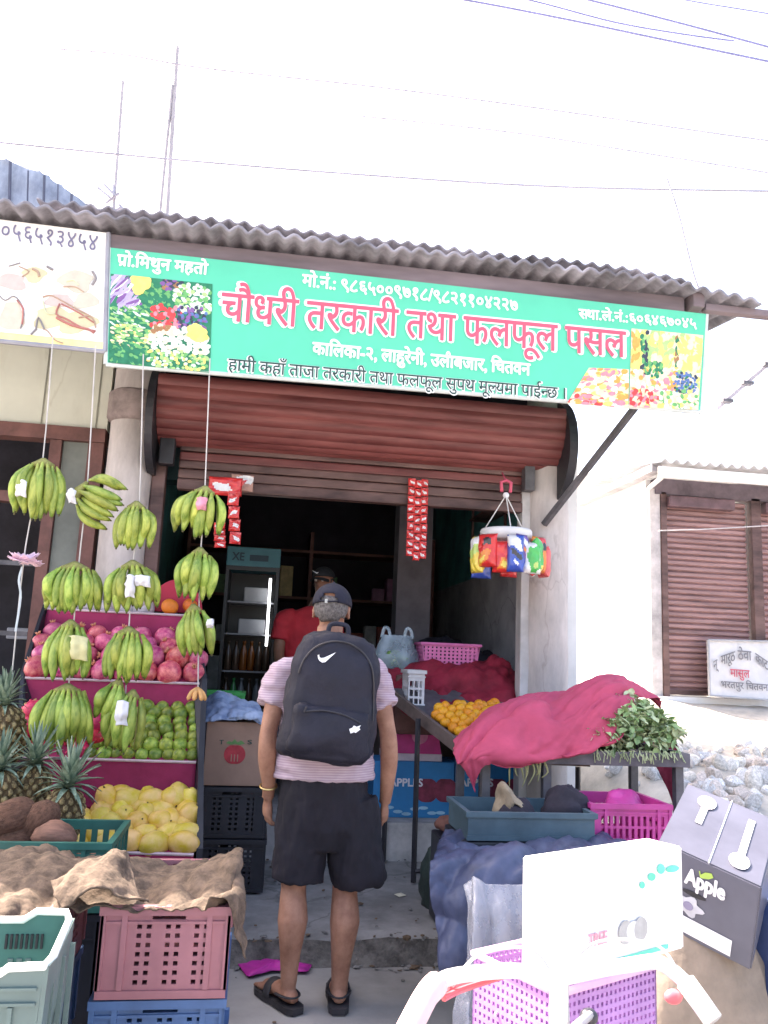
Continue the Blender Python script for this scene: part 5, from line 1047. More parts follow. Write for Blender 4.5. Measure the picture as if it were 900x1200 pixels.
for sx in (-1, 1):
    A = [Vector((k0+sx*.19, SYk, z_-.30)), Vector((k0+sx*.23, SYk-.04, z_-.55)), Vector((k0+sx*.20, SYk-.20, z_-.72)), Vector((k0+sx*.16, SYk-.30, z_-.72))]; limb(bm, A, [.06, .047, .036, .027], 12); hand_fig(bm, A[-1], Vector((-sx*.1, -1, -.15)), Vector((0, 0, -1)), 1, .5, sx)
    limb(bm, [Vector((k0+sx*.09, SYk, z_-.85)), Vector((k0+sx*.10, SYk, kz+.48)), Vector((k0+sx*.10, SYk+.01, kz+.08))], [.09, .06, .045], 12); tube(bm, [Vector((k0+sx*.10, SYk+.06, kz+.045)), Vector((k0+sx*.11, SYk-.08, kz+.045)), Vector((k0+sx*.115, SYk-.19, kz+.03))], [.04, .042, .028], 10, .7)
obj('body', remesh(bm, .008, 4), m_skd, man2, True)
for sx in (-1, 1): bm = bmesh.new(); ball(bm, h2+Q2 @ Vector((sx*.030, .078, .016)), .012, 8, 6); obj('eye', bm, m_eye, man2, True)
bm = bmesh.new(); loft(bm, [(k0, SYk, z_-.86, .20, .135), (k0, SYk, z_-.60, .195, .13), (k0, SYk, z_-.36, .22, .125), (k0+.02, SYk, z_-.24, .13, .09), (k0+.05, SYk, z_-.20, .08, .075)], 24)
for sx in (-1, 1): limb(bm, [Vector((k0+sx*.13, SYk, z_-.30)), Vector((k0+sx*.20, SYk, z_-.32)), Vector((k0+sx*.23, SYk-.02, z_-.48))], [.075, .08, .075], 14)
obj('shirt', wrinkle(remesh(bm, .012, 4), .010, 9, 6), m_redsh, man2, True)
bm = bmesh.new(); loft(bm, [(k0, SYk, z_-.98, .17, .125), (k0, SYk, z_-.84, .17, .125)], 20)
for sx in (-1, 1): limb(bm, [Vector((k0+sx*.09, SYk, z_-.90)), Vector((k0+sx*.10, SYk, kz+.48)), Vector((k0+sx*.10, SYk, kz+.09))], [.105, .085, .075], 14)
obj('trousers', wrinkle(remesh(bm, .014, 3), .01, 8, 7), m_trs, man2, True)
bm = bmesh.new(); ball(bm, h2+Q2 @ Vector((0, -.006, .030)), (.093, .113, .105), 28, 20, rot=Q2); Q2i = Q2.inverted()
bmesh.ops.delete(bm, geom=[v for v in bm.verts if (Q2i @ (v.co-h2)).z < .034], context='VERTS'); bmesh.ops.recalc_face_normals(bm, faces=bm.faces); bmesh.ops.solidify(bm, geom=bm.faces[:], thickness=.005); cp2 = obj('cap', bm, mat('black_cap', (.012, .012, .014), .8), man2, True)
bm = bmesh.new(); V = [[bm.verts.new(h2+Q2 @ Vector((.078*math.cos(a), .055+(.02+.085*t)*math.sin(a)*1.15, .040-.022*t*t-.018*math.cos(a)**2))) for t in (0, .5, 1)] for a in [math.pi*k/14 for k in range(15)]]
for i in range(14):
    for j in range(2): bm.faces.new((V[i][j], V[i+1][j], V[i+1][j+1], V[i][j+1]))
bmesh.ops.recalc_face_normals(bm, faces=bm.faces); bmesh.ops.solidify(bm, geom=bm.faces[:], thickness=.004); obj('visor', bm, mat('black_visor', (.012, .012, .014), .8), cp2, True)
bm = bmesh.new(); ce = h2+Q2 @ Vector((.02, .118, .075)); b_ = Q2 @ Vector((1, 0, 0)); u_ = Vector((0, 0, 1))
f = bm.faces.new([bm.verts.new(ce+b_*x+u_*z) for x, z in ((-.03, .0), (-.015, -.012), (.03, .014), (-.012, -.003))]); e = bmesh.ops.extrude_face_region(bm, geom=[f]); bmesh.ops.translate(bm, verts=[v for v in e['geom'] if isinstance(v, bmesh.types.BMVert)], vec=Q2 @ Vector((0, .004, 0))); obj('emblem', bm, m_wlogo, cp2)
bm = bmesh.new(); ball(bm, h2+Q2 @ Vector((0, -.012, .012)), (.083, .100, .095), 20, 14, rot=Q2)
bmesh.ops.delete(bm, geom=[v for v in bm.verts if (lambda p: p.z > .05 or p.z < -.05 or p.y > .02)(Q2i @ (v.co-h2))], context='VERTS'); bmesh.ops.recalc_face_normals(bm, faces=bm.faces); bmesh.ops.solidify(bm, geom=bm.faces[:], thickness=.005); obj('hair', bm, m_blackhair, man2, True)
# ================================================================ things inside the shop
def cyl_lathe(prof, n=16):
    bm = bmesh.new(); loft(bm, [(0, 0, z, r, r) for r, z in prof], n); return bm
fg = thing('drinks_fridge', 'tall black drinks fridge with teal header panel and bright light strip inside the shop', 'fridge', (-.13, 7.2, .375))
m_fr = mat('black_fridge_body', (.015, .015, .018), .35, .2, 5)
fx0, fx1, fy = at(262, 700, 7.2).x, at(326, 700, 7.2).x, 7.2
bm = bmesh.new(); lohi(bm, (fx0, fy+.03, .376), (fx0+.03, fy+.6, 2.2), .004); obj('side_panel', bm, m_fr, fg)
bm = bmesh.new(); lohi(bm, (fx1-.03, fy+.03, .376), (fx1, fy+.6, 2.2), .004); obj('side_panel', bm, m_fr, fg)
bm = bmesh.new(); lohi(bm, (fx0+.031, fy+.57, .38), (fx1-.031, fy+.6, 2.2)); obj('back_panel', bm, m_fr, fg)
bm = bmesh.new(); lohi(bm, (fx0+.031, fy+.04, .38), (fx1-.031, fy+.569, .60)); obj('base', bm, m_fr, fg)
hz0, hz1 = at(290, 665, 7.2).z, at(290, 641, 7.2).z
bm = bmesh.new(); lohi(bm, (fx0, fy, hz0), (fx1, fy+.6, hz1), .01); hd = obj('header', bm, mat('teal_header', (.06, .21, .26), .5, .15, 3), fg)
for zz_ in (.98, 1.30, 1.62, 1.90): bm = bmesh.new(); lohi(bm, (fx0+.033, fy+.06, zz_), (fx1-.033, fy+.565, zz_+.012)); obj('shelf', bm, mat('wire_shelf', (.25, .25, .27), .4), fg)
bm = bmesh.new()
for a_, b_ in (((fx0, .62), (fx1, .64)), ((fx0, 2.18), (fx1, 2.2))): lohi(bm, (a_[0]+.002, fy, a_[1]), (b_[0]-.002, fy+.028, b_[1]+.02))
lohi(bm, (fx0+.002, fy, .661), (fx0+.03, fy+.028, 2.179)); lohi(bm, (fx1-.03, fy, .661), (fx1-.002, fy+.028, 2.179)); dr = obj('door', bm, m_fr, fg)
s0, s1 = at(317, 678, 7.24), at(312, 757, 7.24); bm = bmesh.new(); tube(bm, [s0, s1], .010, 8); obj('light_strip', bm, emit('cool_white_tube', (.85, .92, 1), 2.2), fg)
for (x, y) in ((272, 651), (290, 652)): pass
letter('lettering', 'XE', mat('header_dark_print', (.02, .06, .09), .5), fg, at(272, 656, 7.18), at(286, 657, 7.18), .10, .02, lift=.004)
bm = bmesh.new(); lohi(bm, (at(293, 650, 7.19).x, fy-.006, at(293, 657, 7.19).z), (at(315, 650, 7.19).x, fy-.002, at(293, 650, 7.19).z)); obj('print', bm, bpy.data.materials['header_dark_print'], fg)
btm = {}
for k, c in {'dark': (.05, .03, .02), 'green': (.03, .16, .05), 'orange': (.16, .05, .01), 'clear': (.12, .13, .14)}.items():
    btm[k] = mesh_of('bottle', cyl_lathe([(.030, 0), (.033, .01), (.033, .13), (.028, .17), (.013, .21), (.013, .235), (.015, .236), (.015, .255)]), mat('bottle_'+k, c, .15, .1, 5))
for zi, zz_ in enumerate((.60, .992, 1.312)):
    for i in range(6):
        x = fx0+.07+(fx1-fx0-.14)*i/5.
        inst('bottle', btm[random.choice(['dark', 'dark', 'green', 'orange', 'clear'])], (x, fy+.14, zz_+.002), (0, 0, i), 1, None, 'small drink bottle standing on a shelf in the dark fridge', 'bottle', 'bottles in the fridge')
for k, (x0, x1, z0, lb) in enumerate(((282, 313, 1.632, 'lower white carton on the fridge shelf beside the light strip'), (286, 314, 1.912, 'upper white carton on the top fridge shelf beside the light strip'))):
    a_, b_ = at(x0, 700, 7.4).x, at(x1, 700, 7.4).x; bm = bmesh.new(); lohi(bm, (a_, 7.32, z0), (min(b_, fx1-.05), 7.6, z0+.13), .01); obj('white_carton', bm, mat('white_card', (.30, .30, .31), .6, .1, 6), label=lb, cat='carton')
cf = thing('ceiling_fan', 'white ceiling fan with curved blades under the dark shop ceiling', 'fan', (.25, 6.55, 3.0)); hb = Vector((.42, 6.55, 3.12))
bm = bmesh.new(); loft(bm, [(hb.x, hb.y, 3.06, .05, .05), (hb.x, hb.y, 3.08, .10, .10), (hb.x, hb.y, 3.14, .10, .10), (hb.x, hb.y, 3.16, .03, .03), (hb.x, hb.y, 3.59, .012, .012)], 20); obj('motor', bm, mat('fan_white', (.6, .58, .56), .5, .1, 6), cf, True)
for k in range(3):
    a_ = math.pi*1.02+k*2.094; d = Vector((math.cos(a_), math.sin(a_), 0)); s_ = Vector((-d.y, d.x, .35))
    bm = bmesh.new(); P = []
    for u in (0, .33, .66, 1): P.append([hb+d*(.1+.5*u)+s_*(.055+.02*u)*w+Vector((0, 0, -.10*u*u-.02)) for w in (-1, 0, 1)])
    obj('blade', sheet(P, 3, .002, 5, .005, k), bpy.data.materials['fan_white'], cf, True)
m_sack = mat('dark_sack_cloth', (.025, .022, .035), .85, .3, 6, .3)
def sack(c, r, label, m=m_sack, seed=0, name='filled_sack', cat='sack'):
    bm = bmesh.new(); ball(bm, c, r, 28, 18)
    for v in bm.verts:
        z0 = c[2]-r[2]*.62
        if v.co.z < z0: v.co.z = z0+(v.co.z-z0)*.08
    obj(name, wrinkle(wrinkle(bm, r[0]*.16, 3/r[0]*.6, seed), r[0]*.05, 3/r[0]*2, seed+3), m, smooth=True, label=label, cat=cat)
ct = thing('shop_counter', 'low dark counter inside the shop behind the red covered heap', 'counter', (1.1, 7.2, .375))
bm = bmesh.new(); lohi(bm, (.75, 6.95, 1.16), (1.95, 7.4, 1.20), .006); obj('top', bm, m_wood, ct); bm = bmesh.new(); lohi(bm, (.80, 7.0, .376), (1.9, 7.38, 1.159)); obj('cabinet', bm, m_darkw, ct)
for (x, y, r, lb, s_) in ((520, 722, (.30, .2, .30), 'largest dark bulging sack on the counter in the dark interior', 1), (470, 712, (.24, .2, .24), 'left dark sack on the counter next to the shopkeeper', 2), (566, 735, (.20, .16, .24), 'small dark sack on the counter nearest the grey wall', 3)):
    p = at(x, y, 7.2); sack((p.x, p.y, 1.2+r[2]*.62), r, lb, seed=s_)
ws = thing('wall_shelf', 'small shelf on the teal wall behind the snack hanger', 'shelf', (2.0, 6.8, 2.2))
bm = bmesh.new(); lohi(bm, (1.86, 6.3, 2.42), (2.058, 7.4, 2.44)); obj('board', bm, m_rustd, ws); bm = bmesh.new(); lohi(bm, (1.86, 6.3, 2.78), (2.058, 7.4, 2.80)); obj('board', bm, m_rustd, ws)
for y in (6.32, 7.38): bm = bmesh.new(); lohi(bm, (1.88, y-.012, 2.30), (1.90, y+.012, 2.95)); obj('upright', bm, m_rustd, ws)
potM = mesh_of('jar', cyl_lathe([(.04, 0), (.05, .02), (.05, .10), (.035, .12), (.04, .125), (.04, .15)]), mat('red_jar', (.4, .05, .06), .4, .3, 8))
for i, y in enumerate((6.45, 6.62, 6.85, 7.1)): inst('jar', potM, (1.95, y, 2.441), (0, 0, 0), 1, None, 'small red jar on the wall shelf behind the snack hanger', 'jar', 'jars on the wall shelf')
gs = thing('goods_shelf', 'dim wooden goods shelf against the dark back wall of the shop', 'shelf', (.9, 9.8, .375))
for zq in (1.0, 1.55, 2.1, 2.65): bm = bmesh.new(); lohi(bm, (-.9, 9.55, zq), (1.95, 10.05, zq+.03)); obj('board', bm, m_wood, gs)
for xq in (-.92, .5, 1.97): bm = bmesh.new(); lohi(bm, (xq-.02, 9.56, .376), (xq+.02, 10.04, 2.9)); obj('upright', bm, m_wood, gs)
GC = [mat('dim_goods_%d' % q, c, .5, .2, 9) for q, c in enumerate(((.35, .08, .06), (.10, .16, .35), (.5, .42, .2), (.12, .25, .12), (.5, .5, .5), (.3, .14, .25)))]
rg = random.Random(77)
for zq in (1.032, 1.582, 2.132):
    x = -.86
    while x < 1.85:
        w_, h_ = rg.uniform(.10, .26), rg.uniform(.12, .38)
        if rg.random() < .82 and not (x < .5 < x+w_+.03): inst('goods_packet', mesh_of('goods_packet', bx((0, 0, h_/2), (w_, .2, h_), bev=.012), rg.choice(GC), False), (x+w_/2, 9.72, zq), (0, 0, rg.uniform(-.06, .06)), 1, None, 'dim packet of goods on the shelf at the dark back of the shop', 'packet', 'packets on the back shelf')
        x += w_+.02
# goods behind the fruit stand
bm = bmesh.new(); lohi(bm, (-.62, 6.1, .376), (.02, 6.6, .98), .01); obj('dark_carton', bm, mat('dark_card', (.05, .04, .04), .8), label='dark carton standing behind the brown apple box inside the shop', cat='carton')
crate('bright green plastic crate just above the blue cloth on the apple box', (at(238, 800, 6.2).x, 6.15, .985), .30, .26, .20, 0, mat('bright_green_plastic', (.06, .42, .10), .5, .2, 5), nx=14, nz=8, slot=False)
# ---------------------------------------------------------------- brown apple box with cloth on top
ab = thing('cardboard_box', 'brown cardboard box printed with a red apple standing on black crates', 'box', (-.12, 5.2, .712))
m_card = mat('brown_cardboard', (.33, .20, .145), .85, .10, 5, .1)
l_, r_ = at(237, 920, 5.0), at(309, 922, 5.0); zt_ = at(240, 845, 5.0).z; zb_ = .7125
bm = bmesh.new(); lohi(bm, (l_.x, 5.0, zb_), (r_.x, 5.36, zt_), .004); bo = obj('carton', bm, m_card, ab)
bm = bmesh.new(); lohi(bm, ((l_.x+r_.x)/2-.006, 4.998, zt_-.001), ((l_.x+r_.x)/2+.006, 5.362, zt_+.001)); obj('top_seam', bm, mat('carton_seam', (.16, .10, .07), .9), ab)
def disc_pts(cx_, cz_, rx, rz_, n=16, f=None): return [(cx_+rx*math.cos(2*math.pi*k/n)*(f(2*math.pi*k/n) if f else 1), cz_+rz_*math.sin(2*math.pi*k/n)*(f(2*math.pi*k/n) if f else 1)) for k in range(n)]
def flat(name, pts3, m, parent, nrm=(0, -1, 0), th=.0012):
    b = bmesh.new(); f = b.faces.new([b.verts.new(p) for p in pts3]); e = bmesh.ops.extrude_face_region(b, geom=[f]); bmesh.ops.translate(b, verts=[v for v in e['geom'] if isinstance(v, bmesh.types.BMVert)], vec=Vector(nrm)*th); return obj(name, b, m, parent)
m_ar = mat('apple_red_print', (.42, .04, .05), .7, .2, 20); m_ag = mat('apple_green_print', (.12, .24, .08), .7, .2, 20)
heart = lambda t: 1-.13*math.exp(-((t-math.pi/2)/.35)**2)-.08*math.exp(-((t-1.5*math.pi)/.3)**2)
c_ = at(275, 884, 5.0); flat('apple_print', [(x, 4.9985, z) for x, z in disc_pts(c_.x, c_.z, .062, .058, 24, heart)], m_ar, ab)
flat('leaf_print', [(c_.x-.055+.11*u, 4.9985, c_.z+.058+.022*v) for u, v in ((0, .2), (.15, .8), (.3, .5), (.45, 1.3), (.6, .5), (.8, 1.0), (1, .2), (.7, -.2), (.5, .1), (.3, -.2))], m_ag, ab)
for k in (-1, 0, 1): flat('apple_mark', [(c_.x+.018*k+dx, 4.9965, c_.z-.02+dz) for dx, dz in ((-.003, -.02), (.003, -.02), (.003, .02), (-.003, .02))], m_card, ab)
letter('lettering', 'T', m_btxt, ab, at(257, 872, 5.0), at(262, 872, 5.0), .035, .01, lift=.002); letter('lettering', 'S', m_btxt, ab, at(290, 872, 5.0), at(295, 872, 5.0), .035, .01, lift=.002)
m_bcl = mat('pale_blue_cloth', (.24, .33, .55), .7, .3, 6, .2, col2=(.42, .50, .66))
gb = [[at(240, 822, 5.5), at(255, 812, 5.5), at(275, 818, 5.5), at(298, 822, 5.48), at(308, 836, 5.4)], [at(238, 830, 5.25), at(256, 818, 5.25), at(276, 822, 5.25), at(300, 830, 5.22), at(309, 840, 5.2)], [at(238, 844, 5.02), at(258, 838, 5.0), at(278, 836, 4.99), at(298, 838, 4.99), at(308, 844, 5.0)], [at(238, 848, 4.98), at(258, 844, 4.97), at(280, 843, 4.96), at(298, 844, 4.965), at(307, 849, 4.98)]]
obj('blue_cloth', sheet(gb, 12, .010, 13, .003, 6, fold=.03, crease=.022, csc=10), m_bcl, smooth=True, label='crumpled pale blue plastic cloth lying on the brown apple box', cat='cloth')
# ================================================================ inner rack with tangerines
rk = thing('fruit_rack', 'dark steel rack with sloping tray of tangerines between the man and pink cloth', 'rack', (1.5, 5.3, .13))
nl_, nr_, fl_, fr_2 = at(548, 884, 4.85), at(690, 890, 4.9), at(448, 806, 5.75), at(625, 812, 5.8)
bm = bmesh.new(); slab(bm, [nl_, nr_, fr_2, fl_], (0, 0, -.02)); obj('tray', bm, m_dgrey, rk)
bm = bmesh.new(); slab(bm, [nl_+Vector((0, 0, -.03)), fl_+Vector((0, 0, -.03)), fl_+Vector((0, 0, .05)), nl_+Vector((0, 0, .05))], (-.025, 0, 0)); obj('side_board', bm, mat('weathered_board', (.12, .085, .075), .8, .3, 6, .2), rk)
bm = bmesh.new(); slab(bm, [nl_+Vector((-.02, -.002, -.04)), nr_+Vector((0, -.002, -.04)), nr_+Vector((0, -.002, .05)), nl_+Vector((-.02, -.002, .05))], (0, -.02, 0)); obj('front_board', bm, bpy.data.materials['weathered_board'], rk)
lt, lb_ = at(490, 842, 5.2), at(485, 1018, 5.2)
for p, q in ((lt, Vector((lb_.x, lb_.y, .135))), (nl_+Vector((.1, .05, -.05)), Vector((nl_.x+.1, nl_.y+.05, .135))), (nr_+Vector((-.05, .05, -.05)), Vector((nr_.x-.05, nr_.y+.05, .135))), (fl_+Vector((.05, .0, -.05)), Vector((fl_.x+.05, 5.70, .135)))):
    bm = bmesh.new(); tube(bm, [p, q], .017, 4); obj('leg', bm, m_blk, rk)
bm = bmesh.new(); tube(bm, [Vector((lb_.x, lb_.y, .2)), Vector((lb_.x+.10, lb_.y-.02, .21))], .014, 4); obj('foot_bar', bm, m_blk, rk)
for k in range(12):
    t_ = k/16.; a_ = nl_*(1-t_)+fl_*t_; b_ = nr_*(1-t_)+fr_2*t_
    for i in range(10):
        u = (i+.45+.3*rf.uniform(-1, 1))/10*.60; p = a_*(1-u)+b_*u+Vector((.04, .02, .032+rf.uniform(0, .012)+.05*min(1, max(0, 1.4-abs(i-4)*.3))))
        qx, qy = proj(p)
        if qy < 824 or qx < 508+.55*max(0, 832-qy) or qx > 604: continue
        inst('tangerine', tanM, p, rr3(), .036*rf.uniform(.9, 1.08), None, 'small orange tangerine heaped in the sloping tray beside the pink cloth', 'tangerine', 'tangerines')
m_redc = mat('dark_red_cloth', (.24, .012, .03), .8, .25, 6, .3)
gr_ = [[at(450, 790, 6.0), at(480, 786, 6.1), at(540, 782, 6.15), at(590, 784, 6.1), at(612, 792, 6.0)], [at(448, 790, 5.95), at(480, 780, 5.95), at(540, 775, 6.0), at(585, 770, 6.0), at(606, 788, 5.9)], [at(452, 800, 5.85), at(485, 790, 5.82), at(535, 788, 5.8), at(580, 780, 5.82), at(609, 800, 5.8)], [at(455, 810, 5.78), at(490, 815, 5.72), at(530, 812, 5.7), at(575, 806, 5.7), at(610, 820, 5.72)], [at(470, 832, 5.62), at(502, 838, 5.52), at(540, 830, 5.5), at(575, 826, 5.5), at(608, 832, 5.55)]]
obj('red_cloth', sheet(gr_, 13, .015, 8, .005, 8, fold=.07, crease=.035, csc=6), m_redc, smooth=True, label='dark red cloth covering a heap behind the tangerines', cat='cloth')
bm = bmesh.new(); lohi(bm, (at(462, 820, 5.9).x, 5.86, .95), (at(604, 820, 5.9).x, 6.25, at(540, 793, 5.95).z), .03); obj('wooden_case', bm, m_wood, label='wooden case beneath the dark red cloth', cat='case')
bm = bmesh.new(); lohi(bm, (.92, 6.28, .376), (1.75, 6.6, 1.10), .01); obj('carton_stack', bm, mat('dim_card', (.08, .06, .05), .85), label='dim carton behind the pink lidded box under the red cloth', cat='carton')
wc = at(478, 828, 5.55); crate('white plastic crate standing on end beside the dark red cloth', (wc.x-.01, 5.5, wc.z), .11, .25, .245, 0, mat('white_crate_plastic', (.50, .49, .50), .5, .1, 5), hole=lambda i, j: i % 4 != 0 and j % 4 != 0 and 0 < i < 11 and j < 13, nx=13, nz=17, ribs=False)
pkc = at(497, 778, 5.95); pw = (at(559, 778, 5.95)-pkc).length
m_pkb = mat('pink_basket_plastic', (.62, .16, .36), .45, .12, 5)
bk_ = thing('pink_basket', 'pink perforated plastic basket standing on the dark red cloth', 'basket', pkc+Vector((pw/2, .12, 0)))
for nm_, O_, X_, N_, w_ in (('front_wall', pkc, Vector((1, 0, 0)), Vector((0, 1, 0)), pw), ('back_wall', pkc+Vector((0, .26, 0)), Vector((1, 0, 0)), Vector((0, 1, 0)), pw)):
    bm = bmesh.new(); holes_panel(bm, O_, X_, Vector((0, -.12 if nm_[0] == 'f' else .12, 1)), N_, w_, .145, 25, 11, lambda i, j: i % 2 == 1 and j % 2 == 1, .006); obj(nm_, bm, m_pkb, bk_)
for sx, O_ in ((-1, pkc), (1, pkc+Vector((pw, 0, 0)))): bm = bmesh.new(); holes_panel(bm, O_, Vector((0, 1, 0)), Vector((.14*sx, 0, 1)), Vector((-sx, 0, 0)), .26, .145, 13, 11, lambda i, j: i % 2 == 1 and j % 2 == 1, .006); obj('side_wall', bm, m_pkb, bk_)
bm = bmesh.new(); zr = .148; tube(bm, [pkc+Vector(v) for v in ((-.022, -.022, zr), (pw+.022, -.022, zr), (pw+.022, .28, zr), (-.022, .28, zr), (-.022, -.022, zr))], .012, 6); obj('rim', bm, m_pkb, bk_)
bm = bmesh.new(); lohi(bm, pkc+Vector((.002, .004, .0)), pkc+Vector((pw-.002, .262, .006))); obj('base', bm, m_pkb, bk_)
# clear bag of vegetables
vb = thing('vegetable_bag', 'clear plastic carrier bag of green vegetables beside the pink basket', 'bag', at(465, 785, 6.1)); pc = at(465, 768, 6.1)
m_clear = mat('clear_blue_plastic', (.40, .50, .58), .15, .2, 8, .1, trans=.55, spec=.8)
bm = bmesh.new(); loft(bm, [(pc.x, pc.y, pc.z-.13, .12, .09), (pc.x, pc.y, pc.z-.10, .16, .12), (pc.x, pc.y, pc.z, .165, .12), (pc.x, pc.y, pc.z+.08, .14, .09), (pc.x-.01, pc.y, pc.z+.15, .12, .05)], 28, cap=False); obj('bag_film', wrinkle(wrinkle(bm, .03, 9, 2), .01, 30, 3), m_clear, vb, True)
for sx in (-.09, .08): bm = bmesh.new(); tube(bm, spline([(pc.x+sx-.03, pc.y, pc.z+.13), (pc.x+sx-.012, pc.y, pc.z+.20), (pc.x+sx+.02, pc.y, pc.z+.19), (pc.x+sx+.035, pc.y, pc.z+.13)], 4), .012, 6, flat=.3); obj('bag_handle', bm, m_clear, vb)
cuM = mesh_of('cucumber', (lambda b: (tube(b, spline([(-.10, 0, 0), (-.04, .01, .01), (.04, .01, .01), (.10, 0, 0)], 4), [.008]+[.022]*11+[.008], 8), b)[1])(bmesh.new()), mat('cucumber_green', (.14, .26, .06), .5, .3, 8))
for k in range(7): inst('cucumber', cuM, (pc.x+rf.uniform(-.05, .05), pc.y+rf.uniform(-.05, .05), pc.z-.10+.018*k), (rf.uniform(-.4, .4), rf.uniform(-.4, .4), rf.uniform(0, 3)), .9, None, 'green cucumber inside the clear carrier bag', 'vegetable', 'cucumbers in the clear bag')
# blue apple cartons and pink lidded box on the plinth
m_bb = mat('bright_blue_carton', (.02, .20, .46), .55, .12, 4); m_dkr = mat('dark_red_apple_print', (.20, .03, .06), .5, .3, 14)
for k, (x0, x1, lb) in enumerate(((436, 531, 'left of the two blue apple cartons on the shop plinth'), (532.5, 622, 'right of the two blue apple cartons on the shop plinth, partly behind table'))):
    a_, b_ = at(x0, 955, 5.92), at(x1, 955, 5.92); zt_ = at(500, 893, 5.92).z
    t = thing('apple_carton', lb, 'carton', ((a_.x+b_.x)/2, 6.1, .376), 'blue apple cartons')
    bm = bmesh.new(); lohi(bm, (a_.x, 5.92, .3765), (b_.x, 6.27, zt_), .004); obj('carton', bm, m_bb, t)
    px0 = x0+6 if k else 456; letter('lettering', 'APPLES', mat('carton_white_print', (.72, .72, .78), .5), t, at(px0, 921, 5.92), at(px0+39, 921.5, 5.92), .075, .03, lift=.002)
    px1 = x0+64 if not k else x0+50
    for dx in (0, 22): c_ = at(px1+dx, 926, 5.92); flat('apple_print', [(x, 5.9185-.0014*(dx > 0), z) for x, z in disc_pts(c_.x, c_.z, .085, .088, 22, heart)], m_dkr, t)
    for i in range(8):
        c_ = at(x0+10+i*10, 950-4*math.sin(i*1.7), 5.92); flat('wave_print', [(x, 5.9185-.0005*(i % 2), z) for x, z in disc_pts(c_.x, c_.z, .035, .012, 10)], mat('carton_pale_print', (.30, .55, .70), .5) if i == 0 and k == 0 else bpy.data.materials['carton_pale_print'], t)
pb = thing('pink_lidded_box', 'magenta box with white lower edge on top of the blue apple cartons', 'box', at(485, 892, 5.95)); a_, b_ = at(452, 890, 5.96), at(517, 893, 5.96); zt_ = at(480, 830, 5.96).z; zl = at(480, 893, 5.92).z+.004
bm = bmesh.new(); slab(bm, [Vector((a_.x, 5.96, zl+.05)), Vector((b_.x, 5.96, zl+.05)), Vector((b_.x-.06, 5.96, zt_)), Vector((a_.x, 5.96, zt_))], (0, .3, 0)); obj('carton', bm, mat('magenta_carton', (.55, .05, .22), .5, .15, 5), pb)
bm = bmesh.new(); lohi(bm, (a_.x-.004, 5.955, zl), (b_.x+.004, 6.265, zl+.049), .003); obj('white_edge', bm, mat('pale_carton_edge', (.6, .5, .54), .6), pb)
c_ = at(492, 862, 5.96); flat('print', [(x, 5.9585, z) for x, z in disc_pts(c_.x, c_.z, .06, .06, 18)], mat('pink_print', (.66, .22, .36), .5, .2, 12), pb)
# ================================================================ table with pink cloth and greens
tb = thing('market_table', 'grey steel table carrying green leaves under a pink cloth', 'table', (1.75, 4.6, .12))
tl_, tr_ = at(566, 884, 4.4), at(800, 893, 4.4); zt_ = (tl_.z+tr_.z)/2; x0, x1 = tl_.x, tr_.x
bm = bmesh.new(); lohi(bm, (x0, 4.4, zt_-.02), (x1, 5.0, zt_), .004); obj('table_top', bm, m_dgrey, tb)
for c, s_ in ((((x0+x1)/2, 4.385, zt_+.005), (x1-x0+.06, .03, .075)), (((x0+x1)/2, 5.015, zt_+.005), (x1-x0+.06, .03, .075)), ((x0-.015, 4.7, zt_+.005), (.03, .598, .075)), ((x1+.015, 4.7, zt_+.005), (.03, .598, .075))): obj('edge_board', bx(c, s_, bev=.004), mat('slate_edge_board', (.11, .10, .115), .7, .35, 6, .1), tb)
for x, y in ((x0+.02, 4.42), (x1-.02, 4.42), (x0+.02, 4.98), (x1-.02, 4.98), (at(640, 900, 4.42).x, 4.42)): obj('leg', bx((x, y, (zt_-.02+.12)/2+.005), (.045, .045, zt_-.15)), m_dgrey, tb)
obj('shelf', bx(((x0+x1)/2, 4.7, .60), (x1-x0, .56, .02)), m_dgrey, tb)
m_pkcl = mat('crimson_pink_cloth', (.47, .065, .125), .85, .12, 4, .25)
D_ = 4.36
gc = [[at(560, 850, 5.0), at(600, 828, 5.0), at(640, 824, 5.0), at(690, 822, 5.05), at(722, 812, 5.05), at(748, 815, 5.05), at(776, 830, 5.0)],
      [at(548, 852, 4.85), at(590, 822, 4.85), at(636, 814, 4.85), at(664, 808, 4.85), at(716, 800, 4.85), at(745, 806, 4.9), at(770, 822, 4.9)],
      [at(538, 866, 4.65), at(580, 834, 4.62), at(630, 816, 4.62), at(662, 820, 4.62), at(714, 796, 4.62), at(738, 805, 4.64), at(748, 818, 4.7)],
      [at(532, 880, 4.42), at(572, 850, 4.40), at(622, 838, 4.42), at(662, 838, 4.42), at(702, 820, 4.45), at(734, 820, 4.45), at(744, 826, 4.55)],
      [at(536, 892, 4.30), at(564, 880, 4.30), at(620, 868, 4.32), at(660, 864, 4.34), at(702, 850, 4.36), at(736, 846, 4.38), at(742, 845, 4.45)],
      [at(548, 908, 4.30), at(563, 888, 4.28), at(618, 888, 4.29), at(656, 890, 4.29), at(698, 876, 4.30), at(734, 862, 4.34), at(740, 858, 4.4)],
      [at(558, 930, 4.32), at(566, 894, 4.30), at(618, 892, 4.33), at(656, 895, 4.33), at(700, 880, 4.34), at(732, 866, 4.36), at(738, 861, 4.42)]]
obj('pink_cloth', sheet(gc, 15, .010, 6, .004, 11, fold=.03, rag=.004, crease=.052, csc=2.7, skew=.8), m_pkcl, smooth=True, label='crimson pink cloth draped over the produce table with a pointed corner hanging left', cat='cloth')
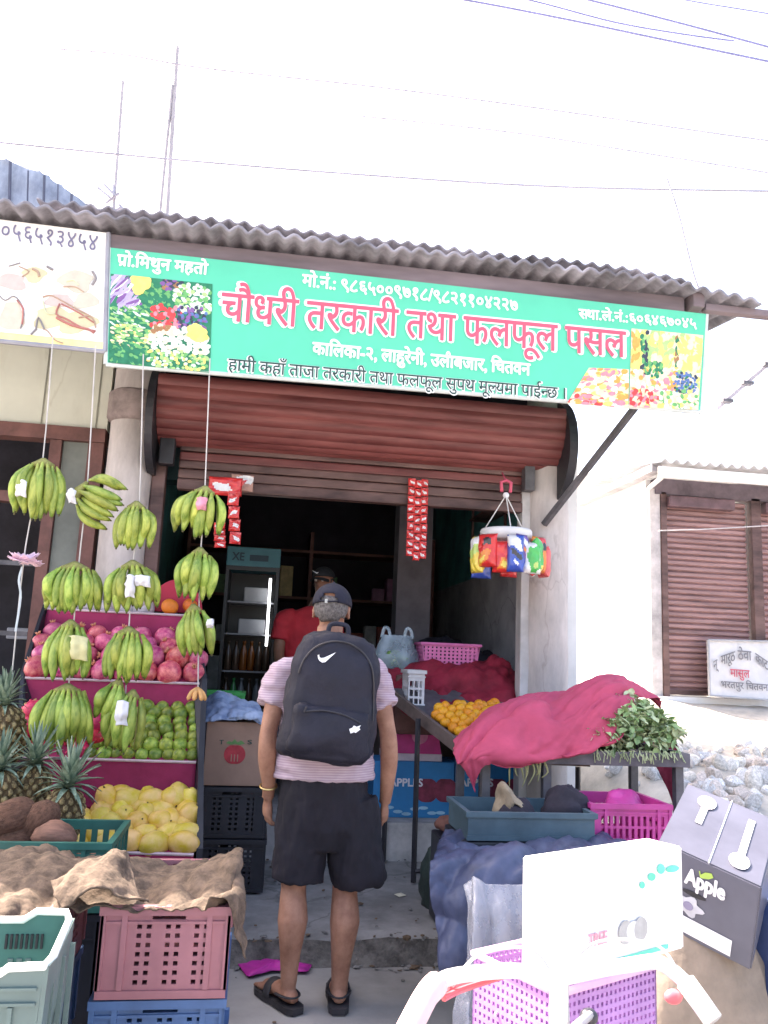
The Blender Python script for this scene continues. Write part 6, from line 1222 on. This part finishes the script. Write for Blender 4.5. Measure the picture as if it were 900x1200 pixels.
gm_ = [[at(742, 818, 4.95), at(762, 826, 4.97), at(782, 850, 4.98), at(797, 890, 4.98), at(800, 925, 4.98)], [at(745, 835, 5.02), at(766, 842, 5.02), at(782, 862, 5.02), at(792, 895, 5.0), at(794, 930, 5.0)], [at(745, 880, 5.04), at(758, 885, 5.05), at(770, 900, 5.05), at(784, 930, 5.05), at(793, 960, 5.04)]]
obj('maroon_cloth', sheet(gm_, 12, .01, 8, .004, 13, fold=.03, crease=.02, csc=7), mat('maroon_cotton', (.20, .02, .05), .85, .25, 6, .3), smooth=True, label='maroon cloth hanging behind the green leaves at the right end of the table', cat='cloth')
# heap under the cloth and leafy greens
bm = bmesh.new(); p = at(650, 850, 4.68); ball(bm, (p.x-.05, 4.70, zt_+.10), (.44, .20, .13), 28, 14); p2 = at(716, 830, 4.68); ball(bm, (p2.x, 4.72, zt_+.14), (.16, .16, .18), 20, 12)
bmesh.ops.bisect_plane(bm, geom=bm.verts[:]+bm.edges[:]+bm.faces[:], plane_co=(0, 0, zt_+.001), plane_no=(0, 0, 1), clear_inner=True); obj('produce_heap', remesh(bm, .03, 2) if False else bm, mat('produce_under_cloth', (.10, .14, .05), .8, .4, 8, .5), smooth=True, label='covered heap of produce under the crimson pink cloth', cat='produce')
m_lf = mat('pale_green_leaf', (.42, .54, .26), .5, .3, 6, .1, col2=(.62, .70, .45)); m_lf2 = mat('mid_green_leaf', (.28, .41, .18), .5, .35, 6, .1)
bm = bmesh.new(); rg = random.Random(4); cL = at(745, 868, 4.62)
def leaf(bm, p, d, n_, L_, w, mi):
    s_ = d.cross(n_).normalized(); n_ = s_.cross(d).normalized(); P = []
    for u, ww, dz in ((0, .12, 0), (.3, .9, .06), (.6, 1., .05), (.85, .55, -.02), (1, .05, -.12)): P.append([p+d*L_*u-s_*w*ww+n_*(L_*dz+.008), p+d*L_*u+n_*L_*dz*.6, p+d*L_*u+s_*w*ww+n_*(L_*dz+.008)])
    V = [[bm.verts.new(q) for q in r] for r in P]
    for i in range(4):
        for j in (0, 1): bm.faces.new((V[i][j], V[i][j+1], V[i+1][j+1], V[i+1][j])).material_index = mi
xl, xr_ = at(690, 880, 4.4).x, at(792, 880, 4.45).x
for k in range(2300):
    u = rg.random(); x = xl+(xr_-xl)*u; y = rg.uniform(4.36, 4.92); hgt = .05+.30*min(1, (u+.12)*1.9)*(1-max(0, u-.62)*1.35)*(.55+.45*math.sin(min(1, max(0, (y-4.34)/.5))*math.pi*.6)); z = zt_+.03+hgt*rg.random()**.45
    d = Vector((rg.gauss(0, .7), rg.gauss(-.55, .6), rg.gauss(-.1, .5))).normalized(); leaf(bm, Vector((x, y, z)), d, Vector((rg.gauss(0, .4), rg.gauss(-.3, .4), 1)), rg.uniform(.038, .068), rg.uniform(.012, .020), int(rg.random() < .4))
for k in range(60):
    x = xl+(xr_-xl)*rg.random(); p = Vector((x, 4.38, zt_+.05)); q = p+Vector((rg.uniform(-.03, .03), -.03, -rg.uniform(.02, .07))); tube(bm, [p, q], .003, 4, mi=0)
obj('leafy_greens', bm, [m_lf, m_lf2], smooth='keep', label='heap of fresh green leaves at the right end of the produce table', cat='vegetables', kind='stuff')
for k in range(9):
    x, y = 598+5*k, 893; p = at(x, y, 4.36); bm = bmesh.new(); tube(bm, spline([p, p+Vector((rg.uniform(-.01, .02), -.012, -.05)), p+Vector((rg.uniform(-.03, .03), -.005, -rg.uniform(.07, .13)))], 3), [.006, .006, .005, .005, .004, .003, .002], 5)
    obj('hanging_stalk', bm, mat('straw_stalk', (.40, .38, .18), .7, .2, 8) if k == 0 else bpy.data.materials['straw_stalk'], label='thin straw coloured stalk hanging out from under the pink cloth', cat='stalk', group='stalks under the pink cloth')
# ---------------------------------------------------------------- crates below the table
sl_ = at(548, 985, 3.9); crate('wide slate blue crate standing on the blue tarpaulin under the pink cloth', (sl_.x, 3.9, sl_.z), (at(697, 985, 3.9)-sl_).length, .40, .13, 0, m_slate, hole=lambda i, j: False, ribs=False)
mg_ = at(694, 1000, 4.02); crate('magenta crate to the right of the slate blue crate below the table', (mg_.x, 4.02, mg_.z), (at(786, 1000, 4.02)-mg_).length, .38, .235, 0, m_mag, hole=lambda i, j: i % 2 == 1 and 5 < j < 16 and j % 5 != 0 and 2 < i < 24)
bm = bmesh.new(); lohi(bm, (sl_.x-.02, 3.90, .0), (at(697, 985, 3.9).x+.02, 4.31, sl_.z-.006), .01); obj('crate_stack', bm, m_blackc, label='dark crate stack hidden under the blue tarpaulin', cat='crate')
bm = bmesh.new(); lohi(bm, (mg_.x-.005, 4.02, .0), (at(786, 1000, 4.02).x+.005, 4.32, mg_.z-.004), .01); obj('crate_stack', bm, m_blackc, label='dark support beneath the magenta crate', cat='crate')
for (x, y, Y, r, lb, s_) in ((664, 938, 4.12, (.13, .12, .10), 'dark rounded bag on the slate blue crate under the table', 4), (606, 945, 4.10, (.10, .10, .07), 'small dark crumpled bag on the left part of the slate crate', 5)):
    p = at(x, y, Y); sack((p.x, p.y, sl_.z+.02+r[2]*.62), (r[0], r[1], r[2]*1.4), lb, seed=s_)
gt = [[at(572, 968, 4.2), at(580, 930, 4.18), at(588, 915, 4.16), at(596, 920, 4.16)], [at(580, 968, 4.12), at(588, 934, 4.1), at(594, 922, 4.08), at(604, 930, 4.08)], [at(590, 968, 4.06), at(600, 945, 4.03), at(606, 940, 4.02), at(622, 955, 4.02)]]
obj('open_sack', sheet(gt, 6, .012, 14, .006, 3, fold=.03), mat('tan_sack', (.30, .24, .17), .9, .3, 8, .3), smooth=True, label='tan paper sack folded open on the left of the slate blue crate', cat='sack')
gq = [[at(712, 950, 4.28), at(716, 926, 4.28), at(738, 926, 4.28), at(752, 940, 4.28), at(780, 958, 4.28)], [at(708, 955, 4.2), at(714, 932, 4.18), at(738, 932, 4.18), at(756, 948, 4.2), at(782, 962, 4.2)], [at(706, 962, 4.1), at(714, 950, 4.08), at(738, 950, 4.08), at(758, 958, 4.1), at(782, 966, 4.1)]]
obj('magenta_cloth', sheet(gq, 7, .015, 12, .006, 5, fold=.03), m_mag, smooth=True, label='magenta cloth bundled on top of the magenta crate', cat='cloth')
sack((at(516, 990, 4.75).x, 4.8, .14+.14*.62), (.10, .12, .22), 'dark green black bag standing left of the blue tarpaulin', mat('dark_green_bag', (.03, .045, .04), .5, .3, 6, .3), 7, 'standing_bag', 'bag')
bm = bmesh.new(); q = at(536, 975, 4.5); lohi(bm, (q.x-.12, 4.40, .13), (q.x+.12, 4.62, q.z-.01), .01); obj('dark_carton', bm, m_blackc, label='dark carton beneath the brown cloth bundle by the rack leg', cat='carton')
sack((at(536, 968, 4.5).x, 4.5, at(536, 968, 4.5).z), (.12, .10, .05), 'brown cloth bundle squeezed between the bag and the slate crate', mat('brown_bundle', (.16, .07, .055), .85, .3, 8, .4), 8, 'cloth_bundle', 'bundle')
m_tarp = mat('dusty_blue_tarpaulin', (.045, .06, .12), .45, .30, 4, .25, col2=(.085, .10, .18))
gt = [[at(524, 966, 4.15), at(556, 974, 4.1), at(620, 980, 4.05), at(700, 984, 4.02), at(760, 992, 4.0)], [at(515, 980, 3.86), at(550, 984, 3.84), at(620, 987, 3.82), at(700, 990, 3.82), at(760, 1000, 3.82)], [at(508, 1010, 3.6), at(545, 1000, 3.58), at(620, 1003, 3.56), at(700, 1006, 3.56), at(760, 1016, 3.56)], [at(504, 1040, 3.5), at(540, 1040, 3.46), at(600, 1042, 3.42), at(690, 1042, 3.40), at(760, 1046, 3.4)], [at(508, 1090, 3.46), at(540, 1095, 3.40), at(600, 1096, 3.36), at(690, 1096, 3.34), at(760, 1096, 3.34)], [at(520, 1140, 3.42), at(545, 1145, 3.36), at(600, 1150, 3.32), at(690, 1150, 3.3), at(760, 1150, 3.3)], [at(532, 1185, 3.40), at(552, 1192, 3.34), at(600, 1200, 3.28), at(690, 1200, 3.26), at(760, 1200, 3.26)]]
obj('tarpaulin', sheet(gt, 14, .015, 6, .004, 15, fold=.08, crease=.045, csc=4.5, skew=.4), m_tarp, smooth=True, label='dusty blue tarpaulin draped over crates behind the bicycle', cat='tarpaulin')
m_film = mat('clear_plastic_film', (.34, .36, .42), .2, .08, 6, .15, trans=.5, spec=.7)
gp = [[at(540, 1036, 3.05), at(552, 1026, 3.02), at(568, 1036, 3.0), at(600, 1036, 2.98), at(660, 1038, 2.98)], [at(544, 1080, 2.98), at(556, 1078, 2.92), at(572, 1080, 2.95), at(604, 1080, 2.92), at(660, 1082, 2.92)], [at(540, 1130, 2.94), at(554, 1130, 2.88), at(576, 1130, 2.92), at(608, 1130, 2.9), at(660, 1130, 2.9)], [at(530, 1180, 2.90), at(552, 1180, 2.84), at(580, 1180, 2.9), at(612, 1180, 2.86), at(660, 1180, 2.86)], [at(526, 1240, 2.86), at(552, 1240, 2.80), at(580, 1240, 2.86), at(612, 1240, 2.82), at(660, 1240, 2.82)]]
pf_ = obj('plastic_film', sheet(gp, 12, .006, 9, .0015, 17, fold=.02, crease=.03, csc=5, skew=-.1), m_film, smooth=True, label='cloudy clear plastic sheet hanging in front of the blue tarpaulin', cat='plastic sheet')
# ================================================================ the bicycle in front
bc = thing('bicycle', 'parked bicycle with white handlebar and violet wire basket at lower right', 'bicycle', (.56, 1.47, 0))
m_chr = mat('white_chromed_tube', (.72, .70, .70), .25, .06, 6, metal=.3); m_grip = mat('pale_pink_grip', (.70, .50, .52), .5, .1, 8); m_tyre = mat('rubber_tyre', (.025, .024, .024), .85, .2, 12, .3); m_frm = mat('violet_bike_paint', (.20, .08, .26), .35, .1, 5)
P0 = at(655, 1146, 1.47); f_ = Vector((.40, .917, 0)); s_ = Vector((.917, -.40, 0)); Z = Vector((0, 0, 1))
hbp = [at(484, 1196, 1.30), at(500, 1166, 1.34), at(522, 1147, 1.38), at(560, 1140, 1.42), at(610, 1138, 1.45), P0, at(700, 1137, 1.47), at(742, 1130, 1.46), at(772, 1128, 1.44), at(802, 1150, 1.40), at(824, 1178, 1.37)]
bm = bmesh.new(); tube(bm, spline(hbp, 5), .0125, 10); hb_ = obj('handlebar', bm, m_chr, bc, True)
bm = bmesh.new(); tube(bm, spline([at(476, 1212, 1.28), at(484, 1196, 1.30), at(500, 1166, 1.34), at(512, 1153, 1.365)], 4), [.017, .020]+[.0195]*9+[.017, .017][:2], 10) if False else tube(bm, spline([at(476, 1212, 1.28), at(486, 1192, 1.305), at(500, 1166, 1.34), at(512, 1153, 1.365)], 4), .0195, 10); obj('grip', bm, m_grip, bc, True)
bm = bmesh.new(); tube(bm, [at(803, 1150, 1.395), at(822, 1176, 1.37), at(836, 1196, 1.35)], .017, 10); obj('grip', bm, m_chr, bc, True)
for pts in ([at(524, 1158, 1.40), at(545, 1154, 1.44), at(575, 1146, 1.47)], [at(520, 1170, 1.37), at(540, 1160, 1.41), at(565, 1152, 1.44), at(590, 1144, 1.46)]):
    bm = bmesh.new(); tube(bm, spline(pts, 4), .005, 6); obj('brake_lever', bm, mat('red_lever', (.6, .10, .12), .4) if 'red_lever' not in bpy.data.materials else bpy.data.materials['red_lever'], bc)
for pts in ([at(530, 1156, 1.40), at(560, 1120, 1.44), at(620, 1112, 1.48), at(650, 1150, 1.47), at(662, 1200, 1.46)], [at(800, 1150, 1.40), at(770, 1108, 1.44), at(700, 1104, 1.48), at(668, 1140, 1.48), at(666, 1200, 1.47)]): bm = bmesh.new(); tube(bm, spline(pts, 6), .0028, 6); obj('brake_cable', bm, m_whl_c if 'm_whl_c' in globals() else mat('cable_grey', (.45, .44, .46), .4), bc, True)
bm = bmesh.new(); ball(bm, at(789, 1168, 1.40), (.016, .012, .012), 10, 8); obj('bell', bm, bpy.data.materials['red_lever'], bc, True)
bm = bmesh.new(); tube(bm, [P0+Z*.012, P0-Z*.06, P0-Z*.26+f_*.06], [.016, .016, .016], 10); obj('stem', bm, m_chr, bc, True)
HT = P0-Z*.24+f_*.055; HB = HT-Z*.16+f_*.045; FA = Vector((HB.x, HB.y, 0))+f_*.16+Z*.33; BB = FA-f_*.62+Z*-.04; RA_ = FA-f_*1.05; ST = BB-f_*.17+Z*.50
def tb_(n, pts, r, m): bm = bmesh.new(); tube(bm, pts, r, 8); obj(n, bm, m, bc, True)
tb_('head_tube', [HT+Z*.03, HB-Z*.02], .022, m_frm); tb_('down_tube', [HB, BB], .019, m_frm); tb_('top_tube', [HT-Z*.03, BB-f_*.10+Z*.30], .016, m_frm); tb_('seat_tube', [BB, ST], .017, m_frm)
for q in (-1, 1): tb_('fork_blade', [HB-Z*.02+s_*.02*q, HB-Z*.08+s_*.055*q, FA+s_*.055*q], .011, m_chr); tb_('chain_stay', [BB+s_*.03*q, RA_+s_*.055*q], .010, m_frm); tb_('seat_stay', [ST-Z*.10+s_*.02*q, RA_+s_*.055*q], .009, m_frm)
for axp, nm_ in ((FA, 'wheel'), (RA_, 'wheel')):
    ring = lambda r: [axp+f_*r*math.cos(2*math.pi*k/40)+Z*r*math.sin(2*math.pi*k/40) for k in range(41)]
    bm = bmesh.new(); tube(bm, ring(.305), .012, 6, cap=False)
    for k in range(18): a_ = 2*math.pi*k/18; tube(bm, [axp+s_*.025*(-1)**k, axp+(f_*math.cos(a_)+Z*math.sin(a_))*.30], .0015, 3)
    w_ = obj('wheel', bm, m_chr, bc, True); bm = bmesh.new(); tube(bm, ring(.325), .020, 8, cap=False); obj('tyre', bm, m_tyre, w_, True); bm = bmesh.new(); tube(bm, [axp-s_*.05, axp+s_*.05], .022, 10); obj('hub', bm, m_chr, w_, True)
sd_ = ST+Z*.03; bm = bmesh.new(); g = [[sd_-f_*.14-s_*.08, sd_-f_*.14+Z*.02, sd_-f_*.14+s_*.08], [sd_-f_*.02-s_*.06, sd_-f_*.02+Z*.02, sd_-f_*.02+s_*.06], [sd_+f_*.13-s_*.02, sd_+f_*.13+Z*.01, sd_+f_*.13+s_*.02]]; bm.free(); obj('saddle', sheet(g, 5, .002, 5, .035, 2), m_tyre, bc, True)
tb_('crank', [BB-s_*.07+f_*.12-Z*.10, BB-s_*.07, BB+s_*.07, BB+s_*.07-f_*.12+Z*.10], .009, m_chr)
for q in (-1, 1): obj('pedal', bx(BB+s_*.12*q+(-f_*q)*.12*-1*-1+Z*.10*q, (.09, .07, .02), math.atan2(s_.y, s_.x)), m_tyre, bc)
# basket, askew, under the white box
rb2 = rad(27); bX = Vector((math.cos(rb2), math.sin(rb2), 0)); bY = Vector((-bX.y, bX.x, 0))
b0 = at(652, 1164, 1.64); bw, bd, bh = .31, .24, .24
m_vio = mat('violet_woven_basket', (.36, .18, .44), .45, .15, 6, .1)
bo = b0-Z*bh
lat = lambda i, j: i % 2 == 1 and j % 2 == 1
bsk = None
for k, (O_, X_, N_, w_, n_) in enumerate(((bo, bX, bY, bw, 45), (bo+bY*bd, bX, -bY, bw, 45), (bo, bY, bX, bd, 35), (bo+bX*bw, bY, -bX, bd, 35))):
    bm = bmesh.new(); holes_panel(bm, O_, X_, Z, N_, w_, bh, n_, 29, lat, .005); o_ = obj('basket', bm, m_vio, bc)
bm = bmesh.new(); holes_panel(bm, bo+bX*.006+bY*.006, bX, bY, Z, bw-.012, bd-.012, 45, 35, lat, .005); obj('basket_floor', bm, m_vio, bc)
bm = bmesh.new(); tube(bm, [bo+Z*bh-bY*.004, bo+Z*bh+bX*bw-bY*.004, bo+Z*bh+bX*bw+bY*bd, bo+Z*bh+bY*bd, bo+Z*bh-bY*.004], .008, 8); obj('basket_rim', bm, mat('pink_rim_plastic', (.66, .40, .58), .4), bc, True)
for a_, b_ in (((592, 1205), (652, 1108)), ((606, 1204), (668, 1112)), ((580, 1190), (622, 1128)), ((588, 1180), (660, 1160)), ((597, 1160), (612, 1178)), ((620, 1215), (664, 1150))): bm = bmesh.new(); tube(bm, [at(*a_, 1.78), at(*b_, 1.95)], .0035, 5); obj('stay_wire', bm, bpy.data.materials['pink_rim_plastic'], bc)
bm = bmesh.new(); ball(bm, at(690, 1192, 1.60), (.018, .015, .016), 16, 10); obj('lamp', bm, mat('black_lamp', (.03, .03, .04), .3), bc, True)
tb_('lamp_bracket', [at(693, 1188, 1.60), P0-Z*.10], .008, m_chr)
# white carton on the basket
wb = thing('white_carton', 'white apple carton with faint green leaf prints resting on the bicycle basket', 'carton', b0+bX*.18+bY*.13)
rw = rad(27); wX = Vector((math.cos(rw), math.sin(rw), 0)); wY = Vector((-wX.y, wX.x, 0)); W0 = b0+bX*.012+bY*.012+Z*.010; WW, WD, WH = .30, .19, .20
for _k in range(60):
    WW += (802-proj(W0+wX*WW)[0])*.0006; WD += (proj(W0+wY*WD)[0]-610)*.0008; WH += (proj(W0+wY*WD+Z*WH)[1]-1003)*.0008
def hexa(O_, a_, b_, c_, bev=.004):
    bm = bmesh.new(); v = [bm.verts.new(O_+a_*i+b_*j+c_*k) for k in (0, 1) for j in (0, 1) for i in (0, 1)]
    for q in ((0, 2, 3, 1), (4, 5, 7, 6), (0, 1, 5, 4), (1, 3, 7, 5), (3, 2, 6, 7), (2, 0, 4, 6)): bm.faces.new([v[i] for i in q])
    bmesh.ops.recalc_face_normals(bm, faces=bm.faces); bmesh.ops.bevel(bm, geom=bm.edges[:], offset=bev, segments=2, affect='EDGES'); return bm
obj('carton', hexa(W0, wX*WW, wY*WD, Z*WH), mat('white_gloss_card', (.80, .79, .78), .5, .04, 5), wb)
wp = lambda u, v, l=.002: W0+wX*WW*u+Z*WH*v-wY*l
m_teal_p = mat('teal_leaf_print', (.10, .60, .42), .5, .15, 14); m_gp = mat('grey_print', (.35, .35, .35), .5, .2, 14); m_pkp = mat('pink_print_ink', (.62, .30, .38), .5, .15, 14)
for u, v, du, dv in ((.72, .76, .03, .035), (.80, .82, .03, .045), (.90, .80, .055, .03), (.64, .70, .02, .03)): flat('leaf_print', [wp(u+du*math.cos(t)+.4*du*math.sin(t), v+dv*math.sin(t)-.5*dv*math.cos(t)) for t in [2*math.pi*k/10 for k in range(10)]], m_teal_p, wb, -wY)
for u in (.50, .62, .56): flat('fruit_print', [wp(u+.055*math.cos(t), .30+.11*math.sin(t)*(.8 if u == .56 else 1), .002+u*.002) for t in [2*math.pi*k/14 for k in range(14)]], m_gp if u != .56 else mat('pale_print_ink', (.6, .6, .6), .5, .1, 14), wb, -wY)
letter('lettering', 'TREE', m_pkp, wb, wp(.22, .25, 0), wp(.36, .25, 0), .034, .01, Z, -wY, .002)
flat('stripe_print', [wp(.25, .05), wp(.85, .05), wp(.85, .09), wp(.25, .08)], m_teal_p, wb, -wY)
for (u, v) in ((.25, .72), (.25, .35), (.7, .72), (.7, .3)): c_ = W0+wY*WD*u+Z*WH*v; bm = bmesh.new(); box(bm, c_-wX*.0005, (.002, .014, .022), rw); obj('vent_slot', bm, m_gp, wb)
# black Apple carton leaning on a sack
kb = thing('black_carton', 'dark carton printed Apple with white shapes on its sunlit top at right edge', 'carton', at(850, 1138, 2.2))
O_ = at(772, 985, 2.3); e1 = at(893, 1040, 2.14)-O_; e2 = at(806, 918, 2.59)-O_; e3 = at(880, 1138, 2.20)-at(893, 1040, 2.14)
obj('carton', hexa(O_, e1, e2, e3, .004), mat('charcoal_carton', (.095, .095, .125), .32, .15, 4, .05), kb)
nf = e1.cross(e3).normalized(); nf = nf if nf.dot(e2) < 0 else -nf; nt_ = e1.cross(e2).normalized(); nt_ = nt_ if nt_.z > 0 else -nt_
ff = lambda u, v, l=.002: O_+e1*u+e3*v+nf*l
tf = lambda u, v, l=.002: O_+e1*u+e2*v+nt_*l
m_wp = mat('white_carton_print', (.70, .69, .72), .5, .04); m_gl = mat('leaf_green_print', (.35, .50, .10), .5, .1)
letter('lettering', 'Apple', m_wp, kb, ff(.30, .34, 0), ff(.68, .34, 0), .062, .035, -e3.normalized(), nf, .002)
flat('leaf_print', [ff(*q) for q in ((.44, .17), (.48, .12), (.54, .10), (.56, .14), (.52, .18), (.47, .20), (.44, .21), (.42, .14), (.43, .13))], m_gl, kb, nf)
flat('flower_print', [ff(.36+.13*math.cos(t)*(1+.25*math.cos(5*t)), .60+.11*math.sin(t)*(1+.2*math.cos(5*t))) for t in [2*math.pi*k/30 for k in range(30)]], mat('grey_flower_print', (.42, .42, .46), .5, .2, 14), kb, nf)
flat('flower_core', [ff(.36+.05*math.cos(t), .60+.05*math.sin(t), .004) for t in [2*math.pi*k/12 for k in range(12)]], mat('mauve_print', (.22, .20, .30), .5), kb, nf)
flat('label_print', [ff(*q) for q in ((.22, .74), (.80, .76), (.80, .95), (.22, .93))], m_wp, kb, nf)
flat('slot_mark', [ff(.40+.12*math.cos(t), .44+.03*math.sin(t)) for t in [2*math.pi*k/12 for k in range(12)]], m_blk, kb, nf)
bm = bmesh.new(); tube(bm, [tf(.50, 0, .001), tf(.50, 1, .001)], .002, 4); obj('top_seam', bm, m_wp, kb)
for u0, hv, hh in ((.27, .80, .60), (.75, .18, .38)):
    flat('bolt_print', [tf(u0-.035, min(hv, .5)-.05 if hv > .5 else .28), tf(u0+.035, min(hv, .5)-.05 if hv > .5 else .28), tf(u0+.035, .72 if hv > .5 else .82), tf(u0-.035, .72 if hv > .5 else .82)][::1], m_wp, kb, nt_)
    flat('cap_print', [tf(u0+.10*math.cos(t), hv+.10*math.sin(t), .0035) for t in [2*math.pi*k/16 for k in range(16)]], m_wp, kb, nt_)
p = at(822, 1168, 2.3); sack((p.x+.03, 2.42, .40), (.24, .20, .50), 'full brown sack under the dark Apple carton', mat('brown_sack', (.24, .19, .15), .9, .2, 7, .4), 12)
bm = bmesh.new(); q = at(906, 1130, 2.35); loft(bm, [(q.x+.14, 2.5, 0, .19, .19), (q.x+.14, 2.5, .78, .20, .20), (q.x+.14, 2.5, .80, .19, .19)], 24); obj('blue_drum', bm, mat('navy_drum_plastic', (.03, .05, .13), .4, .2, 6), smooth=True, label='dark navy plastic drum at the right photo edge beside the Apple carton', cat='drum')
# ================================================================ rubble and litter
m_st = [mat('rubble_stone', (.72, .68, .62), .9, .3, 5, .5, rnd=.25), mat('broken_brick', (.64, .56, .50), .9, .3, 6, .5, rnd=.2), mat('grey_stone', (.66, .65, .64), .9, .3, 6, .5, rnd=.25)]
stM = []
for k in range(6):
    bm = bmesh.new(); bmesh.ops.create_icosphere(bm, subdivisions=2, radius=1); rg = random.Random(k)
    for v in bm.verts: v.co *= 1+.35*noise.noise(v.co*1.3+Vector((k*5, 0, 0))); v.co = Vector((v.co.x*1.2, v.co.y*.9, v.co.z*.7))
    for q in range(4):
        d = Vector((rg.gauss(0, 1), rg.gauss(0, 1), rg.gauss(0, 1))).normalized(); 
        for v in bm.verts:
            h_ = v.co.dot(d)
            if h_ > .62: v.co -= d*(h_-.62)
    stM.append(mesh_of('stone', bm, m_st[k % 3], False))
rg = random.Random(31)
for k in range(290):
    x = rg.uniform(2.75, 4.9); y = rg.uniform(5.2, 6.8); r = rg.uniform(.03, .085)*(1.1 if y < 6 else .9)
    inst('stone', stM[rg.randrange(6)], (x, y, slope(x, y)+r*.4), (rg.uniform(0, 6), rg.uniform(0, 6), rg.uniform(0, 6)), r, None, 'pale broken stone in the sunlit rubble heap below the shed', 'stone', 'rubble stones')
for (pts, c, lb, s_) in (([(278, 1130), (300, 1118), (330, 1124), (366, 1132), (360, 1140), (320, 1138), (290, 1146)], (.48, .03, .30), 'crumpled magenta plastic wrapper on the ground behind the left foot', 1), ([(462, 1048), (470, 1046), (476, 1049), (468, 1051)], (.7, .66, .5), 'small pale scrap of paper on the pavement right of the man', 2)):
    c3 = [((at(x, y, 4.1)-Vector((0, 0, CH)))) for x, y in pts]; zz_ = .012 if s_ == 1 else .128
    P = [Vector((0, 0, CH))+v*((zz_-CH)/v.z) for v in c3]; cc = sum(P, Vector())/len(P); bm = bmesh.new(); n_ = 40; V = []
    for ring in (0, .35, .7, 1):
        row_ = []
        for k in range(n_):
            t = k/n_*len(P); i = int(t); p = P[i]*(1-t+i)+P[(i+1) % len(P)]*(t-i); q = cc+(p-cc)*ring; row_.append(bm.verts.new(q+Vector((0, 0, (.035 if s_ == 1 else .006)*(1-ring*.8)*(.5+abs(noise.noise(q*22)))))))
        V.append(row_)
    for a_ in range(3):
        for k in range(n_): bm.faces.new((V[a_][k], V[a_][(k+1) % n_], V[a_+1][(k+1) % n_], V[a_+1][k]))
    bmesh.ops.remove_doubles(bm, verts=bm.verts, dist=1e-6); bmesh.ops.recalc_face_normals(bm, faces=bm.faces); bmesh.ops.solidify(bm, geom=bm.faces[:], thickness=.002); obj('litter_scrap', bm, mat('litter_%s' % s_, c, .5, .15, 12), smooth=True, label=lb, cat='litter')
# small grit and dead leaves along the step and riser
gM = [mesh_of('grit', (lambda b: (bmesh.ops.create_icosphere(b, subdivisions=1, radius=1), b)[1])(bmesh.new()), mm, False) for mm in (m_conc2, mat('dry_leaf_brown', (.13, .09, .06), .9, .3, 9))]
bm = bmesh.new(); rg = random.Random(8)
for k in range(420):
    if k < 220: x, y, z = rg.uniform(-.6, 2.2), 4.24+rg.gauss(0, .05), .004
    elif k < 300: x, y, z = rg.uniform(-.2, 2.1), 5.68+rg.gauss(0, .03), .137
    else: x, y, z = rg.uniform(-.8, 2.2), rg.uniform(3.2, 5.6), None
    if z is None: z = .004 if y < 4.25 else .13
    if 4.24 < y < 4.40: z = .115
    r = abs(rg.gauss(0, .007))+.003; g_ = bmesh.ops.create_icosphere(bm, subdivisions=1, radius=r)['verts']; M_ = Matrix.Translation((x, y, z+r*.3)) @ Matrix.Rotation(rg.uniform(0, 6), 4, 'Z') @ Matrix.Diagonal((rg.uniform(.7, 2.2), rg.uniform(.6, 1.4), rg.uniform(.25, .7), 1)); bmesh.ops.transform(bm, matrix=M_, verts=g_)
    mi = int(rg.random() < .45)
    for f in {f for v in g_ for f in v.link_faces}: f.material_index = mi
obj('grit', bm, [m_conc2, bpy.data.materials['dry_leaf_brown']], label='scattered grit and dry leaf bits along the pavement step', cat='debris', kind='stuff')
